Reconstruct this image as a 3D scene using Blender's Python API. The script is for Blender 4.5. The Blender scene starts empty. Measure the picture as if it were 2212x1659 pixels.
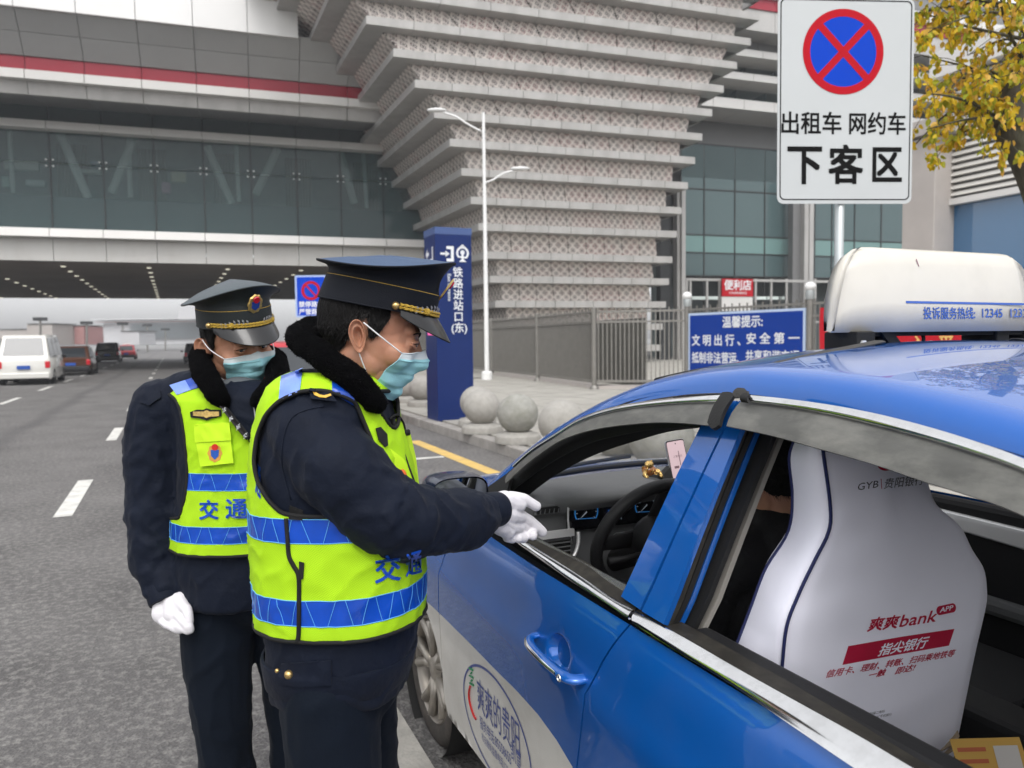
import bpy, bmesh, math, random
from math import sin, cos, pi, radians
from mathutils import Vector, Matrix, noise
from mathutils.geometry import delaunay_2d_cdt
from mathutils.bvhtree import BVHTree
random.seed(7)
sc = bpy.context.scene
COL = sc.collection
# ---------------------------------------------------------------- camera
EYE = 1.52; YAW = radians(23.9); PITCH = radians(3.3); ROLL = radians(0.7)
FOC, CX, CY = 1650.0, 1106.0, 829.5
fwd0 = Vector((sin(YAW), cos(YAW), 0)); right0 = Vector((cos(YAW), -sin(YAW), 0)); Z = Vector((0, 0, 1))
fwd = cos(PITCH)*fwd0 - sin(PITCH)*Z
up1 = cos(PITCH)*Z + sin(PITCH)*fwd0
right = cos(ROLL)*right0 - sin(ROLL)*up1
up = cos(ROLL)*up1 + sin(ROLL)*right0
cam_d = bpy.data.cameras.new('camera'); cam = bpy.data.objects.new('camera', cam_d); COL.objects.link(cam)
M = Matrix((right, up, -fwd)).transposed().to_4x4(); M.translation = (0, 0, EYE)
cam.matrix_world = M
cam_d.sensor_width = 36; cam_d.lens = 36*FOC/2212; cam_d.clip_start = .05; cam_d.clip_end = 3000
cam_d.dof.use_dof = True; cam_d.dof.focus_distance = 1.75; cam_d.dof.aperture_fstop = 5.6
sc.camera = cam
# ---------------------------------------------------------------- light
SUN_EL, SUN_AZ = radians(52), radians(200)
w = bpy.data.worlds.new('World'); sc.world = w; w.use_nodes = True
nt = w.node_tree; nt.nodes.clear()
sky = nt.nodes.new('ShaderNodeTexSky'); sky.sky_type = 'NISHITA'; sky.sun_disc = False
sky.sun_elevation = SUN_EL; sky.sun_rotation = SUN_AZ; sky.dust_density = 5; sky.air_density = 1.0; sky.ozone_density = 1.0
hs = nt.nodes.new('ShaderNodeHueSaturation'); hs.inputs['Saturation'].default_value = 0.16; hs.inputs['Value'].default_value = 1.0
gm = nt.nodes.new('ShaderNodeGamma'); gm.inputs['Gamma'].default_value = 0.55
bg = nt.nodes.new('ShaderNodeBackground'); bg.inputs['Strength'].default_value = 0.15
mulc = nt.nodes.new('ShaderNodeMix'); mulc.data_type = 'RGBA'; mulc.blend_type = 'MULTIPLY'; mulc.inputs[0].default_value = 1
mulc.inputs[7].default_value = (4.2, 4.2, 4.25, 1)
wo = nt.nodes.new('ShaderNodeOutputWorld')
nt.links.new(sky.outputs[0], hs.inputs['Color']); nt.links.new(hs.outputs[0], gm.inputs['Color'])
nt.links.new(gm.outputs[0], mulc.inputs[6]); nt.links.new(mulc.outputs[2], bg.inputs['Color']); nt.links.new(bg.outputs[0], wo.inputs[0])
sd = bpy.data.lights.new('sun', 'SUN'); sun = bpy.data.objects.new('sun', sd); COL.objects.link(sun)
sd.energy = 1.1; sd.angle = radians(25); sd.color = (1, .97, .93)
sdir = Vector((sin(SUN_AZ)*cos(SUN_EL), cos(SUN_AZ)*cos(SUN_EL), sin(SUN_EL)))
sun.rotation_euler = sdir.to_track_quat('Z', 'Y').to_euler(); sun.location = sdir*50
sc.view_settings.view_transform = 'Standard'; sc.view_settings.look = 'None'
sc.view_settings.exposure = 0.12; sc.view_settings.gamma = 1; sc.view_settings.use_curve_mapping = False
sc.render.engine = 'CYCLES'; sc.cycles.use_denoising = True; sc.cycles.max_bounces = 8
sc.cycles.transparent_max_bounces = 12; sc.cycles.caustics_reflective = False; sc.cycles.caustics_refractive = False
# ---------------------------------------------------------------- where things stand: a photo direction met with a plane of the place
def ray(u, v): return fwd + right*((u-CX)/FOC) + up*((CY-v)/FOC)
O = Vector((0, 0, EYE))
def P(u, v, d):
    q = ray(u, v); return O + q*(d/q.dot(fwd0))
def PX(u, v, X):
    q = ray(u, v); return O + q*(X/q.x)
def PY(u, v, Y):
    q = ray(u, v); return O + q*(Y/q.y)
def PZ(u, v, z=0.):
    q = ray(u, v); return O + q*((z-EYE)/q.z)
def lerp(a, b, t): return a+(b-a)*t
def interp(x, xs, ys):
    if x <= xs[0]: return ys[0]
    for i in range(1, len(xs)):
        if x <= xs[i]: return lerp(ys[i-1], ys[i], (x-xs[i-1])/(xs[i]-xs[i-1]))
    return ys[-1]
def smooth_path(pts, n=4):
    """Catmull-Rom through points"""
    pts = [Vector(p) for p in pts]; out = []
    for i in range(len(pts)-1):
        p0 = pts[max(i-1, 0)]; p1 = pts[i]; p2 = pts[i+1]; p3 = pts[min(i+2, len(pts)-1)]
        for k in range(n):
            t = k/n
            out.append(0.5*((2*p1)+(p2-p0)*t+(2*p0-5*p1+4*p2-p3)*t*t+(3*p1-p0-3*p2+p3)*t*t*t))
    out.append(pts[-1]); return out
# ---------------------------------------------------------------- materials
MATS = {}
def mat(name, col, rough=.6, metal=0., spec=.36, var=0., vscale=3., bump=0., bscale=40., coat=0., trans=0., ior=1.45, alpha=1., emit=None, estr=0., sheen=0., dirt=None, dscale=1.5, damt=.5, stretch=None, coatrough=.05, subs=0., rvar=0.):
    if name in MATS: return MATS[name]
    m = bpy.data.materials.new(name); m.use_nodes = True; n = m.node_tree.nodes; l = m.node_tree.links
    b = n['Principled BSDF']
    c = (*col, 1) if len(col) == 3 else col
    b.inputs['Base Color'].default_value = c; b.inputs['Roughness'].default_value = rough; b.inputs['Metallic'].default_value = metal
    b.inputs['Specular IOR Level'].default_value = spec; b.inputs['IOR'].default_value = ior
    b.inputs['Coat Weight'].default_value = coat; b.inputs['Coat Roughness'].default_value = coatrough
    b.inputs['Transmission Weight'].default_value = trans; b.inputs['Alpha'].default_value = alpha
    b.inputs['Sheen Weight'].default_value = sheen
    if subs: b.inputs['Subsurface Weight'].default_value = subs; b.inputs['Subsurface Radius'].default_value = (.01, .004, .002); b.inputs['Subsurface Scale'].default_value = 1
    if emit: b.inputs['Emission Color'].default_value = (*emit, 1); b.inputs['Emission Strength'].default_value = estr
    tc = n.new('ShaderNodeTexCoord'); src = tc.outputs['Object']
    if stretch:
        mp = n.new('ShaderNodeMapping'); mp.inputs['Scale'].default_value = stretch; l.new(src, mp.inputs[0]); src = mp.outputs[0]
    last = None
    if var:
        t = n.new('ShaderNodeTexNoise'); t.inputs['Scale'].default_value = vscale; t.inputs['Detail'].default_value = 6; t.inputs['Roughness'].default_value = .6
        l.new(src, t.inputs['Vector'])
        r = n.new('ShaderNodeMapRange'); r.inputs[1].default_value = .3; r.inputs[2].default_value = .7; r.inputs[3].default_value = 1-var; r.inputs[4].default_value = 1+var
        l.new(t.outputs[0], r.inputs[0])
        mx = n.new('ShaderNodeMix'); mx.data_type = 'RGBA'; mx.blend_type = 'MULTIPLY'; mx.inputs[0].default_value = 1; mx.inputs[6].default_value = c
        l.new(r.outputs[0], mx.inputs[7]); last = mx.outputs[2]
    if dirt:
        t = n.new('ShaderNodeTexNoise'); t.inputs['Scale'].default_value = dscale; t.inputs['Detail'].default_value = 8; t.inputs['Roughness'].default_value = .65
        l.new(src, t.inputs['Vector'])
        r = n.new('ShaderNodeMapRange'); r.inputs[1].default_value = .45; r.inputs[2].default_value = .75; r.inputs[3].default_value = 0; r.inputs[4].default_value = damt
        l.new(t.outputs[0], r.inputs[0])
        mx = n.new('ShaderNodeMix'); mx.data_type = 'RGBA'; l.new(r.outputs[0], mx.inputs[0])
        if last: l.new(last, mx.inputs[6])
        else: mx.inputs[6].default_value = c
        mx.inputs[7].default_value = (*dirt, 1); last = mx.outputs[2]
        if rvar:
            rr = n.new('ShaderNodeMapRange'); rr.inputs[1].default_value = 0; rr.inputs[2].default_value = 1; rr.inputs[3].default_value = rough; rr.inputs[4].default_value = rough+rvar
            l.new(r.outputs[0], rr.inputs[0]); l.new(rr.outputs[0], b.inputs['Roughness'])
    if last: l.new(last, b.inputs['Base Color'])
    if bump:
        t = n.new('ShaderNodeTexNoise'); t.inputs['Scale'].default_value = bscale; t.inputs['Detail'].default_value = 5
        l.new(src, t.inputs['Vector'])
        bp = n.new('ShaderNodeBump'); bp.inputs['Strength'].default_value = bump; bp.inputs['Distance'].default_value = .01
        l.new(t.outputs[0], bp.inputs['Height']); l.new(bp.outputs[0], b.inputs['Normal'])
    MATS[name] = m; return m
# ---------------------------------------------------------------- mesh building
class MB:
    def __init__(s): s.v = []; s.f = []; s.mi = []; s.cur = 0
    def add(s, vs, fs):
        k = len(s.v); s.v += [tuple(x) for x in vs]; s.f += [tuple(k+i for i in f) for f in fs]; s.mi += [s.cur]*len(fs); return s
    def box(s, a, b, rot=None, at=None):
        x0, y0, z0 = a; x1, y1, z1 = b
        vs = [Vector(p) for p in ((x0,y0,z0),(x1,y0,z0),(x1,y1,z0),(x0,y1,z0),(x0,y0,z1),(x1,y0,z1),(x1,y1,z1),(x0,y1,z1))]
        if rot is not None: vs = [rot @ p for p in vs]
        if at is not None: vs = [p+Vector(at) for p in vs]
        return s.add(vs, [(3,2,1,0),(4,5,6,7),(0,1,5,4),(1,2,6,5),(2,3,7,6),(3,0,4,7)])
    def hexa(s, p):  # 8 corners: bottom ring 4, top ring 4
        return s.add(p, [(3,2,1,0),(4,5,6,7),(0,1,5,4),(1,2,6,5),(2,3,7,6),(3,0,4,7)])
    def obox(s, o, ax, ay, az):
        o = Vector(o); return s.hexa([o, o+ax, o+ax+ay, o+ay, o+az, o+ax+az, o+ax+ay+az, o+ay+az])
    def grid(s, rows, closed_u=False, closed_v=False):
        nr = len(rows); nc = len(rows[0]); vs = [p for r in rows for p in r]; fs = []
        for i in range(nr if closed_v else nr-1):
            for j in range(nc if closed_u else nc-1):
                a = i*nc+j; b = i*nc+(j+1) % nc; c = ((i+1) % nr)*nc+(j+1) % nc; d = ((i+1) % nr)*nc+j
                fs.append((a, b, c, d))
        return s.add(vs, fs)
    def tube(s, path, r, n=10, cap=True, up_=None, flat=1.):
        path = [Vector(p) for p in path]; rs = r if isinstance(r, (list, tuple)) else [r]*len(path); rows = []
        prev = None
        for i, p in enumerate(path):
            t = (path[min(i+1, len(path)-1)]-path[max(i-1, 0)]).normalized()
            if prev is None:
                a = (Vector(up_) if up_ else (Z if abs(t.z) < .9 else Vector((1, 0, 0)))); x = t.cross(a).normalized()
            else: x = (prev - t*prev.dot(t)).normalized()
            prev = x; y = t.cross(x)
            rows.append([p + x*cos(2*pi*k/n)*rs[i] + y*sin(2*pi*k/n)*rs[i]*flat for k in range(n)])
        s.grid(rows, closed_u=True)
        if cap:
            k = len(s.v); s.add([path[0], path[-1]], [])
            m = len(rows)*n; base = k-m
            for j in range(n):
                s.f.append((base+(j+1) % n, base+j, k)); s.f.append((base+m-n+j, base+m-n+(j+1) % n, k+1)); s.mi += [s.cur]*2
        return s
    def lathe(s, prof, n=24, at=(0, 0, 0), M3=None):
        rows = []
        for r, z in prof:
            ring = [Vector((r*cos(2*pi*k/n), r*sin(2*pi*k/n), z)) for k in range(n)]
            if M3 is not None: ring = [M3 @ p for p in ring]
            rows.append([p+Vector(at) for p in ring])
        return s.grid(rows, closed_u=True)
    def ellipsoid(s, c, rx, ry, rz, n=16, m=10, M3=None):
        c = Vector(c); rows = []
        for i in range(m+1):
            th = pi*i/m; rr = max(sin(th), 1e-4); ring = []
            for k in range(n):
                p = Vector((rx*rr*cos(2*pi*k/n), ry*rr*sin(2*pi*k/n), rz*cos(th)))
                ring.append(c+((M3 @ p) if M3 is not None else p))
            rows.append(ring)
        return s.grid(rows, closed_u=True)
    def capsule(s, a, b, ra, rb, n=14, m=5):
        a = Vector(a); b = Vector(b); t = (b-a).normalized(); x = t.orthogonal().normalized(); y = t.cross(x); rows = []
        for i in range(m+1):
            th = pi/2*(1-i/m); rows.append([a - t*ra*sin(th)+(x*cos(2*pi*k/n)+y*sin(2*pi*k/n))*max(ra*cos(th), 1e-5) for k in range(n)])
        for i in range(m+1):
            th = pi/2*i/m; rows.append([b + t*rb*sin(th)+(x*cos(2*pi*k/n)+y*sin(2*pi*k/n))*max(rb*cos(th), 1e-5) for k in range(n)])
        return s.grid(rows, closed_u=True)
    def prism(s, poly, z0, z1, fn=None):
        n = len(poly); vs = [Vector((x, y, z0)) for x, y in poly]+[Vector((x, y, z1)) for x, y in poly]
        if fn: vs = [fn(p) for p in vs]
        return s.add(vs, [tuple(range(n-1, -1, -1)), tuple(range(n, 2*n))]+[(i, (i+1) % n, n+(i+1) % n, n+i) for i in range(n)])
def root_loc(p):
    L = Vector((0, 0, 0))
    while p is not None: L += p.location; p = p.parent
    return L
def setp(o, label=None, cat=None, group=None, kind=None):
    if label: o['label'] = label
    if cat: o['category'] = cat
    if group: o['group'] = group
    if kind: o['kind'] = kind
    return o
def finish(name, me, m, parent=None, smooth=False, **kw):
    ms = m if isinstance(m, (list, tuple)) else [m]
    if not me.materials:
        for q in ms: me.materials.append(q)
    o = bpy.data.objects.new(name, me); COL.objects.link(o)
    if parent is not None:
        L = root_loc(parent)
        if L.length > 1e-9: me.transform(Matrix.Translation(-L))
        o.parent = parent
    if smooth is True: me.shade_smooth()
    elif smooth: 
        me.shade_smooth(); me.set_sharp_from_angle(angle=radians(smooth))
    setp(o, **kw); return o
def build(name, mb, m, parent=None, smooth=False, solid=None, bevel=None, subd=0, weld=False, flip=False, **kw):
    """mb in world coordinates"""
    me = bpy.data.meshes.new(name); me.from_pydata([tuple(v) for v in mb.v], [], mb.f)
    if any(mb.mi): me.polygons.foreach_set('material_index', mb.mi)
    if weld or solid or bevel or subd:
        bm = bmesh.new(); bm.from_mesh(me)
        if weld: bmesh.ops.remove_doubles(bm, verts=bm.verts, dist=1e-5)
        bmesh.ops.recalc_face_normals(bm, faces=bm.faces)
        bm.to_mesh(me); bm.free()
    o = finish(name, me, m, parent, smooth, **kw)
    if solid:
        md = o.modifiers.new('s', 'SOLIDIFY'); md.thickness = solid; md.offset = 0
        if smooth is True: md = o.modifiers.new('e', 'EDGE_SPLIT'); md.split_angle = radians(50)
    if bevel:
        md = o.modifiers.new('b', 'BEVEL'); md.width = bevel; md.segments = 2; md.limit_method = 'ANGLE'; md.angle_limit = radians(40)
    if subd:
        md = o.modifiers.new('u', 'SUBSURF'); md.levels = subd; md.render_levels = subd
    return o
def empty(name, loc, rz=0., **kw):
    o = bpy.data.objects.new(name, None); COL.objects.link(o); o.location = loc; o.rotation_euler.z = rz; o.empty_display_size = .1
    setp(o, **kw); return o
def copy_tree(o, parent=None):
    c = o.copy(); COL.objects.link(c)
    if parent is not None: c.parent = parent
    for ch in [x for x in o.children]: copy_tree(ch, c)
    return c
def remesh(mb, voxel, smooth_it=4, name='tmp', displace=None):
    """union of overlapping closed shapes as one continuous skin"""
    me = bpy.data.meshes.new(name); me.from_pydata([tuple(v) for v in mb.v], [], mb.f)
    bm = bmesh.new(); bm.from_mesh(me); bmesh.ops.remove_doubles(bm, verts=bm.verts, dist=1e-5)
    bmesh.ops.holes_fill(bm, edges=bm.edges, sides=0)
    bmesh.ops.recalc_face_normals(bm, faces=bm.faces); bm.to_mesh(me); bm.free()
    o = bpy.data.objects.new(name, me); COL.objects.link(o)
    md = o.modifiers.new('r', 'REMESH'); md.mode = 'VOXEL'; md.voxel_size = voxel
    if smooth_it:
        md = o.modifiers.new('c', 'SMOOTH'); md.factor = .5; md.iterations = smooth_it
    dg = bpy.context.evaluated_depsgraph_get(); out = bpy.data.meshes.new_from_object(o.evaluated_get(dg))
    bpy.data.objects.remove(o); bpy.data.meshes.remove(me)
    if displace:
        ns = [v.normal.copy() for v in out.vertices]
        for v, nn in zip(out.vertices, ns): v.co += nn*displace(v.co, nn)
    return out
def cdt_panel(outline, step, extra=()):
    """triangulated 2-D sheet inside an outline"""
    pts = []
    n = len(outline)
    for i in range(n):
        a = Vector(outline[i]); b = Vector(outline[(i+1) % n]); k = max(1, int((b-a).length/step))
        pts += [a.lerp(b, j/k) for j in range(k)]
    no = len(pts); edges = [(i, (i+1) % no) for i in range(no)]
    for line in extra:
        s0 = len(pts); L = [Vector(p) for p in line]; dens = [L[0]]
        for a, b in zip(L[:-1], L[1:]):
            k = max(1, int((b-a).length/step)); dens += [a.lerp(b, j/k) for j in range(1, k+1)]
        pts += dens; edges += [(s0+i, s0+i+1) for i in range(len(dens)-1)]
    xs = [p[0] for p in outline]; ys = [p[1] for p in outline]
    nx = int((max(xs)-min(xs))/step); ny = int((max(ys)-min(ys))/step)
    for i in range(1, nx+1):
        for j in range(1, ny+1):
            pts.append(Vector((min(xs)+(i+.5*(j % 2))*step, min(ys)+j*step)))
    r = delaunay_2d_cdt(pts, edges, [], 0, 1e-5)
    vs, fs = r[0], r[2]
    def inside(p):
        c = False; j = n-1
        for i in range(n):
            xi, yi = outline[i]; xj, yj = outline[j]
            if (yi > p[1]) != (yj > p[1]) and p[0] < (xj-xi)*(p[1]-yi)/(yj-yi)+xi: c = not c
            j = i
        return c
    keep = [f for f in fs if inside(sum((vs[i] for i in f), Vector((0, 0)))/len(f))]
    return [tuple(p) for p in vs], [tuple(f) for f in keep]
def in_poly(p, poly):
    c = False; j = len(poly)-1
    for i in range(len(poly)):
        xi, yi = poly[i]; xj, yj = poly[j]
        if (yi > p[1]) != (yj > p[1]) and p[0] < (xj-xi)*(p[1]-yi)/(yj-yi)+xi: c = not c
        j = i
    return c
def clean(me):
    bm = bmesh.new(); bm.from_mesh(me)
    loose = [v for v in bm.verts if not v.link_faces]; bmesh.ops.delete(bm, geom=loose, context='VERTS')
    bm.to_mesh(me); bm.free()
def panel(name, outline, step, fn, m, parent, extra=(), region=None, flip=False, solid=None, smooth=True, bevel=None, **kw):
    vs, fs = cdt_panel(outline, step, extra)
    me = bpy.data.meshes.new(name); me.from_pydata([tuple(fn(*p)) for p in vs], [], [f[::-1] for f in fs] if flip else fs)
    if region: me.polygons.foreach_set('material_index', [region(sum(vs[i][0] for i in f)/len(f), sum(vs[i][1] for i in f)/len(f)) for f in fs])
    clean(me)
    o = finish(name, me, m, parent, smooth, **kw)
    if solid:
        md = o.modifiers.new('s', 'SOLIDIFY'); md.thickness = solid; md.offset = -1
        md = o.modifiers.new('e', 'EDGE_SPLIT'); md.split_angle = radians(42)
    return o
def glyphs(body, size=1., bold=0., align='CENTER', spacing=1., shear=0., detail=2):
    """flat lettering; bold strokes are laid up from slightly shifted layers"""
    cu = bpy.data.curves.new('lettering', 'FONT'); cu.body = body; cu.size = size; cu.align_x = align; cu.align_y = 'CENTER'
    cu.space_character = spacing; cu.shear = shear; cu.resolution_u = detail
    o = bpy.data.objects.new('lettering', cu); COL.objects.link(o)
    dg = bpy.context.evaluated_depsgraph_get(); me = bpy.data.meshes.new_from_object(o.evaluated_get(dg)); bpy.data.objects.remove(o)
    vs = [(v.co.x, v.co.y, 0.) for v in me.vertices]; fs = [tuple(p.vertices) for p in me.polygons]; bpy.data.meshes.remove(me)
    if bold > 0:
        n = len(vs); d = bold*size; V_ = list(vs); F_ = list(fs); st = max(.00015, size*.0015)
        for k, (dx, dy) in enumerate(((-d, -d), (d, -d), (d, d), (-d, d))):
            V_ += [(x+dx, y+dy, (k+1)*st) for x, y, l in vs]; F_ += [tuple(i+n*(k+1) for i in f) for f in fs]
        vs, fs = V_, F_
    return vs, fs
def text(name, body, fn, m, parent, size=1., bold=0., align='CENTER', spacing=1., xs=1., shear=0., lift=0., detail=2, **kw):
    vs, fs = glyphs(body, size, bold, align, spacing, shear, detail); mb = MB(); mb.add([fn(x*xs, y, lift+l) for x, y, l in vs], fs); return build(name, mb, m, parent, **kw)
def textfit(name, body, fn, m, parent, size=1., bold=0., shear=0., **kw):
    """fn(t, s, y, l): t, s run 0..1 and -.5...5 over the lettering's own box, y its height about the middle"""
    vs, fs = glyphs(body, size, bold, 'CENTER', 1., shear); x0 = min(v[0] for v in vs); x1 = max(v[0] for v in vs); y0 = min(v[1] for v in vs); y1 = max(v[1] for v in vs); ym = (y0+y1)/2
    mb = MB(); mb.add([fn((x-x0)/(x1-x0), (y-ym)/(y1-y0), y-ym, l) for x, y, l in vs], fs); return build(name, mb, m, parent, **kw)
def plane_map(o, ax, ay):
    o = Vector(o); ax = Vector(ax).normalized(); ay = Vector(ay).normalized(); nz = ax.cross(ay)
    return lambda x, y, l=0.: o+ax*x+ay*y+nz*l
def disc2(cx_, cy_, r, n=40, a0=0, a1=2*pi): return [(cx_+r*cos(a0+(a1-a0)*k/n), cy_+r*sin(a0+(a1-a0)*k/n)) for k in range(n)]
def flat(name, poly, fn, m, parent, lift=0., **kw):
    mb = MB(); mb.add([fn(x, y, lift) for x, y in poly], [tuple(range(len(poly)))]); return build(name, mb, m, parent, **kw)
def ringpoly(name, outer, inner, fn, m, parent, lift=0., **kw):
    n = len(outer); mb = MB(); mb.add([fn(x, y, lift) for x, y in outer]+[fn(x, y, lift) for x, y in inner], [(i, (i+1) % n, n+(i+1) % n, n+i) for i in range(n)]); return build(name, mb, m, parent, **kw)
def rrect(x0, y0, x1, y1, r, n=6):
    out = []
    for cx_, cy_, a in ((x1-r, y1-r, 0), (x0+r, y1-r, 90), (x0+r, y0+r, 180), (x1-r, y0+r, 270)):
        out += [(cx_+r*cos(radians(a+90*k/n)), cy_+r*sin(radians(a+90*k/n))) for k in range(n+1)]
    return out
# ================================================================ materials of the place
m_asph = mat('asphalt', (.105, .10, .098), rough=.7, var=.25, vscale=1.1, bump=.6, bscale=160, dirt=(.16, .155, .148), dscale=.8, damt=.55)
m_pave = mat('paving', (.36, .345, .31), rough=.8, var=.14, vscale=2.5, bump=.3, bscale=60, dirt=(.2, .19, .17), dscale=1.2, damt=.5)
m_kerb = mat('kerb_granite', (.30, .285, .265), rough=.8, var=.15, vscale=5, bump=.3, bscale=90, dirt=(.14, .13, .12), dscale=3, damt=.6)
m_gran = mat('ball_granite', (.33, .318, .292), rough=.75, var=.12, vscale=14, bump=.15, bscale=120, dirt=(.24, .225, .2), dscale=4, damt=.45)
m_granb = mat('ball_granite_stained', (.29, .287, .262), rough=.8, var=.16, vscale=9, bump=.2, bscale=120, dirt=(.16, .16, .12), dscale=5, damt=.7)
m_white = mat('road_white', (.62, .61, .57), rough=.7, var=.1, vscale=8, dirt=(.25, .25, .24), dscale=6, damt=.6)
m_yell = mat('road_yellow', (.62, .42, .13), rough=.7, var=.1, vscale=6, dirt=(.3, .25, .18), dscale=4, damt=.5)
m_alu = mat('aluminium_panel', (.43, .42, .405), rough=.42, metal=.25, var=.10, vscale=.7, dirt=(.27, .26, .245), dscale=1.3, damt=.5, stretch=(1, 1, .35))
m_alub = mat('aluminium_bright', (.68, .665, .64), rough=.35, metal=.2, var=.04, vscale=.4)
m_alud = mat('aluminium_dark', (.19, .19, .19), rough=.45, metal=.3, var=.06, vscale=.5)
m_red = mat('red_panel', (.30, .018, .035), rough=.4, var=.05)
m_dark = mat('dark_frame', (.035, .037, .038), rough=.5)
m_glass = mat('facade_glass', (.06, .105, .11), rough=.06, alpha=.42, spec=.35)
m_glassd = mat('facade_glass_low', (.05, .075, .085), rough=.08, alpha=.93, spec=.7)
m_intw = mat('interior_wall', (.34, .38, .37), rough=.8, var=.2, vscale=.7)
m_brace = mat('brace_steel', (.6, .75, .72), rough=.5)
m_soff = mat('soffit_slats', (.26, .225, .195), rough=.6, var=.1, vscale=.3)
m_lit = mat('downlight', (.9, .85, .7), rough=.5, emit=(1, .93, .75), estr=.8)
m_steel = mat('fence_steel', (.24, .23, .21), rough=.45, metal=.5, var=.08, vscale=5)
m_galv = mat('galvanised', (.45, .48, .48), rough=.45, metal=.6, var=.12, vscale=12, stretch=(1, 1, .15))
m_lamp = mat('lamp_paint', (.75, .75, .74), rough=.4)
m_conc = mat('concrete_pillar', (.42, .385, .36), rough=.8, var=.05, vscale=3, bump=.1, bscale=50)
m_blu = mat('totem_blue', (.009, .024, .115), spec=.2, rough=.42, var=.05, vscale=2)
m_txt = mat('sign_white', (.72, .74, .76), rough=.5)
m_signw = mat('sign_panel_white', (.50, .52, .52), rough=.35, var=.02, vscale=3, spec=.5)
m_black = mat('sign_black', (.006, .006, .006), rough=.6, spec=.1)
m_sred = mat('sign_red', (.44, .006, .016), rough=.5, spec=.12)
m_sblu = mat('sign_blue', (.002, .05, .48), rough=.5, spec=.12)
m_nblu = mat('notice_blue', (.002, .035, .26), rough=.35, spec=.2)
m_banner = mat('banner_red', (.45, .015, .025), rough=.7, spec=.1)
m_gold = mat('banner_gold', (.75, .5, .15), rough=.6)

def structure(name, mb, m, **kw): return build(name, mb, m, kind='structure', **kw)
# ---- ground sheets
mb = MB(); mb.add([(-900, -60, -.02), (900, -60, -.02), (900, 1500, -.02), (-900, 1500, -.02)], [(0, 1, 2, 3)])
structure('ground', mb, mat('far_ground', (.2, .2, .19), rough=.9, var=.1, vscale=.2))
hm = MB(); rows = []
for r_, zz in ((420, -5), (430, 1), (460, .6), (520, 1)):
    row = []
    for k in range(97):
        a = radians(60+250*k/96); h = (26+26*(noise.noise(Vector((k*.23, 1.7, 0)))+.5*noise.noise(Vector((k*.7, 3, 0)))))*(1 if zz > 0 else 0)*(1.0 if zz != .6 else 1.5)
        row.append((r_*sin(a), r_*cos(a), max(h, 3) if zz > 0 else -5))
    rows.append(row)
hm.grid(rows); structure('added_hills', hm, mat('added_hill_green', (.045, .055, .04), rough=.95, var=.3, vscale=.05), smooth=True)  # unseen hill ring, added to darken reflections near the horizon
def asphalt_mat():
    m = m_asph; n = m.node_tree.nodes; l = m.node_tree.links; b = n['Principled BSDF']
    tc = n.new('ShaderNodeTexCoord')
    # fine aggregate: pale stones set in dark binder
    vo = n.new('ShaderNodeTexVoronoi'); vo.inputs['Scale'].default_value = 75; l.new(tc.outputs['Object'], vo.inputs['Vector'])
    no = n.new('ShaderNodeTexNoise'); no.inputs['Scale'].default_value = 24; no.inputs['Detail'].default_value = 7; no.inputs['Roughness'].default_value = .72; l.new(tc.outputs['Object'], no.inputs['Vector'])
    r = n.new('ShaderNodeMapRange'); r.inputs[1].default_value = .48; r.inputs[2].default_value = .60; r.inputs[3].default_value = 0; r.inputs[4].default_value = .38; l.new(no.outputs[0], r.inputs[0])
    src = b.inputs['Base Color'].links[0].from_socket
    mx = n.new('ShaderNodeMix'); mx.data_type = 'RGBA'; l.new(r.outputs[0], mx.inputs[0]); l.new(src, mx.inputs[6]); mx.inputs[7].default_value = (.36, .35, .325, 1)
    # worn tyre strip running along the lane
    sp = n.new('ShaderNodeSeparateXYZ'); l.new(tc.outputs['Object'], sp.inputs[0])
    acc = None
    for x0, wd, y0, y1 in ((-2.55, .16, 6, 60), (-.35, .35, -2, 40)):
        wv = n.new('ShaderNodeTexNoise'); wv.inputs['Scale'].default_value = .25; l.new(tc.outputs['Object'], wv.inputs['Vector'])
        ad = n.new('ShaderNodeMath'); ad.operation = 'MULTIPLY_ADD'; ad.inputs[1].default_value = .5; l.new(wv.outputs[0], ad.inputs[0]); l.new(sp.outputs[0], ad.inputs[2])
        s = n.new('ShaderNodeMath'); s.operation = 'SUBTRACT'; s.inputs[1].default_value = x0+.25; l.new(ad.outputs[0], s.inputs[0])
        a = n.new('ShaderNodeMath'); a.operation = 'ABSOLUTE'; l.new(s.outputs[0], a.inputs[0])
        q = n.new('ShaderNodeMapRange'); q.inputs[1].default_value = wd*.3; q.inputs[2].default_value = wd*1.6; q.inputs[3].default_value = .5; q.inputs[4].default_value = 0; l.new(a.outputs[0], q.inputs[0])
        m2 = n.new('ShaderNodeMix'); m2.data_type = 'RGBA'; l.new(q.outputs[0], m2.inputs[0]); l.new((acc or mx).outputs[2], m2.inputs[6]); m2.inputs[7].default_value = (.075, .072, .072, 1); acc = m2
        if x0 < -1: q.inputs[3].default_value = .55
        else: q.inputs[3].default_value = .15
    l.new(acc.outputs[2], b.inputs['Base Color'])
    bp = n.new('ShaderNodeBump'); bp.inputs['Strength'].default_value = .8; bp.inputs['Distance'].default_value = .006
    sm = n.new('ShaderNodeMath'); sm.operation = 'ADD'; l.new(vo.outputs['Distance'], sm.inputs[0]); l.new(no.outputs[0], sm.inputs[1]); l.new(sm.outputs[0], bp.inputs['Height']); l.new(bp.outputs[0], b.inputs['Normal'])
asphalt_mat()
mb = MB(); mb.add([(-16, -12, 0), (3.95, -12, 0), (3.95, 400, 0), (-16, 400, 0)], [(0, 1, 2, 3)]); structure('road', mb, m_asph)
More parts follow.
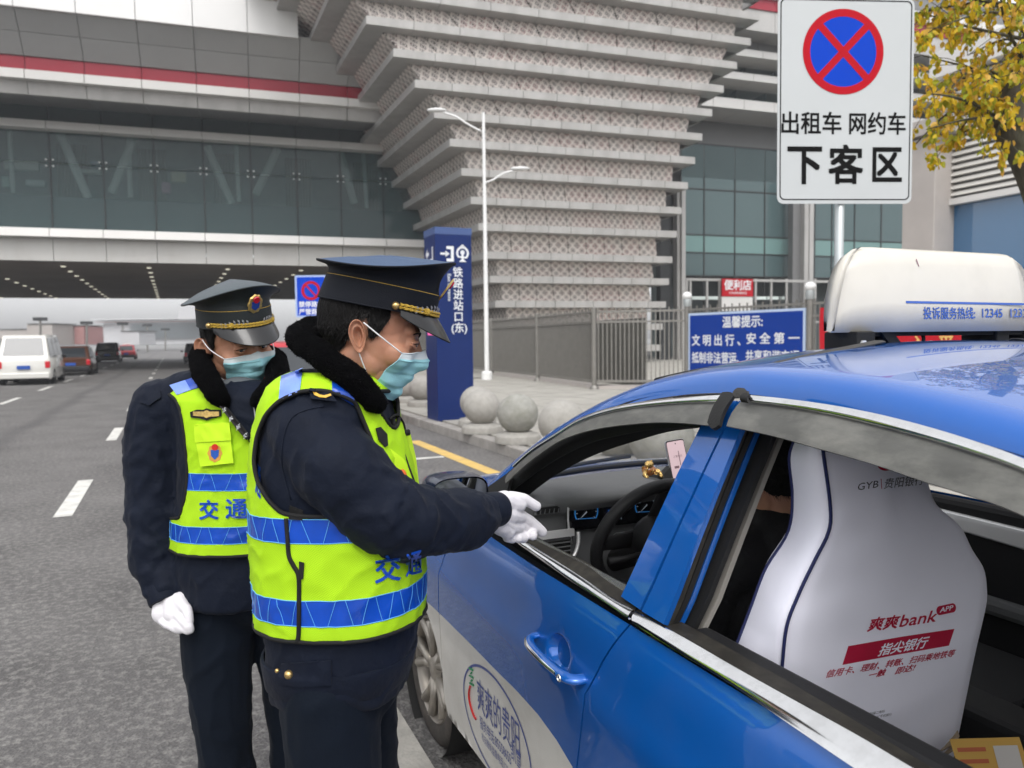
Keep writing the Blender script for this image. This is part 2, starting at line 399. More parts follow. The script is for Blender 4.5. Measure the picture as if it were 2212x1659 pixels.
# painted markings
def mark(x0, x1, y0, y1, m, z=.004):
    mb = MB(); mb.add([(x0, y0, z), (x1, y0, z), (x1, y1, z), (x0, y1, z)], [(0, 1, 2, 3)]); return build('lane_marking', mb, m, kind='structure')
for k in range(14):
    y = 7.75+5.9*k
    mark(-1.02, -.87, y, y+2.0, m_white)
for k in range(8): mark(-4.25, -4.1, 23.6+6.5*k, 26.4+6.5*k, m_white)
mark(.44, .80, -6, 5.2, mat('road_pale', (.44, .42, .38), rough=.85, var=.16, vscale=7, bump=.5, bscale=60, dirt=(.24, .23, .21), dscale=9, damt=.6))
mark(3.22, 3.4, 4.5, 11.2, m_yell); mark(1.2, 3.2, 9.4, 9.52, m_white); mark(2.4, 2.9, 12.0, 12.3, m_white)
# kerb and pavement
kx = 3.95
krb = None
root = empty('kerb', (kx, 0, 0)); setp(root, kind='structure')
for k in range(44):
    y0 = -4+1.0*k; g = random.uniform(-.004, .004); mb = MB()
    mb.box((kx+g, y0+.006, -.01), (kx+.2+g, y0+.994, .145+random.uniform(-.004, .003)))
    build('kerbstone', mb, m_kerb, root, bevel=.014)
mb = MB(); mb.box((kx, 40, -.01), (kx+.2, 400, .145)); build('kerbstone', mb, m_kerb, root)
mb = MB(); mb.add([(kx+.2, -12, .11), (60, -12, .11), (60, 400, .11), (kx+.2, 400, .11)], [(0, 1, 2, 3)]); pv = structure('pavement', mb, mat('joint', (.12, .115, .1), rough=.9))
slab_me = {}
ns = 0
for i in range(7):
    for j in range(26):
        x0 = kx+.24+.9*i; y0 = 3+.9*j
        if ns > 180: break
        ns += 1
        mb = MB(); mb.box((x0+.008, y0+.008, .1), (x0+.892, y0+.892, .15+random.uniform(-.003, .003)))
        build('paving_stone', mb, m_pave, pv)
mb = MB()
for i in range(7, 50):
    for j in range(26):
        x0 = kx+.24+.9*i; y0 = 3+.9*j
        mb.box((x0+.008, y0+.008, .1), (x0+.892, y0+.892, .15))
for i in range(0, 30):
    for j in range(26, 45):
        x0 = kx+.24+.9*i; y0 = 3+.9*j
        mb.box((x0+.008, y0+.008, .1), (x0+.892, y0+.892, .15))
build('paving_stone', mb, m_pave, pv, kind='stuff')

# ================================================================ station bridge over the road
B0 = PZ(500, 569, 6.0); hd = radians(94.9)
dB = Vector((sin(hd), cos(hd), 0)); nB = Vector((dB.y, -dB.x, 0)); B0.z = 0
def FB(u, v, off):
    q = ray(u, v); t = ((B0+nB*off-O).dot(nB))/q.dot(nB); wv = O+q*t; return (wv-B0).dot(dB), wv.z
def BP(s, off, z): return B0+dB*s+nB*off+Z*z
hall = empty('station_hall', BP(0, 0, 0), label='wide station hall bridging the road with a long glass gallery and red stripe', cat='building')
def strip(name, s0, s1, prof, m, parent, gap=.03, bay=2.48, ph=-8.74, each=True, **kw):
    """cladding run cut into panels; prof = 4 corners (off, z) of its section"""
    k0 = math.ceil((s0-ph)/bay); cuts = [s0]+[ph+bay*k for k in range(k0, 400) if ph+bay*k < s1-.2 and ph+bay*k > s0+.2]+[s1]
    for a, b in zip(cuts[:-1], cuts[1:]):
        mb = MB(); mb.hexa([BP(a+gap/2, o, z) for o, z in prof]+[BP(b-gap/2, o, z) for o, z in prof]); build(name, mb, m, parent, weld=True, **kw)
SL, SR = -31, 52
strip('fascia_panel', SL, 11, [(0, 5.95), (-.3, 5.95), (-.3, 7.2), (0.05, 7.2)], mat('fascia_alu', (.56, .55, .525), rough=.4, metal=.2, var=.06, vscale=.6, dirt=(.38, .36, .33), dscale=1.2, damt=.4, stretch=(1, 1, .35)), hall)
strip('ledge_panel', SL, 11, [(.75, 7.12), (-.3, 7.12), (-.3, 7.6), (.7, 7.55)], m_alub, hall)
strip('transom_panel', SL, 20, [(.5, 12.65), (-.3, 12.65), (-.3, 13.05), (.45, 13.05)], m_alub, hall)
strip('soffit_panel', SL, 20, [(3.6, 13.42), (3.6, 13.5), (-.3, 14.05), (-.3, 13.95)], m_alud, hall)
strip('lower_band_panel', SL, 20, [(3.6, 13.42), (3.4, 13.42), (3.4, 14.05), (3.75, 14.05)], m_alu, hall)
strip('white_band_panel', SL, 20, [(4.15, 14.0), (3.4, 14.0), (3.4, 14.42), (4.2, 14.40)], m_alub, hall)
strip('red_panel', SL, 20, [(4.0, 14.42), (3.4, 14.42), (3.4, 15.1), (4.0, 15.05)], m_red, hall)
strip('slope_panel', SL, 20, [(4.1, 15.06), (3.4, 15.06), (3.4, 15.85), (4.75, 15.9)], mat('aluminium_mid', (.34, .34, .335), rough=.42, metal=.3, var=.05, vscale=.4), hall)
strip('slope_panel', SL, 20, [(4.75, 15.92), (3.6, 15.92), (3.6, 16.75), (5.5, 16.8)], MATS['aluminium_mid'], hall)
strip('top_beam_panel', SL, FB(645, 95, 5.6)[0], [(5.6, 16.7), (4.4, 16.7), (4.4, 18.3), (5.7, 18.3)], mat('aluminium_pale', (.72, .715, .7), rough=.3, metal=.2, var=.04, vscale=.4), hall)
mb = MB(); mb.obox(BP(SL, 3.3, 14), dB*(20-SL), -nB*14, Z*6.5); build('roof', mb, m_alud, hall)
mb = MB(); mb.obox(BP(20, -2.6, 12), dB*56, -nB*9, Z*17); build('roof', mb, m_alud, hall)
# glazing: each pane on its own, two rows and a clerestory
zj = FB(500, 373, 0)[1]
sp = []
for k in range(-9, 9):
    a = -8.74+2.48*k; b = a+2.48
    if b > 11.5: break
    for z0, z1, nm in ((7.62, zj-.02, 'low'), (zj+.02, 12.63, 'hi'), (13.08, 13.92, 'top')):
        mb = MB(); mb.obox(BP(a+.03, -.12, z0), dB*2.42, -nB*.03, Z*(z1-z0)); build('pane', mb, m_glass if nm != 'low' else m_glass, hall)
    mb = MB(); mb.obox(BP(a-.03, -.08, 7.6), dB*.06, -nB*.1, Z*6.3); build('mullion', mb, m_dark, hall)
    for dx in (-.16, .16):
        for dz in (-.16, .16): mb = MB(); mb.ellipsoid(BP(a+dx, -.04, zj+dz), .055, .055, .055, 8, 6); build('glass_fitting', mb, m_lamp, hall)
mb = MB(); mb.obox(BP(SL, -.3, 7.4), dB*43, -nB*8, Z*.2); build('gallery_floor', mb, m_intw, hall)
mb = MB(); mb.obox(BP(SL, -5.0, 7.6), dB*43, -nB*.2, Z*6.3); build('gallery_wall', mb, m_intw, hall)
mb = MB(); mb.obox(BP(SL, -.35, 7.65), dB*42.6, -nB*.1, Z*1.7); build('parapet', mb, mat('gallery_parapet', (.10, .13, .135), rough=.5), hall)
for (u0, v0, u1, v1) in ((125, 300, 190, 412), (300, 300, 240, 400), (448, 340, 500, 425), (600, 345, 552, 405), (735, 350, 765, 425), (20, 290, 28, 400), (278, 305, 281, 410), (510, 320, 516, 420), (785, 350, 792, 435)):
    a = FB(u0, v0, -.8); b = FB(u1, v1, -.8); mb = MB(); mb.tube([BP(a[0], -.8, a[1]+.6), BP(b[0], -.8, b[1]-.4)], .22 if abs(u0-u1) > 12 else .12, 8); build('brace', mb, m_brace, hall)
for (u, v, wd, h, c) in ((45, 357, 1.6, .5, (.5, .6, .55)), (190, 370, 1.3, .25, (.5, .6, .55)), (75, 395, .9, .35, (.5, .65, .65)), (358, 405, .45, .6, (.5, .3, .42)), (385, 382, .8, .6, (.45, .5, .35)), (12, 392, .4, .6, (.4, .6, .55)), (205, 352, .5, .2, (.3, .4, .5))):
    s, z = FB(u, v, -1.0); mb = MB(); mb.obox(BP(s-wd/2, -1.0, z-h/2), dB*wd, -nB*.5, Z*h); build('stored_goods', mb, mat('goods%d' % u, c, rough=.7), hall, bevel=.08)
for k in range(5):
    s = -9+4.1*k; mb = MB()
    for q in range(9): mb.tube([BP(s+.17*q, -3.4, 7.7), BP(s+.17*q, -3.4, 12.8)], .09, 6)
    build('curtain', mb, mat('curtain', (.24, .23, .18), rough=.9), hall)
# underside with slats and rows of downlights
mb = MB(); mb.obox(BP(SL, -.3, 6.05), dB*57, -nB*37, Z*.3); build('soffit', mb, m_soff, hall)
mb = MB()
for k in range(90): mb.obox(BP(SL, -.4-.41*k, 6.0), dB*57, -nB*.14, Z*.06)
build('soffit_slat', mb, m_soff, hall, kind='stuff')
for X in (-14.3, -9.9, -5.5, -1.1, 3.2, 7.45):
    for k in range(11):
        Y = 49.6+3.3*k-(.09*X)
        mb = MB(); mb.lathe([(0.001, 5.96), (.12, 5.96), (.13, 5.99), (.13, 6.05)], 10, (X, Y, 0)); build('downlight', mb, m_lit, hall)
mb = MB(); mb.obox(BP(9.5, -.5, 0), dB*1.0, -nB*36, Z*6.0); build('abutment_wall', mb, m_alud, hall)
for s in (9.5,):
    for k in range(4): mb = MB(); mb.obox(BP(s-1.6, -2-10*k, 0), dB*1.0, -nB*1.2, Z*6.0); build('column', mb, m_alu, hall)

# ================================================================ stacked corner tower
def panel_mat():
    m = mat('perforated_panel', (.50, .465, .43), rough=.5, metal=.1); n = m.node_tree.nodes; l = m.node_tree.links; b = n['Principled BSDF']
    uv = n.new('ShaderNodeUVMap'); sp_ = n.new('ShaderNodeSeparateXYZ'); l.new(uv.outputs[0], sp_.inputs[0])
    def mth(op, a, c=None, c2=None):
        x = n.new('ShaderNodeMath'); x.operation = op
        for i, q in enumerate((a, c, c2)):
            if q is None: continue
            if isinstance(q, (int, float)): x.inputs[i].default_value = q
            else: l.new(q, x.inputs[i])
        return x.outputs[0]
    d = mth('ADD', mth('ABSOLUTE', mth('SUBTRACT', mth('FRACT', sp_.outputs[0]), .5)), mth('ABSOLUTE', mth('SUBTRACT', mth('FRACT', sp_.outputs[1]), .5)))
    def band(lo, hi): return mth('MULTIPLY', mth('GREATER_THAN', d, lo), mth('LESS_THAN', d, hi))
    # broken diamond outlines, gaps on the axes
    ax = mth('MULTIPLY', mth('GREATER_THAN', mth('ABSOLUTE', mth('SUBTRACT', mth('FRACT', sp_.outputs[0]), .5)), .05), mth('GREATER_THAN', mth('ABSOLUTE', mth('SUBTRACT', mth('FRACT', sp_.outputs[1]), .5)), .05))
    r1 = mth('MULTIPLY', mth('ADD', band(.23, .34), band(.66, .77)), ax)
    dots = mth('ADD', mth('LESS_THAN', d, .12), mth('GREATER_THAN', d, .88))
    mx = n.new('ShaderNodeMix'); mx.data_type = 'RGBA'; l.new(r1, mx.inputs[0]); mx.inputs[6].default_value = (.74, .68, .63, 1)
    nz = n.new('ShaderNodeTexNoise'); nz.inputs['Scale'].default_value = .8; tc = n.new('ShaderNodeTexCoord'); l.new(tc.outputs['Object'], nz.inputs['Vector'])
    rp = n.new('ShaderNodeMix'); rp.data_type = 'RGBA'; q = n.new('ShaderNodeMapRange'); q.inputs[1].default_value = .48; q.inputs[2].default_value = .62; l.new(nz.outputs[0], q.inputs[0]); l.new(q.outputs[0], rp.inputs[0])
    rp.inputs[6].default_value = (.12, .10, .095, 1); rp.inputs[7].default_value = (.26, .07, .07, 1); l.new(rp.outputs[2], mx.inputs[7])
    m2 = n.new('ShaderNodeMix'); m2.data_type = 'RGBA'; l.new(dots, m2.inputs[0]); l.new(mx.outputs[2], m2.inputs[6]); m2.inputs[7].default_value = (.03, .022, .022, 1)
    l.new(m2.outputs[2], b.inputs['Base Color']); return m
m_perf = panel_mat()
def uvquad(name, q4, W, Hh, m, parent, pitch=.50, nx=2):
    mb = MB(); mb.add(q4, [(0, 1, 2, 3)]); me = bpy.data.meshes.new(name); me.from_pydata([tuple(x) for x in mb.v], [], mb.f)
    uvl = me.uv_layers.new(name='UVMap'); nu = max(1, round(W/.43)); nv = 2.0
    for li, (a, b_) in enumerate(((0, 0), (nu, 0), (nu, nv), (0, nv))): uvl.data[li].uv = (a, b_)
    o = finish(name, me, m, parent); md = o.modifiers.new('s', 'SOLIDIFY'); md.thickness = .06; md.offset = -1; return o
tiers = [(1.5, 26.6, 12.0, 19.45), (3.1, 26.3, 11.8, 18.25), (4.7, 26.0, 11.5, 17.05)]
tL = [(6.1, 11.29, 15.85), (7.3, 11.15, 14.62), (8.3, 10.93, 13.42), (9.25, 10.63, 12.22), (10.05, 10.34, 11.05), (10.7, 9.96, 9.8), (11.26, 9.58, 8.54), (11.75, 9.18, 7.33), (12.2, 8.72, 6.0), (12.6, 8.28, 4.83), (13.0, 7.86, 3.58), (13.3, 7.5, 2.35), (13.5, 7.3, 1.15)]
tR = [25.31, 24.6, 24.05, 23.65, 23.4, 23.2, 23.05, 23.0, 23.0, 23.05, 23.1, 23.1, 23.1]
tiers += [(a, r_, b, c) for (a, b, c), r_ in zip(tL, tR)]
tower = empty('stacked_tower', BP(14, 7, 0), label='grey tower of stacked outward-leaning ledges with perforated diamond-pattern panels', cat='building')
def back(s, off, z, L):  # a point L metres farther along the street
    p = BP(s, off, z); p.y += L; return p
for i, (s0, s1, off, z) in enumerate(tiers):
    th = .35
    lg = empty('ledge', BP(s0, off, z-th)); L = root_loc(tower); lg.location = BP(s0, off, z-th)-L; lg.parent = tower
    # front of the ledge in lengths, then its flank along the street
    ncut = 9
    for k in range(ncut):
        a = lerp(s0, s1, k/ncut); b = lerp(s0, s1, (k+1)/ncut)-.025; mb = MB()
        mb.hexa([BP(a, off, z-th), BP(b, off, z-th), BP(b, off-1.1, z-th), BP(a, off-1.1, z-th), BP(a, off+.03, z), BP(b, off+.03, z), BP(b, off-1.1, z), BP(a, off-1.1, z)])
        build('ledge_panel', mb, m_alu, lg)
    for k in range(5):
        L0 = k*2.4+.03; L1 = (k+1)*2.4; mb = MB()
        mb.hexa([back(s0-.01, off, z-th+.005, L0), back(s0+1.1, off, z-th+.005, L0), back(s0+1.1, off, z-th+.005, L1), back(s0-.01, off, z-th+.005, L1), back(s0-.01, off, z-.005, L0), back(s0+1.1, off, z-.005, L0), back(s0+1.1, off, z-.005, L1), back(s0-.01, off, z-.005, L1)])
        build('side_ledge_panel', mb, m_alu, lg)
    mb = MB(); mb.hexa([BP(s1-.02, off, z-th), BP(s1, off, z-th), BP(s1, off-6, z-th), BP(s1-.6, off-6, z-th), BP(s1-.02, off, z), BP(s1, off, z), BP(s1, off-6, z), BP(s1-.6, off-6, z)]); build('end_cap', mb, m_alu, lg)
    if i+1 < len(tiers):
        t0, t1, toff, tz = tiers[i+1]
        za = z-th; zb = tz
        A0, A1 = s0+.85, s1-.85; C0, C1 = t0+.55, t1-.65
        oa, ob = off-.75, toff-.5
        Hh = za-zb; n = 9
        for k in range(n):
            f0 = k/n; f1 = (k+1)/n-.003
            uvquad('screen_panel', [BP(lerp(C0, C1, f0), ob, zb), BP(lerp(C0, C1, f1), ob, zb), BP(lerp(A0, A1, f1), oa, za), BP(lerp(A0, A1, f0), oa, za)], (C1-C0)/n, Hh, m_perf, lg)
        LL = 11.5; n = 6
        for k in range(n):
            f0 = k/n*LL; f1 = ((k+1)/n-.004)*LL
            uvquad('side_screen_panel', [back(C0, ob, zb, f1), back(C0, ob, zb, f0), back(A0, oa, za, f0), back(A0, oa, za, f1)], LL/n, Hh, m_perf, lg)
        mb = MB(); mb.hexa([BP(C0+.3, ob-.3, zb), BP(C1-.3, ob-.3, zb), BP(C1-.3, ob-7, zb), BP(C0+.3, ob-7, zb), BP(C0+.3, ob-.3, z), BP(C1-.3, ob-.3, z), BP(C1-.3, ob-7, z), BP(C0+.3, ob-7, z)]); build('core', mb, m_dark, lg)
# stepped eaves of the hall right of the tower
def hz_(v, off): return FB(1600, v, off)[1]
for v0, v1, off, m_, nm in ((236, 214, .7, m_alub, 'eave_panel'), (214, 172, -.2, m_glass, 'pane'), (172, 156, 1.7, m_alub, 'eave_panel'), (156, 120, .8, m_glass, 'pane'), (120, 104, 2.7, m_alub, 'eave_panel'), (104, 62, 2.2, m_alud, 'dark_panel'), (62, 14, 3.9, m_alu, 'slope_panel'), (14, -14, 4.0, m_red, 'red_panel'), (-14, -40, 4.2, m_alub, 'white_band_panel')):
    za_, zb3 = hz_(v0, off), hz_(v1, off); strip(nm, 20, 76, [(off, za_+.01), (-2.5, za_+.01), (-2.5, zb3-.01), (off, zb3-.01)], m_, hall)
# two tall posts at the tower's right edge
for u0, u1, mm, off in ((1427, 1450, m_dark, 3.0), (1463, 1471, m_alu, 3.4), (1473, 1481, m_alu, 3.6)):
    a = FB(u0, 600, off)[0]; b = FB(u1, 600, off)[0]; mb = MB(); mb.obox(BP(a, off, 0), dB*(b-a), -nB*.5, Z*11.2); build('corner_post', mb, mm, tower)

# ================================================================ glass hall right of the tower
gh = empty('glass_hall', BP(30, -1, 0), label='teal glass curtain wall with grey columns between the tower and the white sign', cat='building')
og = -.9
us = [1471, 1520.7, 1587, 1651.6, 1713, 1760, 1797, 1846, 1903.6, 1960, 2016, 2070]
ss = [FB(u, 450, og)[0] for u in us]
zr = [FB(1587, v, og)[1] for v in (597, 548, 510, 413, 317)]+[12.7]
m_teal = mat('teal_glass', (.09, .14, .145), rough=.06, spec=.5, alpha=.85)
m_tealb = mat('teal_glass_band', (.16, .27, .26), rough=.2)
for a, b in zip(ss[:-1], ss[1:]):
    for z0, z1 in zip(zr[:-1], zr[1:]):
        mb = MB(); mb.obox(BP(a+.03, og, z0+.03), dB*(b-a-.06), -nB*.03, Z*(z1-z0-.06)); build('pane', mb, m_tealb if abs(z0-zr[1]) < .01 else m_teal, gh)
    mb = MB(); mb.obox(BP(a-.04, og+.06, .1), dB*.08, -nB*.12, Z*12.6); build('mullion', mb, m_dark, gh)
for z in zr[:-1]: mb = MB(); mb.obox(BP(ss[0], og+.05, z-.04), dB*(ss[-1]-ss[0]), -nB*.1, Z*.08); build('transom', mb, m_dark, gh)
mb = MB(); mb.obox(BP(ss[0], og-4, .1), dB*(ss[-1]-ss[0]+8), -nB*.2, Z*12.6); build('inner_wall', mb, mat('inner_wall', (.1, .12, .12), rough=.8, var=.35, vscale=.25), gh)
mb = MB(); mb.obox(BP(ss[0], og-.2, zr[2]-.1), dB*(ss[-1]-ss[0]+8), -nB*4, Z*.3); build('gallery_floor', mb, m_alud, gh)
for u0, u1, mm, off in ((1713, 1735, m_alud, .5), (1738, 1747, m_alu, .9), (1749, 1758, m_alu, .9)):
    a = FB(u0, 500, off)[0]; b = FB(u1, 500, off)[0]; mb = MB(); mb.obox(BP(a, off, 0), dB*(b-a), -nB*.5, Z*12.8); build('column', mb, mm, gh)
for u, v in ((1515, 563), (1490, 577), (1630, 564), (1690, 577)):
    s, z = FB(u, v, -2.5); mb = MB(); mb.ellipsoid(BP(s, -2.5, z), .16, .16, .12, 10, 6); build('ceiling_lamp', mb, m_lit, gh)
# pale counters behind the railing
for u0, u1 in ((1495, 1524), (1530, 1557), (1632, 1655), (1658, 1682), (1690, 1700)):
    a = FB(u0, 647, -.5); b = FB(u1, 647, -.5); mb = MB(); mb.obox(BP(a[0], -.5, a[1]), dB*(b[0]-a[0]), -nB*.3, Z*.22); build('counter_top', mb, mat('counter_white', (.7, .78, .75), rough=.3), gh)

# shop entrance rail in front of the glass hall
rail = empty('shop_railing', BP(27, 2.5, 0), label='grey steel railing frame in front of the glass hall, carrying the red shop sign', cat='railing')
orl = 2.6
for u in (1484, 1492, 1528, 1555, 1633, 1667, 1700, 1762, 1797):
    s, z = FB(u, 602, orl); mb = MB(); mb.obox(BP(s-.07, orl, .11), dB*.14, -nB*.1, Z*(z-.11)); build('post', mb, m_alu, rail)
sa, za = FB(1482, 603, orl); sb, zb2 = FB(1800, 603, orl)
mb = MB(); mb.obox(BP(sa, orl+.02, za-.09), dB*(sb-sa), -nB*.14, Z*.16); build('top_rail', mb, m_alu, rail)
mb = MB(); mb.obox(BP(sa, orl+.02, 2.45), dB*(sb-sa), -nB*.14, Z*.12); build('middle_rail', mb, m_alu, rail)
s0, z0 = FB(1560, 640, orl+.3); s1, z1 = FB(1627, 603, orl+.3)
ss_ = empty('shop_sign', BP(s0, orl+.3, z0), label='small red shop sign with white characters hung on the grey railing', cat='sign')
mb = MB(); mb.obox(BP(s0, orl+.3, z0), dB*(s1-s0), -nB*.12, Z*(z1-z0)); build('board', mb, m_sred, ss_)
mb = MB(); mb.obox(BP(s0, orl+.25, z0-.95), dB*(s1-s0), -nB*.1, Z*.93); build('backing_plate', mb, m_alub, ss_)
pm = plane_map(BP((s0+s1)/2, orl+.32, (z0+z1)/2), dB, Z)
text('lettering', '便利店', lambda x, y, l: pm(x, y+.12, l), m_txt, ss_, size=(z1-z0)*.62, bold=.02)
text('small_lettering', 'CONVENIENCE', lambda x, y, l: pm(x, y-.36, l), m_txt, ss_, size=.2, bold=.01)

# ================================================================ side building at the right edge
lw = empty('louvred_building', (14.2, 9, 0), label='side building with white louvre band over blue glass and a pale stone pillar', cat='building')
XW = 14.3
def wy(u): return PX(u, 450, XW).y
ya = wy(2034); zt = 6.6; zl = PX(2034, 436, XW).z
for k in range(3):
    y1 = ya-.08-1.75*k; y0 = y1-1.67
    fr = None
    mb = MB(); mb.box((XW, y0, zl), (XW+.05, y1, zt)); bk = build('louvre_panel', mb, m_alud, lw)
    for q in range(int((zt-zl)/.13)):
        z = zl+.06+.13*q; mb = MB(); mb.hexa([(XW-.1, y0+.04, z), (XW, y0+.04, z), (XW, y1-.04, z), (XW-.1, y1-.04, z), (XW-.06, y0+.04, z+.07), (XW, y0+.04, z+.09), (XW, y1-.04, z+.09), (XW-.06, y1-.04, z+.07)])
        build('slat', mb, mat('louvre_white', (.62, .6, .56), rough=.5), bk)
    mb = MB(); mb.box((XW-.12, y1, zl-.05), (XW+.02, y1+.08, zt)); build('mullion', mb, m_alub, lw)
    mb = MB(); mb.box((XW+.02, y0, .2), (XW+.06, y1, zl-.1)); build('pane', mb, mat('blue_glass', (.05, .14, .27), rough=.03, spec=1.0, coat=.6), lw)
mb = MB(); mb.box((XW-.14, ya-5.4, zl-.12), (XW+.02, ya, zl)); build('sill', mb, m_alub, lw)
mb = MB(); mb.box((XW-.3, ya-5.4, zt), (XW+1, ya+.1, zt+.5)); build('cornice', mb, m_alub, lw)
xp = 13.75; yq = PX(2019, 420, xp).y; yr = PX(1949, 420, xp).y
mb = MB(); mb.box((xp, yq, .1), (XW+.6, yr, PX(1985, 300, xp).z)); build('pillar', mb, m_conc, lw, bevel=.02)
zc = PX(1985, 300, xp).z
mb = MB(); mb.box((xp-.1, yq-.25, zc+.03), (XW+.9, yr+.25, zc+.32)); build('pillar_cap', mb, m_conc, lw)
mb = MB(); mb.box((XW+.1, ya-5.4, .1), (XW+6, yq-.1, zt)); build('core', mb, m_dark, lw)
# ================================================================ granite balls along the kerb
def ball(X, Y, r, mb_mat, label):
    r *= .94
    t = empty('granite_ball_bollard', (X, Y, .15), label=label, cat='bollard', group='granite ball bollards along the kerb')
    bh = r*.95
    mb = MB(); mb.lathe([(.001, .0), (r*1.12, 0), (r*1.14, .03), (r*1.10, r*.34), (r*1.02, r*.42), (r*.82, r*.45), (r*.7, r*.52), (.001, r*.52)], 40, (X, Y, .15)); build('base', mb, m_gran, t, smooth=35)
    mb = MB(); mb.ellipsoid((X, Y, .15+r*.42+r*.96), r, r, r*.97, 44, 26); build('ball', mb, mb_mat, t, smooth=True)
    return t
BL = [(4.77, 16.7, .29, m_gran, 'farthest granite ball bollard in view, left of the blue totem beyond its neighbour'),
      (4.78, 15.5, .29, m_gran, 'granite ball bollard just left of the foot of the blue totem'),
      (4.45, 11.45, .29, m_gran, 'granite ball bollard touching the right side of the blue totem'),
      (4.18, 10.55, .29, m_gran, 'granite ball bollard second to the right of the blue totem'),
      (4.2, 9.3, .295, m_granb, 'granite ball bollard with a dark stained lower half'),
      (4.16, 7.95, .30, m_gran, 'granite ball bollard partly hidden behind the taxi roof pillar'),
      (4.25, 6.85, .31, m_granb, 'granite ball bollard seen low through the taxi front window'),
      (4.2, 6.0, .33, m_granb, 'granite ball bollard seen above the taxi dashboard behind the phone'),
      (4.25, 4.5, .36, m_granb, 'granite ball bollard glimpsed between the taxi pillar and the white seat')]
for b in BL: ball(*b)
# ================================================================ blue totem
T0 = Vector((4.12, 12.44, .13)); tw, td, th_ = .66, .62, 3.3
tt = empty('totem_sign', T0, label='tall blue totem sign with white station entrance lettering beside the granite balls', cat='sign')
mb = MB(); mb.box((T0.x, T0.y, .13), (T0.x+tw, T0.y+td, .13+th_)); build('body', mb, m_blu, tt, bevel=.012)
mb = MB(); mb.box((T0.x-.004, T0.y-.004, 3.33), (T0.x+tw+.004, T0.y+td+.004, 3.45)); build('cap', mb, mat('totem_cap', (.06, .1, .24), rough=.4), tt)
pm = plane_map((T0.x+tw/2, T0.y-.004, 0), (1, 0, 0), (0, 0, 1))
# gate symbol with arrow, rail symbol
zi = 3.0
for nm, pl in (('gate_symbol', [(-.13, .13), (0, .13), (0, -.13), (-.13, -.13), (-.13, -.08), (-.05, -.08), (-.05, .08), (-.13, .08)]), ('arrow_shaft', [(-.24, .018), (-.13, .018), (-.13, -.018), (-.24, -.018)]), ('arrow_head', [(-.15, .055), (-.075, 0), (-.15, -.055)])):
    flat(nm, pl, lambda x, y, l: pm(x, y+zi, l), m_txt, tt, .002)
ringpoly('rail_symbol_ring', disc2(.16, zi+.02, .115, 32, -.9, pi+.9), disc2(.16, zi+.02, .08, 32, -.9, pi+.9), pm, m_txt, tt, .002)
flat('rail_symbol_head', disc2(.16, zi+.03, .04, 16), pm, m_txt, tt, .002)
flat('rail_symbol_foot', [(.14, zi+.03), (.18, zi+.03), (.18, zi-.09), (.23, zi-.13), (.09, zi-.13), (.14, zi-.09)], pm, m_txt, tt, .003)
flat('rail_symbol_cap', [(.10, zi+.12), (.16, zi+.17), (.22, zi+.12)], pm, m_txt, tt, .002)
for k, ch in enumerate('铁路进站口'):
    text('lettering', ch, lambda x, y, l, k=k: pm(x+.07, y+2.68-.19*k, l), m_txt, tt, size=.185, bold=.012, lift=.002)
text('lettering', '(东)', lambda x, y, l: pm(x+.08, y+2.68-.19*5-.0, l), m_txt, tt, size=.185, bold=.012, lift=.002)
text('small_lettering', 'East Entrance', lambda x, y, l: pm(y-.09, -x+2.43, l), m_txt, tt, size=.085, bold=.01, lift=.002)
pl = plane_map((T0.x-.004, T0.y+td/2, 0), (0, -1, 0), (0, 0, 1))
for k, ch in enumerate('地铁'): text('side_lettering', ch, lambda x, y, l, k=k: pl(x+.1, y+2.68-.2*k, l), m_txt, tt, size=.18, bold=.012, lift=.002)
flat('side_symbol', [(.03, 2.87), (.2, 2.87), (.2, 3.13), (.14, 3.13), (.14, 2.93), (.03, 2.93)], pl, m_txt, tt, .002)
flat('side_arrow', [(-.2, 3.02), (-.1, 3.12), (-.1, 3.05), (-.02, 3.05), (-.02, 2.99), (-.1, 2.99), (-.1, 2.92)], pl, m_txt, tt, .002)
flat('side_screen', rrect(-.17, 1.62, .17, 2.2, .01), pl, mat('screen_pink', (.5, .05, .2), rough=.2, emit=(1, .12, .4), estr=.7), tt, .002)
# ================================================================ street lamp
L0 = Vector((9.99, 24.68, .15)); lp = empty('street_lamp', L0, label='slim white street lamp post with two staggered arms in front of the stacked tower', cat='street lamp')
mb = MB(); mb.tube([L0+Z*z for z in (0, 3, 6, 9.15)], [.085, .075, .062, .05], 16); build('pole', mb, m_lamp, lp, smooth=40)
mb = MB(); mb.lathe([(.19, 0), (.19, .25), (.14, .3)], 16, L0); build('foot', mb, m_lamp, lp, smooth=40)
def arm(pts, d):
    q = [P(u, v, d) for u, v in pts]; mb = MB(); mb.tube(smooth_path(q, 4), .034, 8); build('arm', mb, m_lamp, lp, smooth=True)
    e = q[-1]; e2 = q[-2]; dr = (e-e2).normalized(); mb = MB(); mb.ellipsoid(e+dr*.25, .34, .14, .07, 14, 8, M3=Matrix.Rotation(math.atan2(dr.y, dr.x), 3, 'Z')); build('lamp_head', mb, m_lamp, lp, smooth=True)
dl = (L0-O).dot(fwd0)
arm([(1040, 284), (1010, 268), (985, 252), (958, 243)], dl)
arm([(1047, 395), (1066, 388), (1085, 376), (1108, 369)], dl)
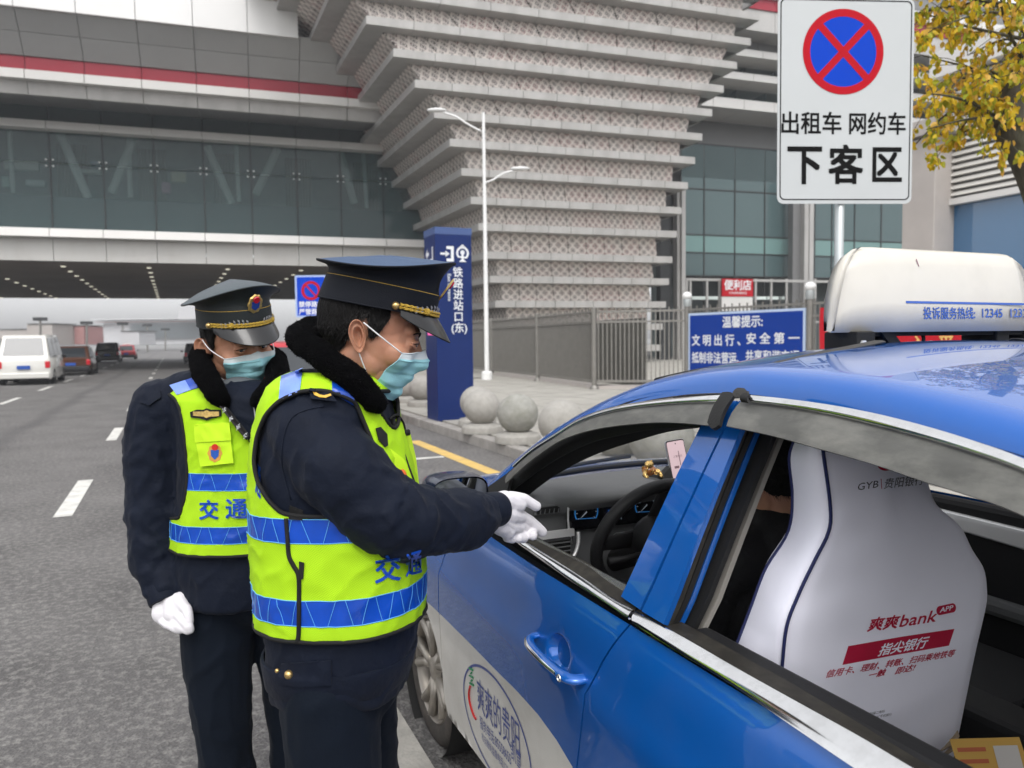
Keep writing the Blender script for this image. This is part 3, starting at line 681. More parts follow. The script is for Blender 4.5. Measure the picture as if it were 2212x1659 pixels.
# ================================================================ small blue sign on a pole, far side of the officers
c = P(672, 640, 19.0); np_ = empty('parking_sign', (c.x, c.y, 0), label='small blue no-parking sign on a thin pole above the red car', cat='sign')
hw = 34/1650*19; hh = 45/1650*19
pm2 = plane_map(c, right0, Z)
mb = MB(); rr = rrect(-hw, -hh, hw, hh, .05); mb.add([pm2(x, y, 0) for x, y in rr]+[pm2(x, y, -.03) for x, y in rr], [tuple(range(len(rr))), tuple(range(2*len(rr)-1, len(rr)-1, -1))]+[(i, i+len(rr), (i+1) % len(rr)+len(rr), (i+1) % len(rr)) for i in range(len(rr))]); build('panel', mb, mat('sign_rim', (.35, .45, .7), rough=.5), np_)
flat('blue_field', rrect(-hw+.045, -hh+.045, hw-.045, hh-.045, .03), pm2, m_sblu, np_, .003)
ringpoly('ring', disc2(0, .14, .235), disc2(0, .14, .17), pm2, m_sred, np_, .006)
flat('slash', [(-.15, .28), (-.12, .31), (.15, .0), (.12, -.03)], pm2, m_sred, np_, .009)
text('lettering', '禁停路段', lambda x, y, l: pm2(x, y-.21, l), m_txt, np_, size=.155, bold=.02, lift=.006)
text('lettering', '严管路段', lambda x, y, l: pm2(x, y-.39, l), m_txt, np_, size=.155, bold=.02, lift=.006)
mb = MB(); mb.tube([(c.x, c.y+.06, 0), (c.x, c.y+.06, c.z+hh)], .04, 10); build('pole', mb, m_galv, np_, smooth=True)
# ================================================================ large white sign
D = 5.2; cs = P(1820, 200, D); thr = radians(4)
ax = (right0*cos(thr)+fwd0*sin(thr)).normalized(); tilt = (Z+right0*(-.006)+fwd0*-.01).normalized()
bs = empty('no_stopping_sign', (cs.x, cs.y, 0), label='large white no-stopping sign with blue and red disc and black characters', cat='sign')
def sign_xy(u, v):
    q = ray(u, v); n_ = ax.cross(tilt); t = (cs-O).dot(n_)/q.dot(n_); p = O+q*t-cs; return p.dot(ax), p.dot(tilt)
ps = plane_map(cs, ax, tilt)
xl, yb = sign_xy(1677, 441); xr, _ = sign_xy(1967, 441); xc = (xl+xr)/2; ytop = sign_xy(1820, -6)[1]
rr = rrect(xl, yb, xr, ytop, .045, 8); n = len(rr); mb = MB()
mb.add([ps(x, y, 0) for x, y in rr]+[ps(x, y, -.004) for x, y in rr], [tuple(range(n)), tuple(range(2*n-1, n-1, -1))]+[(i, i+n, (i+1) % n+n, (i+1) % n) for i in range(n)]); build('panel', mb, m_signw, bs)
b1 = .016; b2 = .0235
ringpoly('border', rrect(xl+b1, yb+b1+.008, xr-b1, ytop-b1, .035, 8), rrect(xl+b2, yb+b2+.008, xr-b2, ytop-b2, .029, 8), ps, m_black, bs, .0012)
dx, dy = sign_xy(1822, 112); dr = abs(sign_xy(1822, 19)[1]-dy)
flat('blue_disc', disc2(dx, dy, dr*.9, 64), ps, m_sblu, bs, .001)
ringpoly('red_ring', disc2(dx, dy, dr, 72), disc2(dx, dy, dr*.82, 72), ps, m_sred, bs, .0022)
for s_, nm in ((1, 'red_bar'), (-1, 'red_bar')):
    a = radians(46)*s_; ca, sa = cos(a), sin(a); L = dr*.9; wd = dr*.085
    flat(nm, [(dx+ca*x-sa*y, dy+sa*x+ca*y) for x, y in ((-L, -wd), (L, -wd), (L, wd), (-L, wd))], ps, m_sred, bs, .0018 if s_ > 0 else .0026)
def sign_text(body, u, v, hpx, wpx, bold, nm='lettering'):
    x, y = sign_xy(u, v); wd = wpx/1650*D; ht = hpx/1650*D
    textfit(nm, body, lambda t, s_, yy, l: ps(x+(t-.5)*wd, y+s_*ht, .0014+l), m_black, bs, size=ht, bold=bold)
sign_text('出租车', 1752.5, 266, 47, 131, .016); sign_text('网约车', 1895, 266, 47, 125, .016)
for ch, u, wpx, v, hpx in (('下', 1737, 76, 358, 79), ('客', 1826, 77, 355, 83), ('区', 1915.5, 66, 355, 73)): sign_text(ch, u, v, hpx, wpx, .022)
pu = P(1814, 500, D+.05); pb = Vector((pu.x-.015, pu.y, .0)); mb = MB(); mb.tube([pb, pu+Z*1.2], .031, 20); build('pole', mb, m_galv, bs, smooth=True)
for z in (2.5, 3.5):
    mb = MB(); mb.tube([(pu.x, pu.y, z), (pu.x, pu.y, z+.03)], .04, 16); build('clamp', mb, m_galv, bs, smooth=40)
# ================================================================ fence
def zf(u, v, d): return P(u, v, d)
FP = [P(905, 800, 44), P(1063, 810, 30), P(1162, 827, 25.3), P(1284, 842, 20.8), P(1484, 842, 20.4), P(1748, 842, 17.2), P(2112, 842, 14.6), P(2400, 842, 12.8)]
FP = [Vector((p.x, p.y, 0)) for p in FP]; HT = 2.25
fn = empty('steel_fence', FP[3]+Z*.15, label='long grey steel picket fence separating the pavement from the station', cat='fence')
pk = MB()
for i, (a, b) in enumerate(zip(FP[:-1], FP[1:])):
    L = (b-a).length; n = int(L/.115); d = (b-a).normalized(); nn = Vector((d.y, -d.x, 0))
    for k in range(1, n):
        p = a+d*(L*k/n); pk.obox(p-d*.014-nn*.014+Z*.32, d*.028, nn*.028, Z*(HT-.28+(.07 if k % 2 else -.0)))
    for z, h in ((.34, .06), (1.95, .05), (HT-.02, .05)):
        mb = MB(); mb.obox(a-nn*.025+Z*z, d*L, nn*.05, Z*h); build('rail', mb, m_steel, fn)
for i in range(1, len(FP)-1):
    a = FP[i]; mb = MB(); mb.tube([a+Z*.12, a+Z*(HT+.12)], .075, 12); build('post', mb, m_steel, fn, smooth=40)
    mb = MB(); mb.lathe([(.13, .12), (.13, .2), (.08, .26)], 12, (a.x, a.y, 0)); build('post_foot', mb, m_steel, fn, smooth=40)
for i in (4, 5):
    a = FP[i]; mb = MB(); mb.lathe([(.09, HT+.1), (.11, HT+.2), (.1, HT+.3)], 12, (a.x, a.y, 0)); build('camera_mount', mb, m_galv, fn, smooth=40)
    mb = MB(); mb.ellipsoid((a.x, a.y, HT+.38), .13, .13, .11, 14, 8); build('dome_camera', mb, m_lamp, fn, smooth=True)
build('picket', pk, m_steel, fn, kind='stuff')
# plinth behind the pavement
mb = MB()
for a, b in zip(FP[1:-1], FP[2:]):
    d = (b-a).normalized(); nn = Vector((d.y, -d.x, 0)); mb.obox(a-nn*.5+Z*.1, d*(b-a).length, nn*.5, Z*.14)
build('low_plinth', mb, m_conc, fn)
# dark hoarding behind the left run of pickets
a, b = FP[0], FP[3]; d = (b-a).normalized(); nn = Vector((-d.y, d.x, 0))
hb = empty('hoarding', (a+b)/2+nn*2, label='dull grey hoarding behind the picket fence at the foot of the tower', cat='hoarding')
mb = MB(); mb.obox(a+nn*1.6+Z*.1, d*((b-a).length-.2), nn*.08, Z*2.0); build('sheet', mb, mat('hoarding_grey', (.085, .082, .072), rough=.7, var=.15, vscale=1), hb)
a, b = FP[4], FP[7]; d = (b-a).normalized(); nn = Vector((-d.y, d.x, 0))
# blue notice on the fence
def fence_pt(u, v, off=.06):
    a, b = FP[4], FP[5]; d = (b-a).normalized(); nn = Vector((d.y, -d.x, 0))
    if nn.dot(fwd0) > 0: nn = -nn
    q = ray(u, v); t = ((a+nn*off-O).dot(nn))/q.dot(nn); return O+q*t, d, nn
A, d, nn = fence_pt(1487, 678); Bq = fence_pt(1740, 664)[0]; Cq = fence_pt(1490, 808)[0]
Wn = (Bq-A).dot(d); Hn = 1.62; zt_ = (A.z+Bq.z)/2
nb = empty('notice_board', (A.x, A.y, zt_-Hn), label='blue notice board with white characters fixed to the picket fence', cat='sign')
pn = plane_map((A.x, A.y, zt_), d, Z)
mb = MB(); mb.obox(pn(0, -Hn, -.03), d*Wn, nn*.03, Z*Hn); build('panel', mb, mat('notice_rim', (.45, .55, .72), rough=.5), nb)
flat('blue_field', [(.06, -Hn+.06), (Wn-.06, -Hn+.06), (Wn-.06, -.06), (.06, -.06)], pn, m_nblu, nb, .004)
def ntext(body, u, v, hpx, u2):
    p = fence_pt(u, v)[0]-pn(0, 0); x = p.dot(d); y = p.z; x2 = (fence_pt(u2, v)[0]-pn(0, 0)).dot(d); dd = (fence_pt(u, v)[0]-O).dot(fwd0); h = hpx/1650*dd
    textfit('lettering', body, lambda t, s_, yy, l: pn(x+t*(x2-x), y+yy, .008+l), m_txt, nb, size=h, bold=.018)
ntext('温馨提示:', 1561, 696, 26, 1648)
ntext('文 明 出 行 、', 1495, 735, 25, 1600); ntext('安 全 第 一', 1613, 731, 25, 1728)
ntext('抵制非法营运、', 1495, 772, 25, 1598); ntext('共享和谐交通', 1611, 768, 25, 1728)
ntext('贵阳市交通运输局', 1500, 806, 20, 1700)
# red banner right of the notice
def fence2(u, v, off=.08):
    a, b = FP[5], FP[6]; d = (b-a).normalized(); nn = Vector((d.y, -d.x, 0))
    if nn.dot(fwd0) > 0: nn = -nn
    q = ray(u, v); t = ((a+nn*off-O).dot(nn))/q.dot(nn); return O+q*t, d, nn
A, d, nn = fence2(1772, 665); Bq = fence2(2092, 700)[0]; W2 = (Bq-A).dot(d); H2 = 1.5
bn = empty('red_banner', (A.x, A.y, A.z-H2), label='red cloth banner with gold characters on the fence behind the taxi roof light', cat='banner')
pb2 = plane_map((A.x, A.y, A.z), d, Z)
mb = MB(); rows = [[pb2(W2*i/30, -H2*j/6, .01+.015*sin(i*1.3+j)) for i in range(31)] for j in range(7)]; mb.grid(rows); build('cloth', mb, m_banner, bn, smooth=True)
for ch, u in (('出', 1925), ('入', 1985), ('平', 2045)):
    p = fence2(u, 742)[0]-pb2(0, 0); text('lettering', ch, lambda a_, b_, l, p=p: pb2(p.dot(d)+a_, p.z+b_, l), m_gold, bn, size=.3, bold=.02, lift=.035)
# ================================================================ tree with yellow autumn leaves
tr = empty('autumn_tree', (6.2, 2.4, .13), label='autumn tree with yellow-green leaves hanging behind the white sign', cat='tree')
m_bark = mat('bark', (.07, .062, .045), rough=.9, var=.3, vscale=20, bump=1.0, bscale=40, stretch=(1, 1, .4), dirt=(.12, .13, .06), dscale=6, damt=.6)
dT = 6.3
tk = [P(2330, 760, dT), P(2290, 560, dT), P(2250, 420, dT), P(2212, 330, dT), P(2180, 270, dT), P(2200, 190, dT), P(2235, 90, dT), P(2240, -60, dT), P(2200, -220, dT)]
base = Vector((tk[0].x, tk[0].y, .1)); L = base-root_loc(tr); tr.location = base
mb = MB(); pth = smooth_path([base, base.lerp(tk[0], .6)]+tk, 4); mb.tube(pth, [lerp(.17, .075, i/(len(pth)-1)) for i in range(len(pth))], 14)
tko = build('trunk', mb, m_bark, tr, smooth=True)
rnd = random.Random(4); twigs = []
starts = [pth[i] for i in (16, 20, 24, 26, 28, 30, 32, 34, 36, 38)]
targets = [(2000, 280), (1985, 200), (1990, 120), (2000, 30), (2060, 300), (2110, 250), (2050, 200), (2090, 120), (2030, 60), (2120, 40), (2150, 300), (1960, 330), (2140, 150), (1990, -60), (2080, -80), (2160, -40), (2230, -120), (2300, 60), (2330, 200), (1900, -20), (1880, 60), (2350, -100)]
for (u, v) in targets:
    e = P(u, v, dT+rnd.uniform(-.6, .6)); s_ = min(starts, key=lambda p: (p-e).length+rnd.uniform(0, .3))
    m1 = s_.lerp(e, .5)+Vector((rnd.uniform(-.15, .15), rnd.uniform(-.15, .15), rnd.uniform(.02, .18)))
    path = smooth_path([s_, m1, e], 6); mb = MB(); mb.tube(path, [lerp(.018, .003, i/(len(path)-1)) for i in range(len(path))], 6)
    build('limb', mb, m_bark, tr, smooth=True)
    for k in range(9):
        b0 = path[rnd.randint(3, len(path)-1)]; dd = Vector((rnd.gauss(0, 1), rnd.gauss(0, 1), rnd.gauss(-.35, .6))).normalized()*rnd.uniform(.18, .5)
        twigs.append([b0, b0+dd*.5+Vector((0, 0, .03)), b0+dd])
mb = MB()
for t in twigs: mb.tube(t, .0028, 4, cap=False)
build('twigs', mb, m_bark, tr, kind='stuff')
def leaf_mat(nm, c1, c2):
    m = mat(nm, c1, rough=.5, spec=.3); n = m.node_tree.nodes; l = m.node_tree.links; b = n['Principled BSDF']
    g = n.new('ShaderNodeNewGeometry'); mx = n.new('ShaderNodeMix'); mx.data_type = 'RGBA'; l.new(g.outputs['Random Per Island'], mx.inputs[0]); mx.inputs[6].default_value = (*c1, 1); mx.inputs[7].default_value = (*c2, 1)
    l.new(mx.outputs[2], b.inputs['Base Color'])
    tr_ = n.new('ShaderNodeBsdfTranslucent'); l.new(mx.outputs[2], tr_.inputs[0]); ms = n.new('ShaderNodeMixShader'); ms.inputs[0].default_value = .35
    out = n['Material Output']; l.new(b.outputs[0], ms.inputs[1]); l.new(tr_.outputs[0], ms.inputs[2]); l.new(ms.outputs[0], out.inputs[0]); return m
ml = [leaf_mat('leaf_yellow', (.70, .45, .02), (.56, .42, .015)), leaf_mat('leaf_green', (.30, .34, .02), (.42, .40, .03)), leaf_mat('leaf_orange', (.68, .36, .06), (.7, .48, .10))]
def leaf(mb, p, dr, s):
    dr = dr.normalized(); x = dr.cross(Vector((rnd.gauss(0, 1), rnd.gauss(0, 1), rnd.gauss(0, .5)))).normalized(); nn = x.cross(dr)
    pts = [p, p+dr*s*.3+x*s*.3+nn*s*.04, p+dr*s*.7+x*s*.27+nn*s*.05, p+dr*s*1.05-nn*s*.1, p+dr*s*.7-x*s*.27+nn*s*.05, p+dr*s*.3-x*s*.3+nn*s*.04]
    mb.add(pts+[p+dr*s*.5-nn*s*.03], [(0, 1, 6), (1, 2, 6), (2, 3, 6), (3, 4, 6), (4, 5, 6), (5, 0, 6)])
ends = [t for t in twigs]
singles = 0; bulk = [MB(), MB(), MB()]
allv = []
for t in twigs:
    for k in range(rnd.randint(14, 23)):
        f = rnd.uniform(.2, 1.0); p = t[1].lerp(t[2], f) if f > .5 else t[0].lerp(t[1], f*2)
        p = p+Vector((rnd.gauss(0, .022), rnd.gauss(0, .022), rnd.gauss(-.01, .02))); allv.append(p)
rnd.shuffle(allv)
tree_leaves = []
for i, p in enumerate(allv):
    c = rnd.choices((0, 1, 2), (5, 3.2, 1.6))[0]; dr = Vector((rnd.gauss(0, .5), rnd.gauss(0, .5), -1+rnd.gauss(0, .45))); s = rnd.uniform(.045, .07)
    if singles < 290 and (p-O).dot(fwd0) < dT+.2:
        mb = MB(); leaf(mb, p, dr, s); build('leaf', mb, ml[c], tr); singles += 1
    else: leaf(bulk[c], p, dr, s)
for b_, m_ in zip(bulk, ml): build('leaves', b_, m_, tr, kind='stuff')

# ================================================================ traffic
m_rub = mat('tyre_rubber', (.02, .02, .02), rough=.8); m_rim = mat('rim_alloy', (.45, .43, .41), rough=.35, metal=.7)
m_cg = mat('car_glass', (.02, .025, .03), rough=.04, spec=.8); m_tail = mat('tail_light', (.5, .01, .02), rough=.2, coat=.5)
m_plate = mat('plate_blue', (.02, .08, .35), rough=.5); m_trim = mat('black_trim', (.02, .02, .022), rough=.5)
def vehicle(name, loc, W, L, Hh, paint, label, cat='car', van=False, low=None, taxi=False):
    t = empty(name, loc, label=label, cat=cat, group='traffic on the station road'); x0, y0, z0 = loc
    def q(x, y, z): return Vector((x0+x, y0+y, z0+z))
    hb = Hh*(.56 if not van else .52); g = .2
    # rear at y=0, front at y=L; sections across the length
    if van: st = [(0, g+.12, hb*.9, .94), (.06, g, hb, 1), (L*.5, g, hb, 1), (L*.86, g, hb*.98, 1), (L*.97, g, hb*.8, .95), (L, g+.1, hb*.62, .85)]; top = [(.08, .9), (.3, 1.0), (L*.5, 1.0), (L*.72, .96)]
    else: st = [(0, g+.18, hb*.93, .9), (.08, g+.05, hb*.98, .97), (L*.3, g, hb, 1), (L*.62, g, hb*.98, 1), (L*.9, g, hb*.82, .96), (L, g+.1, hb*.68, .82)]; top = [(L*.03, .88), (L*.16, .99), (L*.42, 1.0), (L*.58, .9)]
    mb = MB(); rows = []
    for y, zb, zt2, wf in st:
        w2 = W/2*wf; rows.append([q(-w2*.92, y, zb), q(-w2, y, zb+.12), q(-w2, y, lerp(zb, zt2, .6)), q(-w2*.95, y, zt2), q(-w2*.8, y, zt2+.015), q(w2*.8, y, zt2+.015), q(w2*.95, y, zt2), q(w2, y, lerp(zb, zt2, .6)), q(w2, y, zb+.12), q(w2*.92, y, zb)])
    mb.grid(rows); n = len(rows[0]); mb.f += [tuple(range(n-1, -1, -1)), tuple((len(rows)-1)*n+i for i in range(n))]; mb.mi += [0, 0]
    build('body', mb, paint, t, smooth=50, weld=True)
    mb = MB(); rows = []
    ys = (.05, L*(.1 if van else .12), L*(.8 if van else .62), L*(.93 if van else .74)) if van else (L*.02, L*.15, L*.55, L*.72)
    for (y, zz, wf) in ((ys[0], hb-.02, .95), (ys[1], Hh-.04, .8), (ys[2], Hh, .78), (ys[3], hb-.02, .92)):
        rows.append((y, zz, wf))
    a, b, c_, d_ = rows; w2 = W/2
    def ring(y, zz, wf): return [q(-w2*wf, y, zz), q(w2*wf, y, zz)]
    A, B2, C2, D2 = ring(*a), ring(*b), ring(*c_), ring(*d_)
    mb.add([A[0], A[1], B2[1], B2[0], C2[1], C2[0], D2[1], D2[0]], [(0, 1, 2, 3), (3, 2, 4, 5), (5, 4, 6, 7), (0, 3, 5, 7), (1, 6, 4, 2)])
    cab = build('cabin', mb, paint, t, bevel=.07, weld=True, smooth=50)
    def glass(nm, pts, m_=m_cg): mb = MB(); mb.add(pts, [(0, 1, 2, 3)]); o = build(nm, mb, m_, t); return o
    def inset(p4, i1, i2, out): # p4: bl br tr tl
        bl, br, tr_, tl = p4; nrm = (br-bl).cross(tl-bl).normalized()*out
        f = lambda s_, r_: (bl*(1-s_)+br*s_)*(1-r_)+(tl*(1-s_)+tr_*s_)*r_+nrm
        return [f(i1, i2), f(1-i1, i2), f(1-i1, 1-i2*.9), f(i1, 1-i2*.9)]
    glass('rear_window', inset([A[0], A[1], B2[1], B2[0]], .1, .14, .012)); glass('windscreen', inset([D2[1], D2[0], C2[0], C2[1]], .06, .1, .012))
    for side in (0, 1):
        for f0, f1 in (((.0, .34), (.36, .66), (.68, 1.0)) if van else ((.04, .46), (.49, .96))):
            X = lambda yy, r_: (A[side]*(1-yy)+D2[side]*yy)*(1-r_)+(B2[side]*(1-yy)+C2[side]*yy)*r_+Vector(((-.015 if side == 0 else .015), 0, 0))
            pts = [X(f0, .12), X(f1, .12), X(f1, .88), X(f0, .88)]
            glass('side_window', pts if side else pts[::-1])
    for sx_ in (-1, 1):
        for yy in (L*.18, L*.81):
            wh = empty('wheel', q(0, 0, 0)-root_loc(t)); wh.parent = t; wh.location = (0, 0, 0)
            R = .31; M3 = Matrix.Rotation(pi/2, 3, 'Y'); cc = q(sx_*(W/2-.1), yy, R)
            mb = MB(); mb.lathe([(R*.62, -.11), (R*.95, -.11), (R, -.08), (R, .08), (R*.95, .11), (R*.62, .11)], 22, cc, M3); build('tyre', mb, m_rub, wh, smooth=40)
            mb = MB(); mb.lathe([(.01, .09*sx_), (R*.2, .1*sx_), (R*.62, .07*sx_)], 18, cc, M3); build('rim', mb, m_rim, wh, smooth=40)
        mb = MB(); xx = sx_*W/2*.86; zc_ = hb*(.82 if not van else .78); mb.box((x0+xx-.09, y0-.02, zc_-.16), (x0+xx+.09, y0+.12, zc_+.12)); build('tail_light', mb, m_tail, t, bevel=.03)
        mb = MB(); mb.ellipsoid(q(sx_*(W/2+.1), L*.68, hb+.06), .1, .06, .075, 10, 6); build('wing_mirror', mb, m_trim, t, smooth=True)
    mb = MB(); mb.box((x0-W/2*.93, y0-.07, g+.05), (x0+W/2*.93, y0+.1, g+.28)); build('bumper', mb, low or m_trim, t, bevel=.04)
    mb = MB(); mb.box((x0-.22, y0-.075, hb*.6), (x0+.22, y0-.03, hb*.6+.14)); build('number_plate', mb, m_plate, t)
    mb = MB(); mb.box((x0-W/2*.9, y0+.3, .17), (x0+W/2*.9, y0+L-.3, .34)); build('underbody', mb, m_rub, t)
    if taxi: mb = MB(); mb.box((x0-.35, y0+L*.32, Hh), (x0+.35, y0+L*.32+.25, Hh+.16)); build('roof_light', mb, m_lamp, t, bevel=.04)
    return t
p_white = mat('paint_white', (.62, .61, .57), rough=.25, coat=.6); p_black = mat('paint_black', (.016, .018, .022), rough=.2, coat=.8)
p_orange = mat('paint_copper', (.07, .025, .012), rough=.3, coat=.6); p_redc = mat('paint_red', (.42, .02, .03), rough=.3, coat=.6)
vehicle('white_van', (-5.28, 34.6, 0), 1.85, 4.4, 1.98, p_white, 'white minivan with pale bumper driving away before the bridge', 'van', van=True, low=p_white)
vehicle('dark_car', (-7.95, 36.5, 0), 1.8, 4.4, 1.5, p_black, 'dark car cut off by the left edge of the photo')
vehicle('copper_car', (-4.7, 44.0, 0), 1.8, 4.3, 1.5, p_orange, 'dark copper car just ahead of the white van')
vehicle('black_suv', (-5.15, 74, 0), 1.9, 4.5, 1.75, p_black, 'black car driving away beyond the bridge, right of the van')
vehicle('red_car', (-4.4, 88, 0), 1.8, 4.4, 1.5, p_redc, 'small red and white car far beyond the bridge', taxi=True)
vehicle('black_hatchback', (1.7, 62, 0), 1.9, 4.4, 1.6, p_black, 'black car in the far lane just left of the rear officer collar')
vehicle('red_taxi', (2.12, 13.2, 0), 1.78, 4.2, 1.56, p_redc, 'red car with white lower body parked behind the two officers', low=p_white)
# ================================================================ far background
fb = empty('distant_terminal', (-30, 190, 0), label='pale distant terminal with a wide roof and blue-grey louvres', cat='building')
m_far = mat('far_pale', (.55, .55, .56), rough=.7); m_farb = mat('far_blue', (.30, .36, .38), rough=.6); m_farr = mat('far_red_hazed', (.42, .22, .21), rough=.6)  # the red is lightened: haze put into its colour
dF = 190
def fp(u, v, d=dF): return P(u, v, d)
def slab(nm, u0, v0, u1, v1, m, parent, d=dF, dep=8):
    a = fp(u0, v0, d); b = fp(u1, v1, d); w_ = (b-a).dot(right0); mb = MB(); mb.obox(Vector((a.x, a.y, a.z)), right0*w_, fwd0*dep, Z*(b.z-a.z)); return build(nm, mb, m, parent)
slab('roof', 195, 692, 440, 686, m_far, fb, 188); slab('roof_edge', 205, 696, 440, 692.5, m_farr, fb, 188.5)
slab('wall', 225, 745, 440, 696, m_far, fb)
for k in range(9): slab('louvre', 277+abs(4-k)*.6, 702+3.6*k, 440, 699.5+3.6*k, m_farb, fb, 189.2, .5)
slab('side_block', 386, 690, 470, 655, m_far, fb, 186)
for i, (u, h, u2, m_, lb) in enumerate(((60, 700, 112, m_conc, 'low grey building at the far left with a dark mast'), (112, 704, 180, m_farr, 'low red-fronted building behind the white van'), (262, 716, 300, m_far, 'pale low building beyond the black car'), (0, 712, 58, m_conc, 'grey wall at the far left edge behind the traffic'))):
    r_ = empty('low_building', fp(u, 745, 120+6*i), label=lb, cat='building'); slab('wall', u, 745, u2, h, m_, r_, 120+6*i, 6); slab('roof', u-2, h, u2+2, h-2.2, m_alud, r_, 119.8+6*i, 6.5)
for i, (u, v) in enumerate(((87, 690), (187, 698), (265, 700), (318, 703), (357, 712))):
    d_ = 110+14*i; a = fp(u, 746, d_); b = fp(u, v, d_)
    r_ = empty('floodlight_mast', (a.x, a.y, 0), label='far floodlight mast, %s' % ('leftmost, above the grey building', 'behind the roof of the white van', 'above the black car beyond the bridge', 'in front of the distant terminal louvres', 'nearest the rear officer cap')[i], cat='mast', group='floodlight masts beyond the bridge')
    mb = MB(); mb.tube([(a.x, a.y, 0), (b.x, b.y, b.z)], .16, 8); build('pole', mb, m_steel, r_); mb = MB(); mb.box((b.x-.9, b.y-.2, b.z-.2), (b.x+.9, b.y+.2, b.z+.3)); build('lamp_head', mb, m_dark, r_)
mb = MB(); mb.box((-30, 90, 0), (-14, 90.5, 1.2)); r_ = empty('roadside_wall', (-22, 90, 0), label='low concrete wall along the far left of the road', cat='wall'); build('wall', mb, m_conc, r_)
# ================================================================ the taxi
XC = 1.70
_k = smooth_path([(a, b, 0) for a, b in ((.12, .85), (.22, .825), (.38, .812), (.55, .806), (.66, .800), (.722, .7965), (.742, .799), (.79, .811), (.86, .823), (.915, .842), (.96, .872), (1.02, .898), (1.11, .935), (1.25, .995), (1.40, 1.065), (1.5, 1.12))], 6)
_kz = [p.x for p in _k]; _kx = [p.y for p in _k]
def sx(z): return interp(z, _kz, _kx)
def yb(y): return (max(0, y-2.85)**2*.16 + max(0, .35-y)**2*.10)
def side(y, z, out=0.): return Vector((sx(z)+yb(y)-out, y, z))
def rside(y, z, out=0.): return Vector((2*XC-(sx(z)+yb(y)-out), y, z))
def S(u, v, out=0.):
    q = ray(u, v); lo, hi = .3, 6.
    for _ in range(44):
        m = (lo+hi)/2; w_ = O+q*m
        if w_.x > sx(w_.z)-out: hi = m
        else: lo = m
    w_ = O+q*lo; return (w_.y, w_.z)
def SL_(pts, out=0.): return [S(u, v, out) for u, v in pts]
p_blue = mat('taxi_blue', (.003, .105, .44), rough=.26, metal=.25, coat=1.0, coatrough=.012, dirt=(.10, .15, .28), dscale=7, damt=.12)
p_wht = mat('taxi_white', (.60, .585, .55), rough=.35, coat=.6, dirt=(.33, .30, .26), dscale=3, damt=.55)
m_chr = mat('chrome', (.75, .75, .74), rough=.1, metal=1.0, dirt=(.35, .34, .32), dscale=20, damt=.35)
m_seal = mat('rubber_seal', (.010, .010, .010), rough=.6, bump=.1, bscale=200)
m_sealg = mat('rubber_grey', (.022, .020, .017), rough=.55, spec=.25, dirt=(.07, .064, .05), dscale=30, damt=.5)
m_visor = mat('visor_plastic', (.085, .085, .078), rough=.45, spec=.4, var=.25, vscale=14, dirt=(.19, .187, .168), dscale=16, damt=.8, stretch=(1, .5, 1))
m_int = mat('interior_black', (.010, .010, .011), rough=.6, bump=.15, bscale=500)
m_int2 = mat('dash_grey', (.12, .123, .125), rough=.65, bump=.25, bscale=700)
m_slv = mat('silver_trim', (.72, .72, .72), rough=.42, metal=.5)
m_beige = mat('pillar_trim', (.26, .245, .22), rough=.7)
m_wsc = mat('windscreen_glass', (.8, .85, .83), rough=.0, alpha=.13, spec=.7)
taxi = empty('taxi', (1.7, 1.4, 0), label='blue and white taxi with its windows open, pulled up beside the two officers', cat='taxi')
# --- doors and wings, left side
gF = SL_([(959, 1207), (948, 1240), (948, 1316)])+[(2.452, .42), (2.448, .30), (2.43, .23)]
gB = SL_([(1366, 1336), (1300, 1428), (1262, 1499), (1258, 1534), (1244, 1659)])+[(1.49, .42), (1.49, .30), (1.46, .23)]
gB[0] = (gB[0][0], .926)
door = [(1.8, .926), (2.34, .936), (2.375, .86)]+gF+gB[::-1]
bw = [(3.9, .57), (2.9, .577), (2.45, .588), (2.15, .59), (1.97, .588), (1.80, .589), (1.68, .583), (1.58, .565), (1.49, .53), (1.35, .45), (1.2, .33), (1.1, .2)]
def bwz(y): return interp(-y, [-p[0] for p in bw], [p[1] for p in bw])
def reg(y, z): return 1 if z < bwz(y) else 0
two = [p_blue, p_wht]
clipd = [(2.446, .588), (2.15, .59), (1.97, .588), (1.80, .589), (1.68, .583), (1.58, .565), (1.478, .53)]
h0 = S(1132, 1380, .035); h1 = S(1232, 1450, .035)
HC = ((h0[0]+h1[0])/2+.004, (h0[1]+h1[1])/2-.006)
def dside(y, z):
    r_ = math.hypot((y-HC[0])/.056, (z-HC[1])/.044)
    d = .024*max(0, min(1, (1.06-r_)/.35)); d = d*d*(3*.024-2*d)/.024**2 if d > 0 else 0
    return side(y, z, -d)
dish = [[(HC[0]+.056*r_*cos(a), HC[1]+.044*r_*sin(a)) for a in [2*pi*k/28 for k in range(29)]] for r_ in (1.1, 1.0, .88, .75, .55, .3)]
fd = panel('front_door', door, .025, dside, two, taxi, extra=[clipd]+dish, region=reg, flip=True, solid=.02, label='front door with blue upper and white lower half')
g = .006
rear_door = [(gB[0][0]-g, gB[0][1])]+[(y-g, z) for y, z in gB[1:]]+[(.62, .23), (.46, .38), (.36, .62), (.30, .80), (.27, .926), (.8, .926)]
clipr = [(1.468, .528), (1.35, .45), (1.2, .33), (1.1, .235)]
rd = panel('rear_door', rear_door, .03, side, two, taxi, extra=[clipr], region=reg, flip=True, solid=.02)
yw, zw, Rw = 2.745, .265, .31
arch = [(yw+Rw*cos(a), zw+Rw*sin(a)) for a in [radians(172-164*k/20) for k in range(21)]]
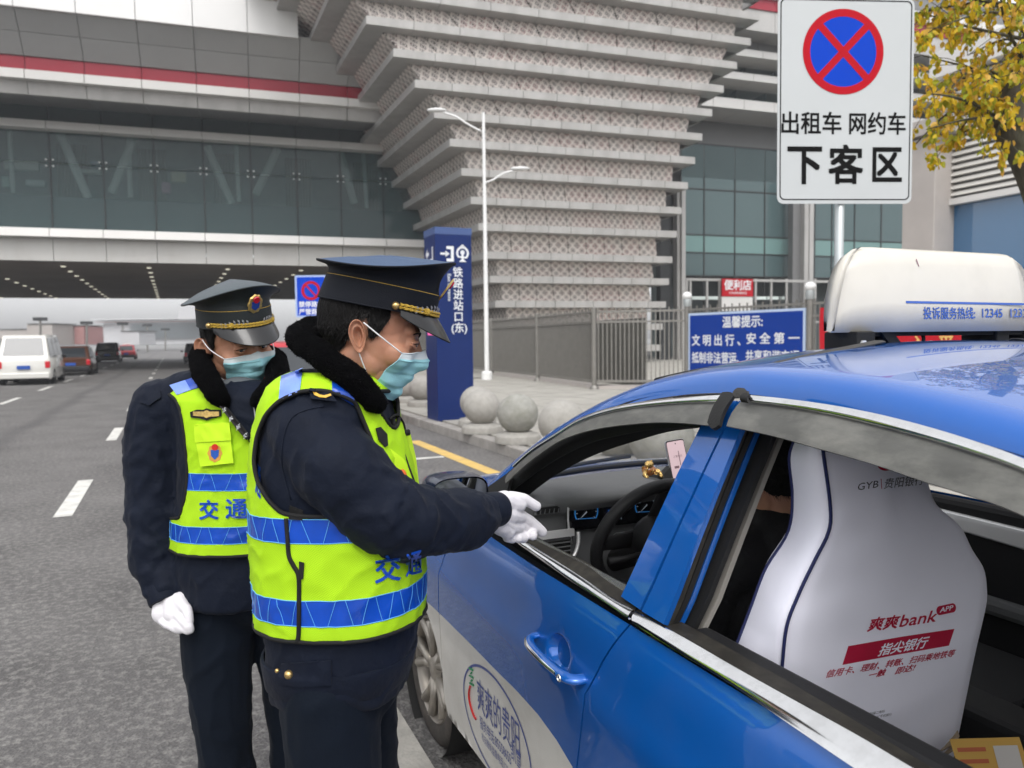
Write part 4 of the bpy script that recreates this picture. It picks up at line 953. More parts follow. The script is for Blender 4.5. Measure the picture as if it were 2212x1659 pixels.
wing = [(gF[-1][0]+g, .23)]+[(y+g, z) for y, z in gF[::-1][1:]]+[(2.38, .86), (2.347, .95), (2.6, .955), (2.9, .93), (3.25, .86), (3.55, .76), (3.72, .64), (3.78, .5), (3.77, .28), (3.12, .24)]+arch[::-1]
panel('front_wing', wing, .03, side, two, taxi, extra=[[(3.76, .571), (2.9, .577), (2.456, .588)]], region=reg, flip=True, solid=.015)
qt = [(.264, .94), (.294, .80), (.354, .62), (.454, .38)]+[(.20+.33*cos(a), .28+.33*sin(a)) for a in [radians(20+145*k/14) for k in range(15)]]+[(-.2, .24), (-.75, .28), (-.8, .6), (-.78, .86), (-.3, .95)]
panel('rear_wing', qt, .04, side, two, taxi, region=reg, flip=True, solid=.015)
# right side as one sheet
rs = [(2.347, .95), (2.6, .955), (2.9, .93), (3.25, .86), (3.55, .76), (3.72, .64), (3.78, .5), (3.77, .28), (3.12, .24)]+arch[::-1]+[(2.4, .23), (.55, .23)]+[(.20+.33*cos(a), .28+.33*sin(a)) for a in [radians(0+170*k/14) for k in range(15)]]+[(-.2, .24), (-.75, .28), (-.8, .6), (-.78, .86), (-.3, .95)]
panel('right_side', rs, .06, rside, two, taxi, region=reg)
# dark inner shell behind the gaps
panel('door_inner', [(2.5, .93), (2.5, .25), (.3, .25), (.3, .9)], .12, lambda y, z: side(y, z, -.035), m_seal, taxi)
sill = MB(); sill.box((.87, .35, .16), (.98, 2.42, .27)); build('sill', sill, m_seal, taxi, bevel=.02)
# --- roof with its side rails and the pillars, one skin
DR = [(2.36, .965), (2.27, 1.005), (2.16, 1.085), (1.99, 1.195), (1.87, 1.255), (1.752, 1.306), (1.64, 1.345), (1.557, 1.368), (1.42, 1.390), (1.30, 1.401), (1.217, 1.403), (1.05, 1.397), (.897, 1.383), (.75, 1.362), (.60, 1.335), (.45, 1.30), (.30, 1.26), (.10, 1.19), (-.10, 1.10), (-.3, 1.0), (-.42, .955)]
DRs = [(p.x, p.y) for p in smooth_path([(a, b, 0) for a, b in DR], 3)]
YH, YRr = 1.60, .28  # header, rear header
rowsL = []
roof = MB(); rl = MB(); rr_ = MB(); RO = []; AL = []; AR = []; CL = []; CR = []
NRM = {}
for i_, (y, z) in enumerate(DRs):
    a_ = DRs[max(0, i_-1)]; b_ = DRs[min(len(DRs)-1, i_+1)]; t_ = Vector((b_[0]-a_[0], b_[1]-a_[1])).normalized(); n2 = Vector((t_.y, -t_.x)); n2 = n2 if n2.y > 0 else -n2; NRM[y] = n2
    x = sx(z)+.004; e = [(0, 0), (.004, .016), (.012, .031), (.028, .044), (.066, .053)]
    L_ = [Vector((x+a, y+n2.x*b, z+n2.y*b)) for a, b in e]; R_ = [Vector((2*XC-p.x, p.y, p.z)) for p in L_]
    if y >= YH-.02: AL.append(L_); AR.append(R_[::-1])
    if YRr-.03 <= y <= YH+.02:
        mid = []
        for k in range(1, 14):
            t = k/14; xx = lerp(L_[-1].x, R_[-1].x, t); mid.append(Vector((xx, y, z+.050+.048*(1-(2*t-1)**2)**.8)))
        RO.append(L_+mid+R_[::-1])
    if y <= YRr: CL.append(L_); CR.append(R_[::-1])
mb = MB(); mb.grid(RO); build('roof', mb, p_blue, taxi, smooth=True, weld=True, solid=.012)
for nm, G in (('front_pillar', AL), ('front_pillar', AR), ('rear_pillar', CL), ('rear_pillar', CR)):
    mb = MB(); mb.grid(G); build(nm, mb, p_blue, taxi, smooth=True, weld=True, solid=.012)
def along(y0, y1, out, dz, r, nm, m, flat_=1., n=8, par=taxi, sidef=side):
    pts = [(y, z) for y, z in DRs if y1 <= y <= y0]
    pth = [sidef(y, z+dz, out) for y, z in pts]; mb = MB(); mb.tube(pth, r, n, flat=flat_); return build(nm, mb, m, par, smooth=True)
along(2.3, -.4, -.002, .010, .0065, 'drip_seal', m_seal)
# glass
def inner_edge(y):
    z = interp(-y, [-a for a, b in DR], [b for a, b in DR]); return sx(z)+.070, z+.050
hx, hz = inner_edge(YH); bx, bz = .955, .975
rows = []
for j in range(7):
    t = j/6; row = []
    for i in range(13):
        s_ = i/12; yb_ = 2.40+.22*(1-(2*s_-1)**2); yt = YH+.07*(1-(2*s_-1)**2); x0 = lerp(bx, hx, t); xx = lerp(x0, 2*XC-x0, s_)
        yy = lerp(yb_, yt, t); zz = lerp(bz+.035, hz+.04*(1-(2*s_-1)**2), t)+.02*sin(pi*t); row.append(Vector((xx, yy, zz)))
    rows.append(row)
mb = MB(); mb.grid(rows); build('windscreen', mb, m_wsc, taxi, smooth=True)
mb = MB(); mb.tube([r_ for r_ in rows[0]], .012, 8); build('windscreen_seal', mb, m_seal, taxi, smooth=True)
mb = MB(); mb.tube([Vector((p.x, p.y+.01, p.z+.003)) for p in rows[-1]], .012, 8); build('windscreen_seal', mb, m_seal, taxi, smooth=True)
for sgn in (0, 1):
    a = rows[0][3 if sgn == 0 else 8]; b = rows[0][6 if sgn == 0 else 11]; mb = MB(); mb.tube([a+Vector((0, .05, .01)), a.lerp(b, .5)+Vector((0, .045, .02)), b+Vector((0, .03, .028))], .008, 6); build('wiper', mb, m_seal, taxi, smooth=True)
# rear glass + boot
rhx, rhz = inner_edge(YRr); mb = MB(); rows2 = []
for j in range(5):
    t = j/4; rows2.append([Vector((lerp(lerp(rhx, 1.0, t), 2*XC-lerp(rhx, 1.0, t), s_/8), lerp(YRr+.02, -.36, t)-.08*(1-(2*s_/8-1)**2)*t, lerp(rhz+.035, .99, t))) for s_ in range(9)])
mb.grid(rows2); build('rear_window', mb, mat('tinted_glass', (.02, .025, .03), rough=.03, spec=.8, alpha=.45), taxi, smooth=True)
def deck(nm, ys, zfn, wfn, m):
    rows = []
    for y in ys:
        w_ = wfn(y); rows.append([Vector((lerp(XC-w_, XC+w_, i/12), y, zfn(y)+.035*(1-(2*i/12-1)**2))) for i in range(13)])
    mb = MB(); mb.grid(rows); return build(nm, mb, m, taxi, smooth=True, solid=.012)
deck('bonnet', [2.40+.1*k for k in range(14)], lambda y: interp(y, [2.4, 2.6, 3.0, 3.4, 3.7], [.962, .955, .92, .82, .68]), lambda y: XC-sx(.92)-yb(y)-.01, p_blue)
deck('boot_lid', [-.32-.08*k for k in range(7)], lambda y: .95-.06*max(0, -.6-y)*2, lambda y: XC-sx(.93)-yb(y)-.01, p_blue)
mb = MB(); rw_ = []
for z in (.24, .35, .5, .62, .70):
    rw_.append([Vector((XC+ (i/10-1)*.86 if True else 0, 3.76+.10*(1-(i/10-1)**2)-(.03 if z > .6 else 0), z)) for i in range(21)])
mb.grid(rw_); build('front_bumper', mb, p_wht, taxi, smooth=True, solid=.02)
mb = MB(); mb.grid([[Vector((XC+(i/10-1)*.84, -.80-.08*(1-(i/10-1)**2), z)) for i in range(21)] for z in (.26, .4, .6, .8, .95)]); build('rear_bumper', mb, p_blue, taxi, smooth=True, solid=.02)
for s_ in (-1, 1):
    mb = MB(); mb.ellipsoid((XC+s_*.66, 3.68, .66), .16, .14, .075, 14, 8); build('headlight', mb, mat('headlight_lens', (.6, .62, .65), rough=.05, coat=1), taxi, smooth=True)
    mb = MB(); mb.ellipsoid((XC+s_*.68, -.78, .78), .14, .08, .08, 14, 8); build('tail_light', mb, m_tail, taxi, smooth=True)
mb = MB(); mb.box((.95, -.7, .2), (2.45, 3.6, .3)); build('underbody', mb, m_rub, taxi)
# --- window frames, pillars and trims on the left side
def sheet(nm, left, right, m, out, parent=taxi, n=8, **kw):
    """ruled strip between two lines given by their ends in the photo, laid on the side surface"""
    a0, a1 = [S(*p, out) for p in left]; b0, b1 = [S(*p, out) for p in right]; rows = []
    for i in range(n+1):
        t = i/n; ya, za = lerp(a0[0], a1[0], t), lerp(a0[1], a1[1], t); yb_, zb_ = lerp(b0[0], b1[0], t), lerp(b0[1], b1[1], t)
        rows.append([side(lerp(ya, yb_, k/3), lerp(za, zb_, k/3), out) for k in range(4)])
    mb = MB(); mb.grid(rows); return build(nm, mb, m, parent, smooth=True, weld=True, solid=.012, **kw)
sheet('pillar_cover', [(1545, 868), (1346, 1290)], [(1596, 868), (1386.5, 1318)], p_blue, 0, fd)
sheet('pillar_cover', [(1601, 868), (1391, 1322)], [(1631, 868), (1438, 1350)], p_blue, 0, rd)
for a, b, m_, o in (((1590, 1604), (1436, 1457), m_sealg, -.014), ((1602, 1619), (1455, 1470), m_seal, -.03), ((1616, 1633), (1468, 1484), p_blue, -.05), ((1630, 1673), (1481, 1518), m_seal, -.075), ((1668, 1690), (1512, 1541), m_beige, -.11)):
    def ext(ut, ub, v): return ut+(ub-ut)*(v-945)/(1316-945)
    v0, v1 = 900, 1430
    sheet('pillar_strip', [(ext(a[0], b[0], v0), v0), (ext(a[0], b[0], v1), v1)], [(ext(a[1], b[1], v0), v0), (ext(a[1], b[1], v1), v1)], m_, o, rd)
def path_strip(nm, top, bot, m, o1, o2, parent, solid=.003, n=5, **kw):
    """strip between two image polylines, o1/o2 = how far each edge stands off the side surface"""
    T = smooth_path([(u, v, 0) for u, v in top], n); B_ = smooth_path([(u, v, 0) for u, v in bot], n); rows = []
    for p, q in zip(T, B_):
        a = S(p.x, p.y, o1); b = S(q.x, q.y, o2)
        rows.append([side(*a, o1).lerp(side(*b, o2), k/4)+Vector((-.006*sin(pi*k/4), 0, 0)) for k in range(5)])
    mb = MB(); mb.grid(rows); return build(nm, mb, m, parent, smooth=True, weld=True, solid=solid, **kw)
vis_f = path_strip('rain_visor', [(1100, 1022), (1140, 985), (1195, 948), (1253, 913), (1320, 890), (1400, 877), (1490, 869), (1576, 867)], [(1093, 1045), (1130, 1010), (1166, 982), (1216, 950), (1290, 927), (1389, 915), (1460, 914), (1545, 921)], m_visor, .018, .052, fd)
vis_r = path_strip('rain_visor', [(1602, 866), (1700, 877), (1800, 894), (1902, 918), (2010, 947), (2110, 978), (2212, 1013), (2420, 1105)], [(1570, 921), (1668, 942), (1780, 973), (1886, 1003), (1994, 1040), (2080, 1067), (2200, 1110), (2400, 1210)], m_visor, .018, .052, rd)
path_strip('visor_chrome', [(1111, 1003), (1150, 968), (1200, 936), (1253, 904), (1320, 881), (1400, 867), (1490, 858), (1568, 854)], [(1111, 1010), (1150, 976), (1200, 944), (1253, 912), (1320, 890), (1400, 877), (1490, 870), (1568, 868)], m_chr, .024, .026, vis_f)
path_strip('visor_chrome', [(1620, 855), (1700, 863), (1800, 877), (1902, 897), (2010, 925), (2110, 956), (2212, 993), (2420, 1085)], [(1620, 868), (1700, 878), (1800, 896), (1902, 920), (2010, 949), (2110, 980), (2212, 1017), (2420, 1110)], m_chr, .024, .026, vis_r)
path_strip('visor_end_cap', [(1562, 850), (1580, 850), (1586, 858)], [(1530, 915), (1541, 928), (1556, 920)], m_seal, .03, .06, vis_f, solid=.008)
path_strip('visor_end_cap', [(1606, 851), (1614, 852), (1621, 854)], [(1604, 867), (1612, 868), (1620, 869)], m_seal, .032, .034, vis_r, solid=.006)
path_strip('window_frame', [(1092, 1045), (1140, 1000), (1195, 958), (1253, 925), (1320, 900), (1400, 885), (1490, 876), (1585, 872)], [(1105, 1062), (1160, 1020), (1215, 985), (1280, 955), (1350, 938), (1420, 926), (1490, 922), (1560, 922)], m_seal, -.012, -.02, fd, solid=.01)
path_strip('window_frame', [(1600, 872), (1700, 885), (1800, 903), (1902, 927), (2010, 956), (2110, 988), (2212, 1023), (2420, 1115)], [(1600, 920), (1700, 930), (1800, 950), (1902, 975), (2010, 1002), (2110, 1034), (2212, 1070), (2420, 1160)], m_seal, -.012, -.02, rd, solid=.01)
# inner side of the front pillar
path_strip('pillar_lining', [(1100, 1060), (1160, 1012), (1215, 975), (1280, 945), (1350, 925), (1440, 915), (1520, 912)], [(1140, 1066), (1190, 1028), (1245, 996), (1300, 971), (1360, 950), (1440, 925), (1520, 914)], m_int, -.05, -.10, taxi, solid=.02)
sail = MB(); sail.add([side(*S(u, v, .004), .004) for u, v in ((1028, 1072), (1098, 1024), (1106, 1032), (1092, 1085), (1060, 1100))], [(0, 1, 2, 3, 4)]); build('mirror_triangle', sail, m_seal, fd, solid=.01)
# belt line: chrome, grey rubber
path_strip('belt_chrome', [(1060, 1112), (1124, 1162), (1240, 1238), (1320, 1291), (1368, 1320)], [(1047, 1115), (1110, 1165), (1222, 1245), (1304, 1299), (1361, 1338)], m_chr, .002, .012, fd, solid=.006)
path_strip('belt_seal', [(1075, 1104), (1146, 1160), (1265, 1215), (1310, 1251), (1352, 1280), (1390, 1305)], [(1060, 1112), (1124, 1163), (1240, 1239), (1290, 1272), (1340, 1303), (1372, 1322)], m_sealg, -.03, .002, fd, solid=.006)
path_strip('belt_chrome', [(1373, 1322), (1480, 1381), (1599, 1450), (1730, 1523), (1865, 1598), (1990, 1672), (2150, 1760)], [(1369, 1347), (1470, 1412), (1580, 1478), (1700, 1560), (1846, 1659), (1960, 1733), (2100, 1830)], m_chr, .0, .013, rd, solid=.006)
path_strip('belt_seal', [(1395, 1306), (1523, 1374), (1620, 1430), (1698, 1473), (1827, 1549), (2000, 1655), (2160, 1740)], [(1375, 1322), (1482, 1382), (1600, 1451), (1690, 1500), (1800, 1562), (1960, 1655), (2130, 1750)], m_sealg, -.045, .0, rd, solid=.006)
mb = MB(); mb.box((0, 0, 0), (.012, .006, .036)); 
# inner door tops
for y0, y1, par in ((1.39, 2.3, fd), (.35, 1.22, rd)):
    mb = MB(); mb.box((.905, y0, .55), (.965, y1, .945)); build('door_card', mb, m_int, par, bevel=.015)
mb = MB()
for y, nm in ((1.62, 'g'),):
    pass
# lowered side glass just showing
mb = MB(); mb.add([Vector((.893, 1.40, .95)), Vector((.893, 2.2, .95)), Vector((.90, 2.15, .975)), Vector((.90, 1.42, .975))], [(0, 1, 2, 3)]); build('side_glass', mb, m_wsc, fd)
# door handle
hd_ = [S(u, v, .03) for u, v in ((1128, 1374), (1150, 1392), (1180, 1412), (1205, 1428), (1232, 1446))]
def handle(par, c0, dy):
    y0, z0 = c0; y1, z1 = y0-dy, z0
    hp = empty('door_handle', side((y0+y1)/2, z0)-root_loc(par)); hp.parent = par
    pth = [side(y0, z0+.004, -.004), side(y0-.006, z0+.003, .022), side(y0-.04, z0, .036), side(y0-.09, z0-.002, .040), side(y0-.14, z0-.004, .040), side(y1+.03, z0-.006, .036), side(y1, z0-.008, .024), side(y1-.006, z0-.008, -.004)]
    mb = MB(); mb.tube(smooth_path(pth, 4), [.013]*4+[.012]*10+[.0135]*6+[.016]*9, 14, up_=(0, 0, 1), flat=.62); build('grip', mb, p_blue, hp, smooth=True)
    pt = smooth_path([p+Vector((-.0075, 0, 0)) for p in pth[1:6]], 4); mb = MB(); mb.tube(pt, .0075, 10, flat=.7); build('chrome_insert', mb, m_chr, hp, smooth=True)
    c = side(y1+.018, z0-.007, .0495); mb = MB(); M3 = Matrix.Rotation(-pi/2, 3, 'Y'); mb.lathe([(.001, .0005), (.006, .0005), (.0065, .002), (.0085, .0025), (.009, 0)], 18, c, M3); build('key_lock', mb, m_chr, hp, smooth=40)
handle(fd, h0, h0[0]-h1[0])
# oval emblem on the white part
def dm(cu, cv):
    y0, z0 = S(cu, cv)
    return lambda x, y, l=0.: side(y0-x, z0+y, .0012+l)
ec = S(1078, 1575); ey = S(1011, 1444)
oy, oz = 1.985, .40
em = lambda x, y, l=0.: side(oy-x, oz+y, .0012+l)
m_emb = mat('emblem_blue', (.06, .085, .28), rough=.4); m_embr = mat('emblem_red', (.5, .02, .02), rough=.4); m_embg = mat('emblem_green', (.02, .2, .08), rough=.4)
ea, eb = .255, .165
ringpoly('emblem_ring', [(ea*cos(a), eb*sin(a)) for a in [2*pi*k/72 for k in range(72)]], [((ea-.008)*cos(a), (eb-.008)*sin(a)) for a in [2*pi*k/72 for k in range(72)]], em, m_emb, fd)
text('emblem_lettering', '爽爽的贵阳', lambda x, y, l: em(x*.75+.03, y*1.35+.045, l), m_emb, fd, size=.085, bold=-.005, lift=.0006)
text('emblem_lettering', '服务电话:85558655', lambda x, y, l: em(x*.8+.0, y*1.25-.035, l), m_emb, fd, size=.036, bold=.0, lift=.0006)
text('emblem_lettering', '市运管处监督电话:12345', lambda x, y, l: em(x*.8+.0, y*1.2-.078, l), m_emb, fd, size=.026, bold=.0, lift=.0006)
text('emblem_lettering', '凯宣', lambda x, y, l: em(x*.8+.155, y*1.3-.005, l), m_emb, fd, size=.045, bold=.0, lift=.0007)
mb = MB(); pth = [em(-.185, .05, .001), em(-.20, .02, .001), em(-.195, -.01, .001), em(-.17, -.035, .001), em(-.15, -.04, .001)]; mb.tube(smooth_path(pth, 4), .0035, 6); build('emblem_pepper', mb, m_embr, fd, smooth=True)
for k in range(5): mb = MB(); mb.tube([em(-.185+.012*(k % 2), .06+.012*k, .001), em(-.155-.01*(k % 2), .065+.012*k, .001)], .0035, 5); build('emblem_roof', mb, m_embg, fd)
# mirror
mc = PX(980, 1058, .70); mm = empty('wing_mirror', Vector((.80, 2.33, .95))-root_loc(fd)); mm.parent = fd
mb = MB(); rows = []
for k in range(7):
    t = k/6; sc_ = [.55, .82, .95, 1.0, 1.0, .98, .93][k]; y = mc.y+.09-.15*t
    rows.append([Vector((mc.x+.085*sc_*math.copysign(abs(cos(a))**.6, cos(a)), y, mc.z+.048*sc_*math.copysign(abs(sin(a))**.6, sin(a)))) for a in [2*pi*j/24 for j in range(24)]])
mb.grid(rows, closed_u=True); mb.f.append(tuple(range(24))); mb.mi.append(0); build('housing', mb, mat('mirror_shell', (.02, .03, .06), rough=.25, coat=.6), mm, smooth=60)
mb = MB(); mb.add([Vector((mc.x+.076*math.copysign(abs(cos(a))**.6, cos(a)), mc.y-.055, mc.z+.040*math.copysign(abs(sin(a))**.6, sin(a)))) for a in [2*pi*j/24 for j in range(24)]], [tuple(range(24))]); build('mirror_glass', mb, mat('mirror_glass', (.35, .38, .4), rough=.02, metal=1), mm)
mb = MB(); mb.tube([Vector((mc.x+.07, mc.y+.02, mc.z-.03)), side(2.33, .95, .0)], .022, 8); build('arm', mb, m_seal, mm, smooth=True)
# --- wheels
def wheel(xc, yc, zc, R, s_, parent, hubx=0):
    wh = empty('wheel', Vector((xc, yc, zc))-root_loc(parent)); wh.parent = parent
    M3 = Matrix.Rotation(-pi/2*s_, 3, 'Y'); c = Vector((xc, yc, zc))
    prof = [(R*.69, -.02), (R*.70, -.004), (R*.76, .004), (R*.90, .004), (R*.965, -.006), (R*.995, -.022), (R, -.05), (R, -.16), (R*.96, -.19), (R*.7, -.2)]
    mb = MB(); mb.lathe([(a, b+.0) for a, b in prof], 56, c, M3); build('tyre', mb, mat('tyre_side', (.045, .04, .036), rough=.8, var=.2, vscale=30, dirt=(.12, .10, .085), dscale=12, damt=.6), wh, smooth=40)
    mb = MB(); mb.lathe([(R*.70, -.004), (R*.685, .001), (R*.665, -.004), (R*.64, -.02), (R*.62, -.08), (.001, -.12)], 48, c, M3); build('rim', mb, mat('rim_dirty', (.30, .275, .245), rough=.4, metal=.6, dirt=(.16, .13, .10), dscale=10, damt=.6), wh, smooth=40)
    m_al = mat('alloy_spoke', (.38, .35, .31), rough=.35, metal=.7, dirt=(.2, .17, .13), dscale=14, damt=.6)
    for k in range(5):
        for dlt in (-.20, .20):
            a0 = 2*pi*k/5+.3; a1 = a0+dlt; sp_ = MB()
            ca, sa = cos(a0), sin(a0); cb, sb = cos(a1+dlt*.25), sin(a1+dlt*.25)
            p0 = Vector((R*.16*ca, R*.16*sa, -.028)); p1 = Vector((R*.42*cos(a0+dlt*.8), R*.42*sin(a0+dlt*.8), -.018)); p2 = Vector((R*.655*cb, R*.655*sb, -.008))
            sp_.tube([c+M3 @ p for p in (p0, p1, p2)], [R*.085, R*.062, R*.07], 8); build('spoke', sp_, m_al, wh, smooth=True)
        a = 2*pi*(k+.5)/5+.3; mb = MB(); mb.lathe([(.001, .0), (R*.035, 0), (R*.04, -.02)], 10, c+M3 @ Vector((R*.235*cos(a), R*.235*sin(a), -.02)), M3); build('wheel_nut', mb, mat('nut_dark', (.12, .11, .1), rough=.5, metal=.5), wh, smooth=40)
    mb = MB(); mb.lathe([(.001, .0), (R*.15, -.001), (R*.18, -.008), (R*.32, -.03), (R*.33, -.06)], 30, c+M3 @ Vector((0, 0, -.006)), M3); build('hub_cap', mb, m_al, wh, smooth=40)
    return wh
wheel(.862, yw+.0, zw+.0, .285, 1, taxi); wheel(2*XC-.862, yw, zw, .285, -1, taxi); wheel(.862, .20, .285, .285, 1, taxi); wheel(2*XC-.862, .20, .285, .285, -1, taxi)
mb = MB(); mb.lathe([(.31, 0), (.31, .25), (.05, .25)], 30, (.84, yw, zw), Matrix.Rotation(pi/2, 3, 'Y')); build('wheel_arch_liner', mb, m_rub, taxi, smooth=40)
# ================================================================ roof light and its straps
m_rl = mat('roof_light_plastic', (.60, .57, .50), rough=.38, coat=.3, var=.02, vscale=3, dirt=(.42, .39, .34), dscale=5, damt=.35)
X0, X1, YF, YB = 1.415, 2.16, 1.28, 1.425
zb_, zt_ = 1.528, 1.728
rlo = empty('roof_light', Vector((XC, 1.35, 1.5))-root_loc(taxi)); rlo.parent = taxi
rows = []
def rl_sec(x, f):   # f: 0 at the tips, 1 in the body
    h = zb_+(zt_-zb_)*f; ins = .0
    dxe = min(x-X0, X1-x); w0 = .068*max(0, 1-dxe/.145); y0 = YF+w0*.9; y1 = YB-w0*1.1; sl = .028*f
    r = .02*max(f, .2); return [Vector((x, y0, zb_)), Vector((x, y0+.004, lerp(zb_, h, .35))), Vector((x, y0+sl*.7, lerp(zb_, h, .8))), Vector((x, y0+sl+.004, h-r*.45)), Vector((x, y0+sl+.02, h)), Vector((x, (y0+y1)/2, h+.006*f)), Vector((x, y1-sl-.02, h)), Vector((x, y1-sl-.004, h-r*.45)), Vector((x, y1, zb_))]
for dx_, f in ((0, .02), (.003, .2), (.009, .40), (.020, .60), (.034, .76), (.052, .885), (.075, .96), (.105, .992), (.145, 1.0), (.25, 1.0)): rows.append(rl_sec(X0+dx_, f))
rows += [rl_sec(lerp(X0+.25, X1-.25, k/4), 1.0) for k in range(1, 4)]
for dx_, f in ((.25, 1.0), (.135, 1.0), (.105, .99), (.082, .955), (.062, .88), (.046, .77), (.032, .63), (.018, .44), (.008, .24), (0, .02)): rows.append(rl_sec(X1-dx_, f))
mb = MB(); mb.grid(rows, closed_u=True); o = build('lamp_shell', mb, m_rl, rlo, smooth=True, weld=True)
m_rlt = mat('roof_light_blue', (.05, .12, .42), rough=.5)
def rlp(x, z, l=0.):   # on the rear face of the lamp
    t = (z-zb_)/(zt_-zb_); yy = interp(t, [0, .35, .8, 1], [0, .004, .0196, .032]); return Vector((x, YF+yy-.0012-l, z))
def rl_xy(u, v):
    p = PY(u, v, YF+.002); return p.x, p.z
xa, za = rl_xy(1958, 653); xb_, zb2_ = rl_xy(2212, 652)
mb = MB(); mb.add([rlp(xa, za-.002), rlp(X1-.06, za-.004), rlp(X1-.06, za+.0015), rlp(xa, za+.0035)], [(0, 1, 2, 3)]); build('blue_line', mb, m_rlt, rlo)
xa, za = rl_xy(1994, 676)
def rltext(body, u0, u1, v, hpx, nm='lettering'):
    x0_, z0_ = rl_xy(u0, v); x1_, _ = rl_xy(u1, v); h = hpx/1650*1.9
    textfit(nm, body, lambda t, s_, yy, l: rlp(x0_+t*(x1_-x0_), z0_+yy, l), m_rlt, rlo, size=h, bold=.016)
rltext('投诉服务热线:', 1994, 2106, 676, 27); rltext('12345', 2121, 2165, 676, 27); rltext('12328', 2182, 2228, 676, 27)
mb = MB(); a = rl_xy(1995, 574); mb.add([rlp(a[0], a[1]+.018), rlp(a[0]+.0035, a[1]+.018), rlp(a[0]+.006, a[1]-.0), rlp(a[0]+.003, a[1]-.0)], [(0, 1, 2, 3)]); build('scuff', mb, mat('scuff', (.25, .13, .16), rough=.7), rlo)
# brackets, bolts, cable
mb = MB(); mb.box((1.455, 1.30, 1.475), (1.515, 1.40, 1.53)); build('bracket', mb, m_seal, rlo, bevel=.004)
mb = MB(); mb.lathe([(.001, .006), (.008, .006), (.008, 0)], 6, (1.472, 1.2995, 1.502), Matrix.Rotation(pi/2, 3, 'X')); build('bolt', mb, m_slv, rlo)
mb = MB(); mb.hexa([(1.59, 1.30, 1.475), (1.63, 1.30, 1.475), (1.63, 1.34, 1.475), (1.59, 1.34, 1.475), (1.53, 1.30, 1.53), (1.57, 1.30, 1.53), (1.57, 1.34, 1.53), (1.53, 1.34, 1.53)]); build('bracket', mb, m_seal, rlo)
mb = MB(); mb.box((1.53, 1.29, 1.472), (1.65, 1.36, 1.481)); build('foot_pad', mb, m_seal, rlo, bevel=.003)
mb = MB(); mb.tube(smooth_path([(1.70, 1.33, 1.53), (1.69, 1.31, 1.510), (1.65, 1.30, 1.49), (1.52, 1.29, 1.480), (1.3, 1.25, 1.462)], 5), .0045, 8); build('cable', mb, m_seal, rlo, smooth=True)
for xx in (X1-.09, X1-.21): mb = MB(); mb.box((xx, 1.30, 1.475), (xx+.05, 1.40, 1.53)); build('bracket', mb, m_seal, rlo, bevel=.004)
mb = MB(); mb.box((X0+.06, YF+.03, 1.518), (X1-.06, YB-.03, 1.529)); build('lamp_base', mb, m_seal, rlo)
# strap over the roof edge
def strapp(y, pts, w2, nm):
    for s_ in (0, 1):
        rows = []
        for x, z in pts:
            xx = x if s_ == 0 else 2*XC-x; rows.append([Vector((xx, y-w2, z)), Vector((xx, y-w2*.5, z+.003)), Vector((xx, y+w2*.5, z+.003)), Vector((xx, y+w2, z))])
        mb = MB(); mb.grid(rows); build(nm, mb, mat('strap_webbing', (.05, .048, .045), rough=.6, bump=.3, bscale=300), rlo, smooth=True, solid=.003)
strapp(1.245, [(1.060, 1.392), (1.064, 1.405), (1.078, 1.425), (1.10, 1.442), (1.125, 1.453), (1.16, 1.462), (1.22, 1.472), (1.30, 1.484), (1.38, 1.494), (1.46, 1.505)], .019, 'strap')
strapp(1.222, [(1.062, 1.392), (1.068, 1.408), (1.085, 1.428), (1.11, 1.446), (1.15, 1.458), (1.22, 1.466), (1.30, 1.470), (1.40, 1.476), (1.47, 1.481)], .006, 'strap_edge')
# ================================================================ inside the taxi
inn = taxi
mb = MB(); mb.box((.98, -.2, .28), (2.42, 2.5, .34)); build('floor', mb, m_int, inn)
mb = MB(); rows = []
for y in (1.58, 1.2, .8, .4): rows.append([Vector((lerp(1.14, 2*XC-1.14, i/8), y, interp(y, [.4, .8, 1.2, 1.6], [1.30, 1.37, 1.40, 1.37])+.035*(1-(2*i/8-1)**2))) for i in range(9)])
mb.grid(rows); build('headlining', mb, mat('headlining', (.42, .41, .39), rough=.9), inn, smooth=True, solid=.01)
for s_, XX in ((1, 2*XC-.965),):
    mb = MB(); mb.box((XX, .3, .34), (XX+.06, 2.4, .955)); build('far_door_card', mb, m_int, inn, bevel=.02)
    for y0, y1 in ((.35, 1.15), (1.3, 2.25)):
        mb = MB(); mb.hexa([(XX-.018, y0, .83), (XX+.01, y0, .83), (XX+.01, y1, .885), (XX-.018, y1, .885), (XX-.012, y0, .90), (XX+.01, y0, .90), (XX+.01, y1, .925), (XX-.012, y1, .925)]); build('far_door_trim', mb, m_slv, inn, bevel=.006)
        mb = MB(); mb.box((XX-.03, y0+.1, .60), (XX+.02, y1-.1, .66)); build('armrest', mb, m_int2, inn, bevel=.02)
        mb = MB(); mb.ellipsoid((XX-.022, y1-.16, .86), .012, .075, .028, 16, 8); build('inner_handle', mb, m_chr, inn, smooth=True)
    mb = MB(); mb.add([rside(y, z, -.01) for y, z in ((2.25, .97), (.35, .97), (.45, 1.26), (1.2, 1.375), (1.7, 1.30), (2.05, 1.13))], [(0, 1, 2, 3, 4, 5)]); build('far_side_glass', mb, mat('tint_side', (.12, .14, .13), rough=.02, alpha=.45, spec=.6), inn)
    mb = MB(); mb.tube([rside(1.28, .96, -.02), rside(1.22, 1.38, -.02)], .045, 8, flat=.4); build('far_pillar', mb, m_int, inn, smooth=True)
    mb = MB(); mb.tube([rside(y, interp(-y, [-a for a, b in DR], [b for a, b in DR])-.025, -.03) for y, z in DRs[::2] if -.3 < y < 2.3], .03, 8); build('far_roof_rail', mb, m_int, inn, smooth=True)
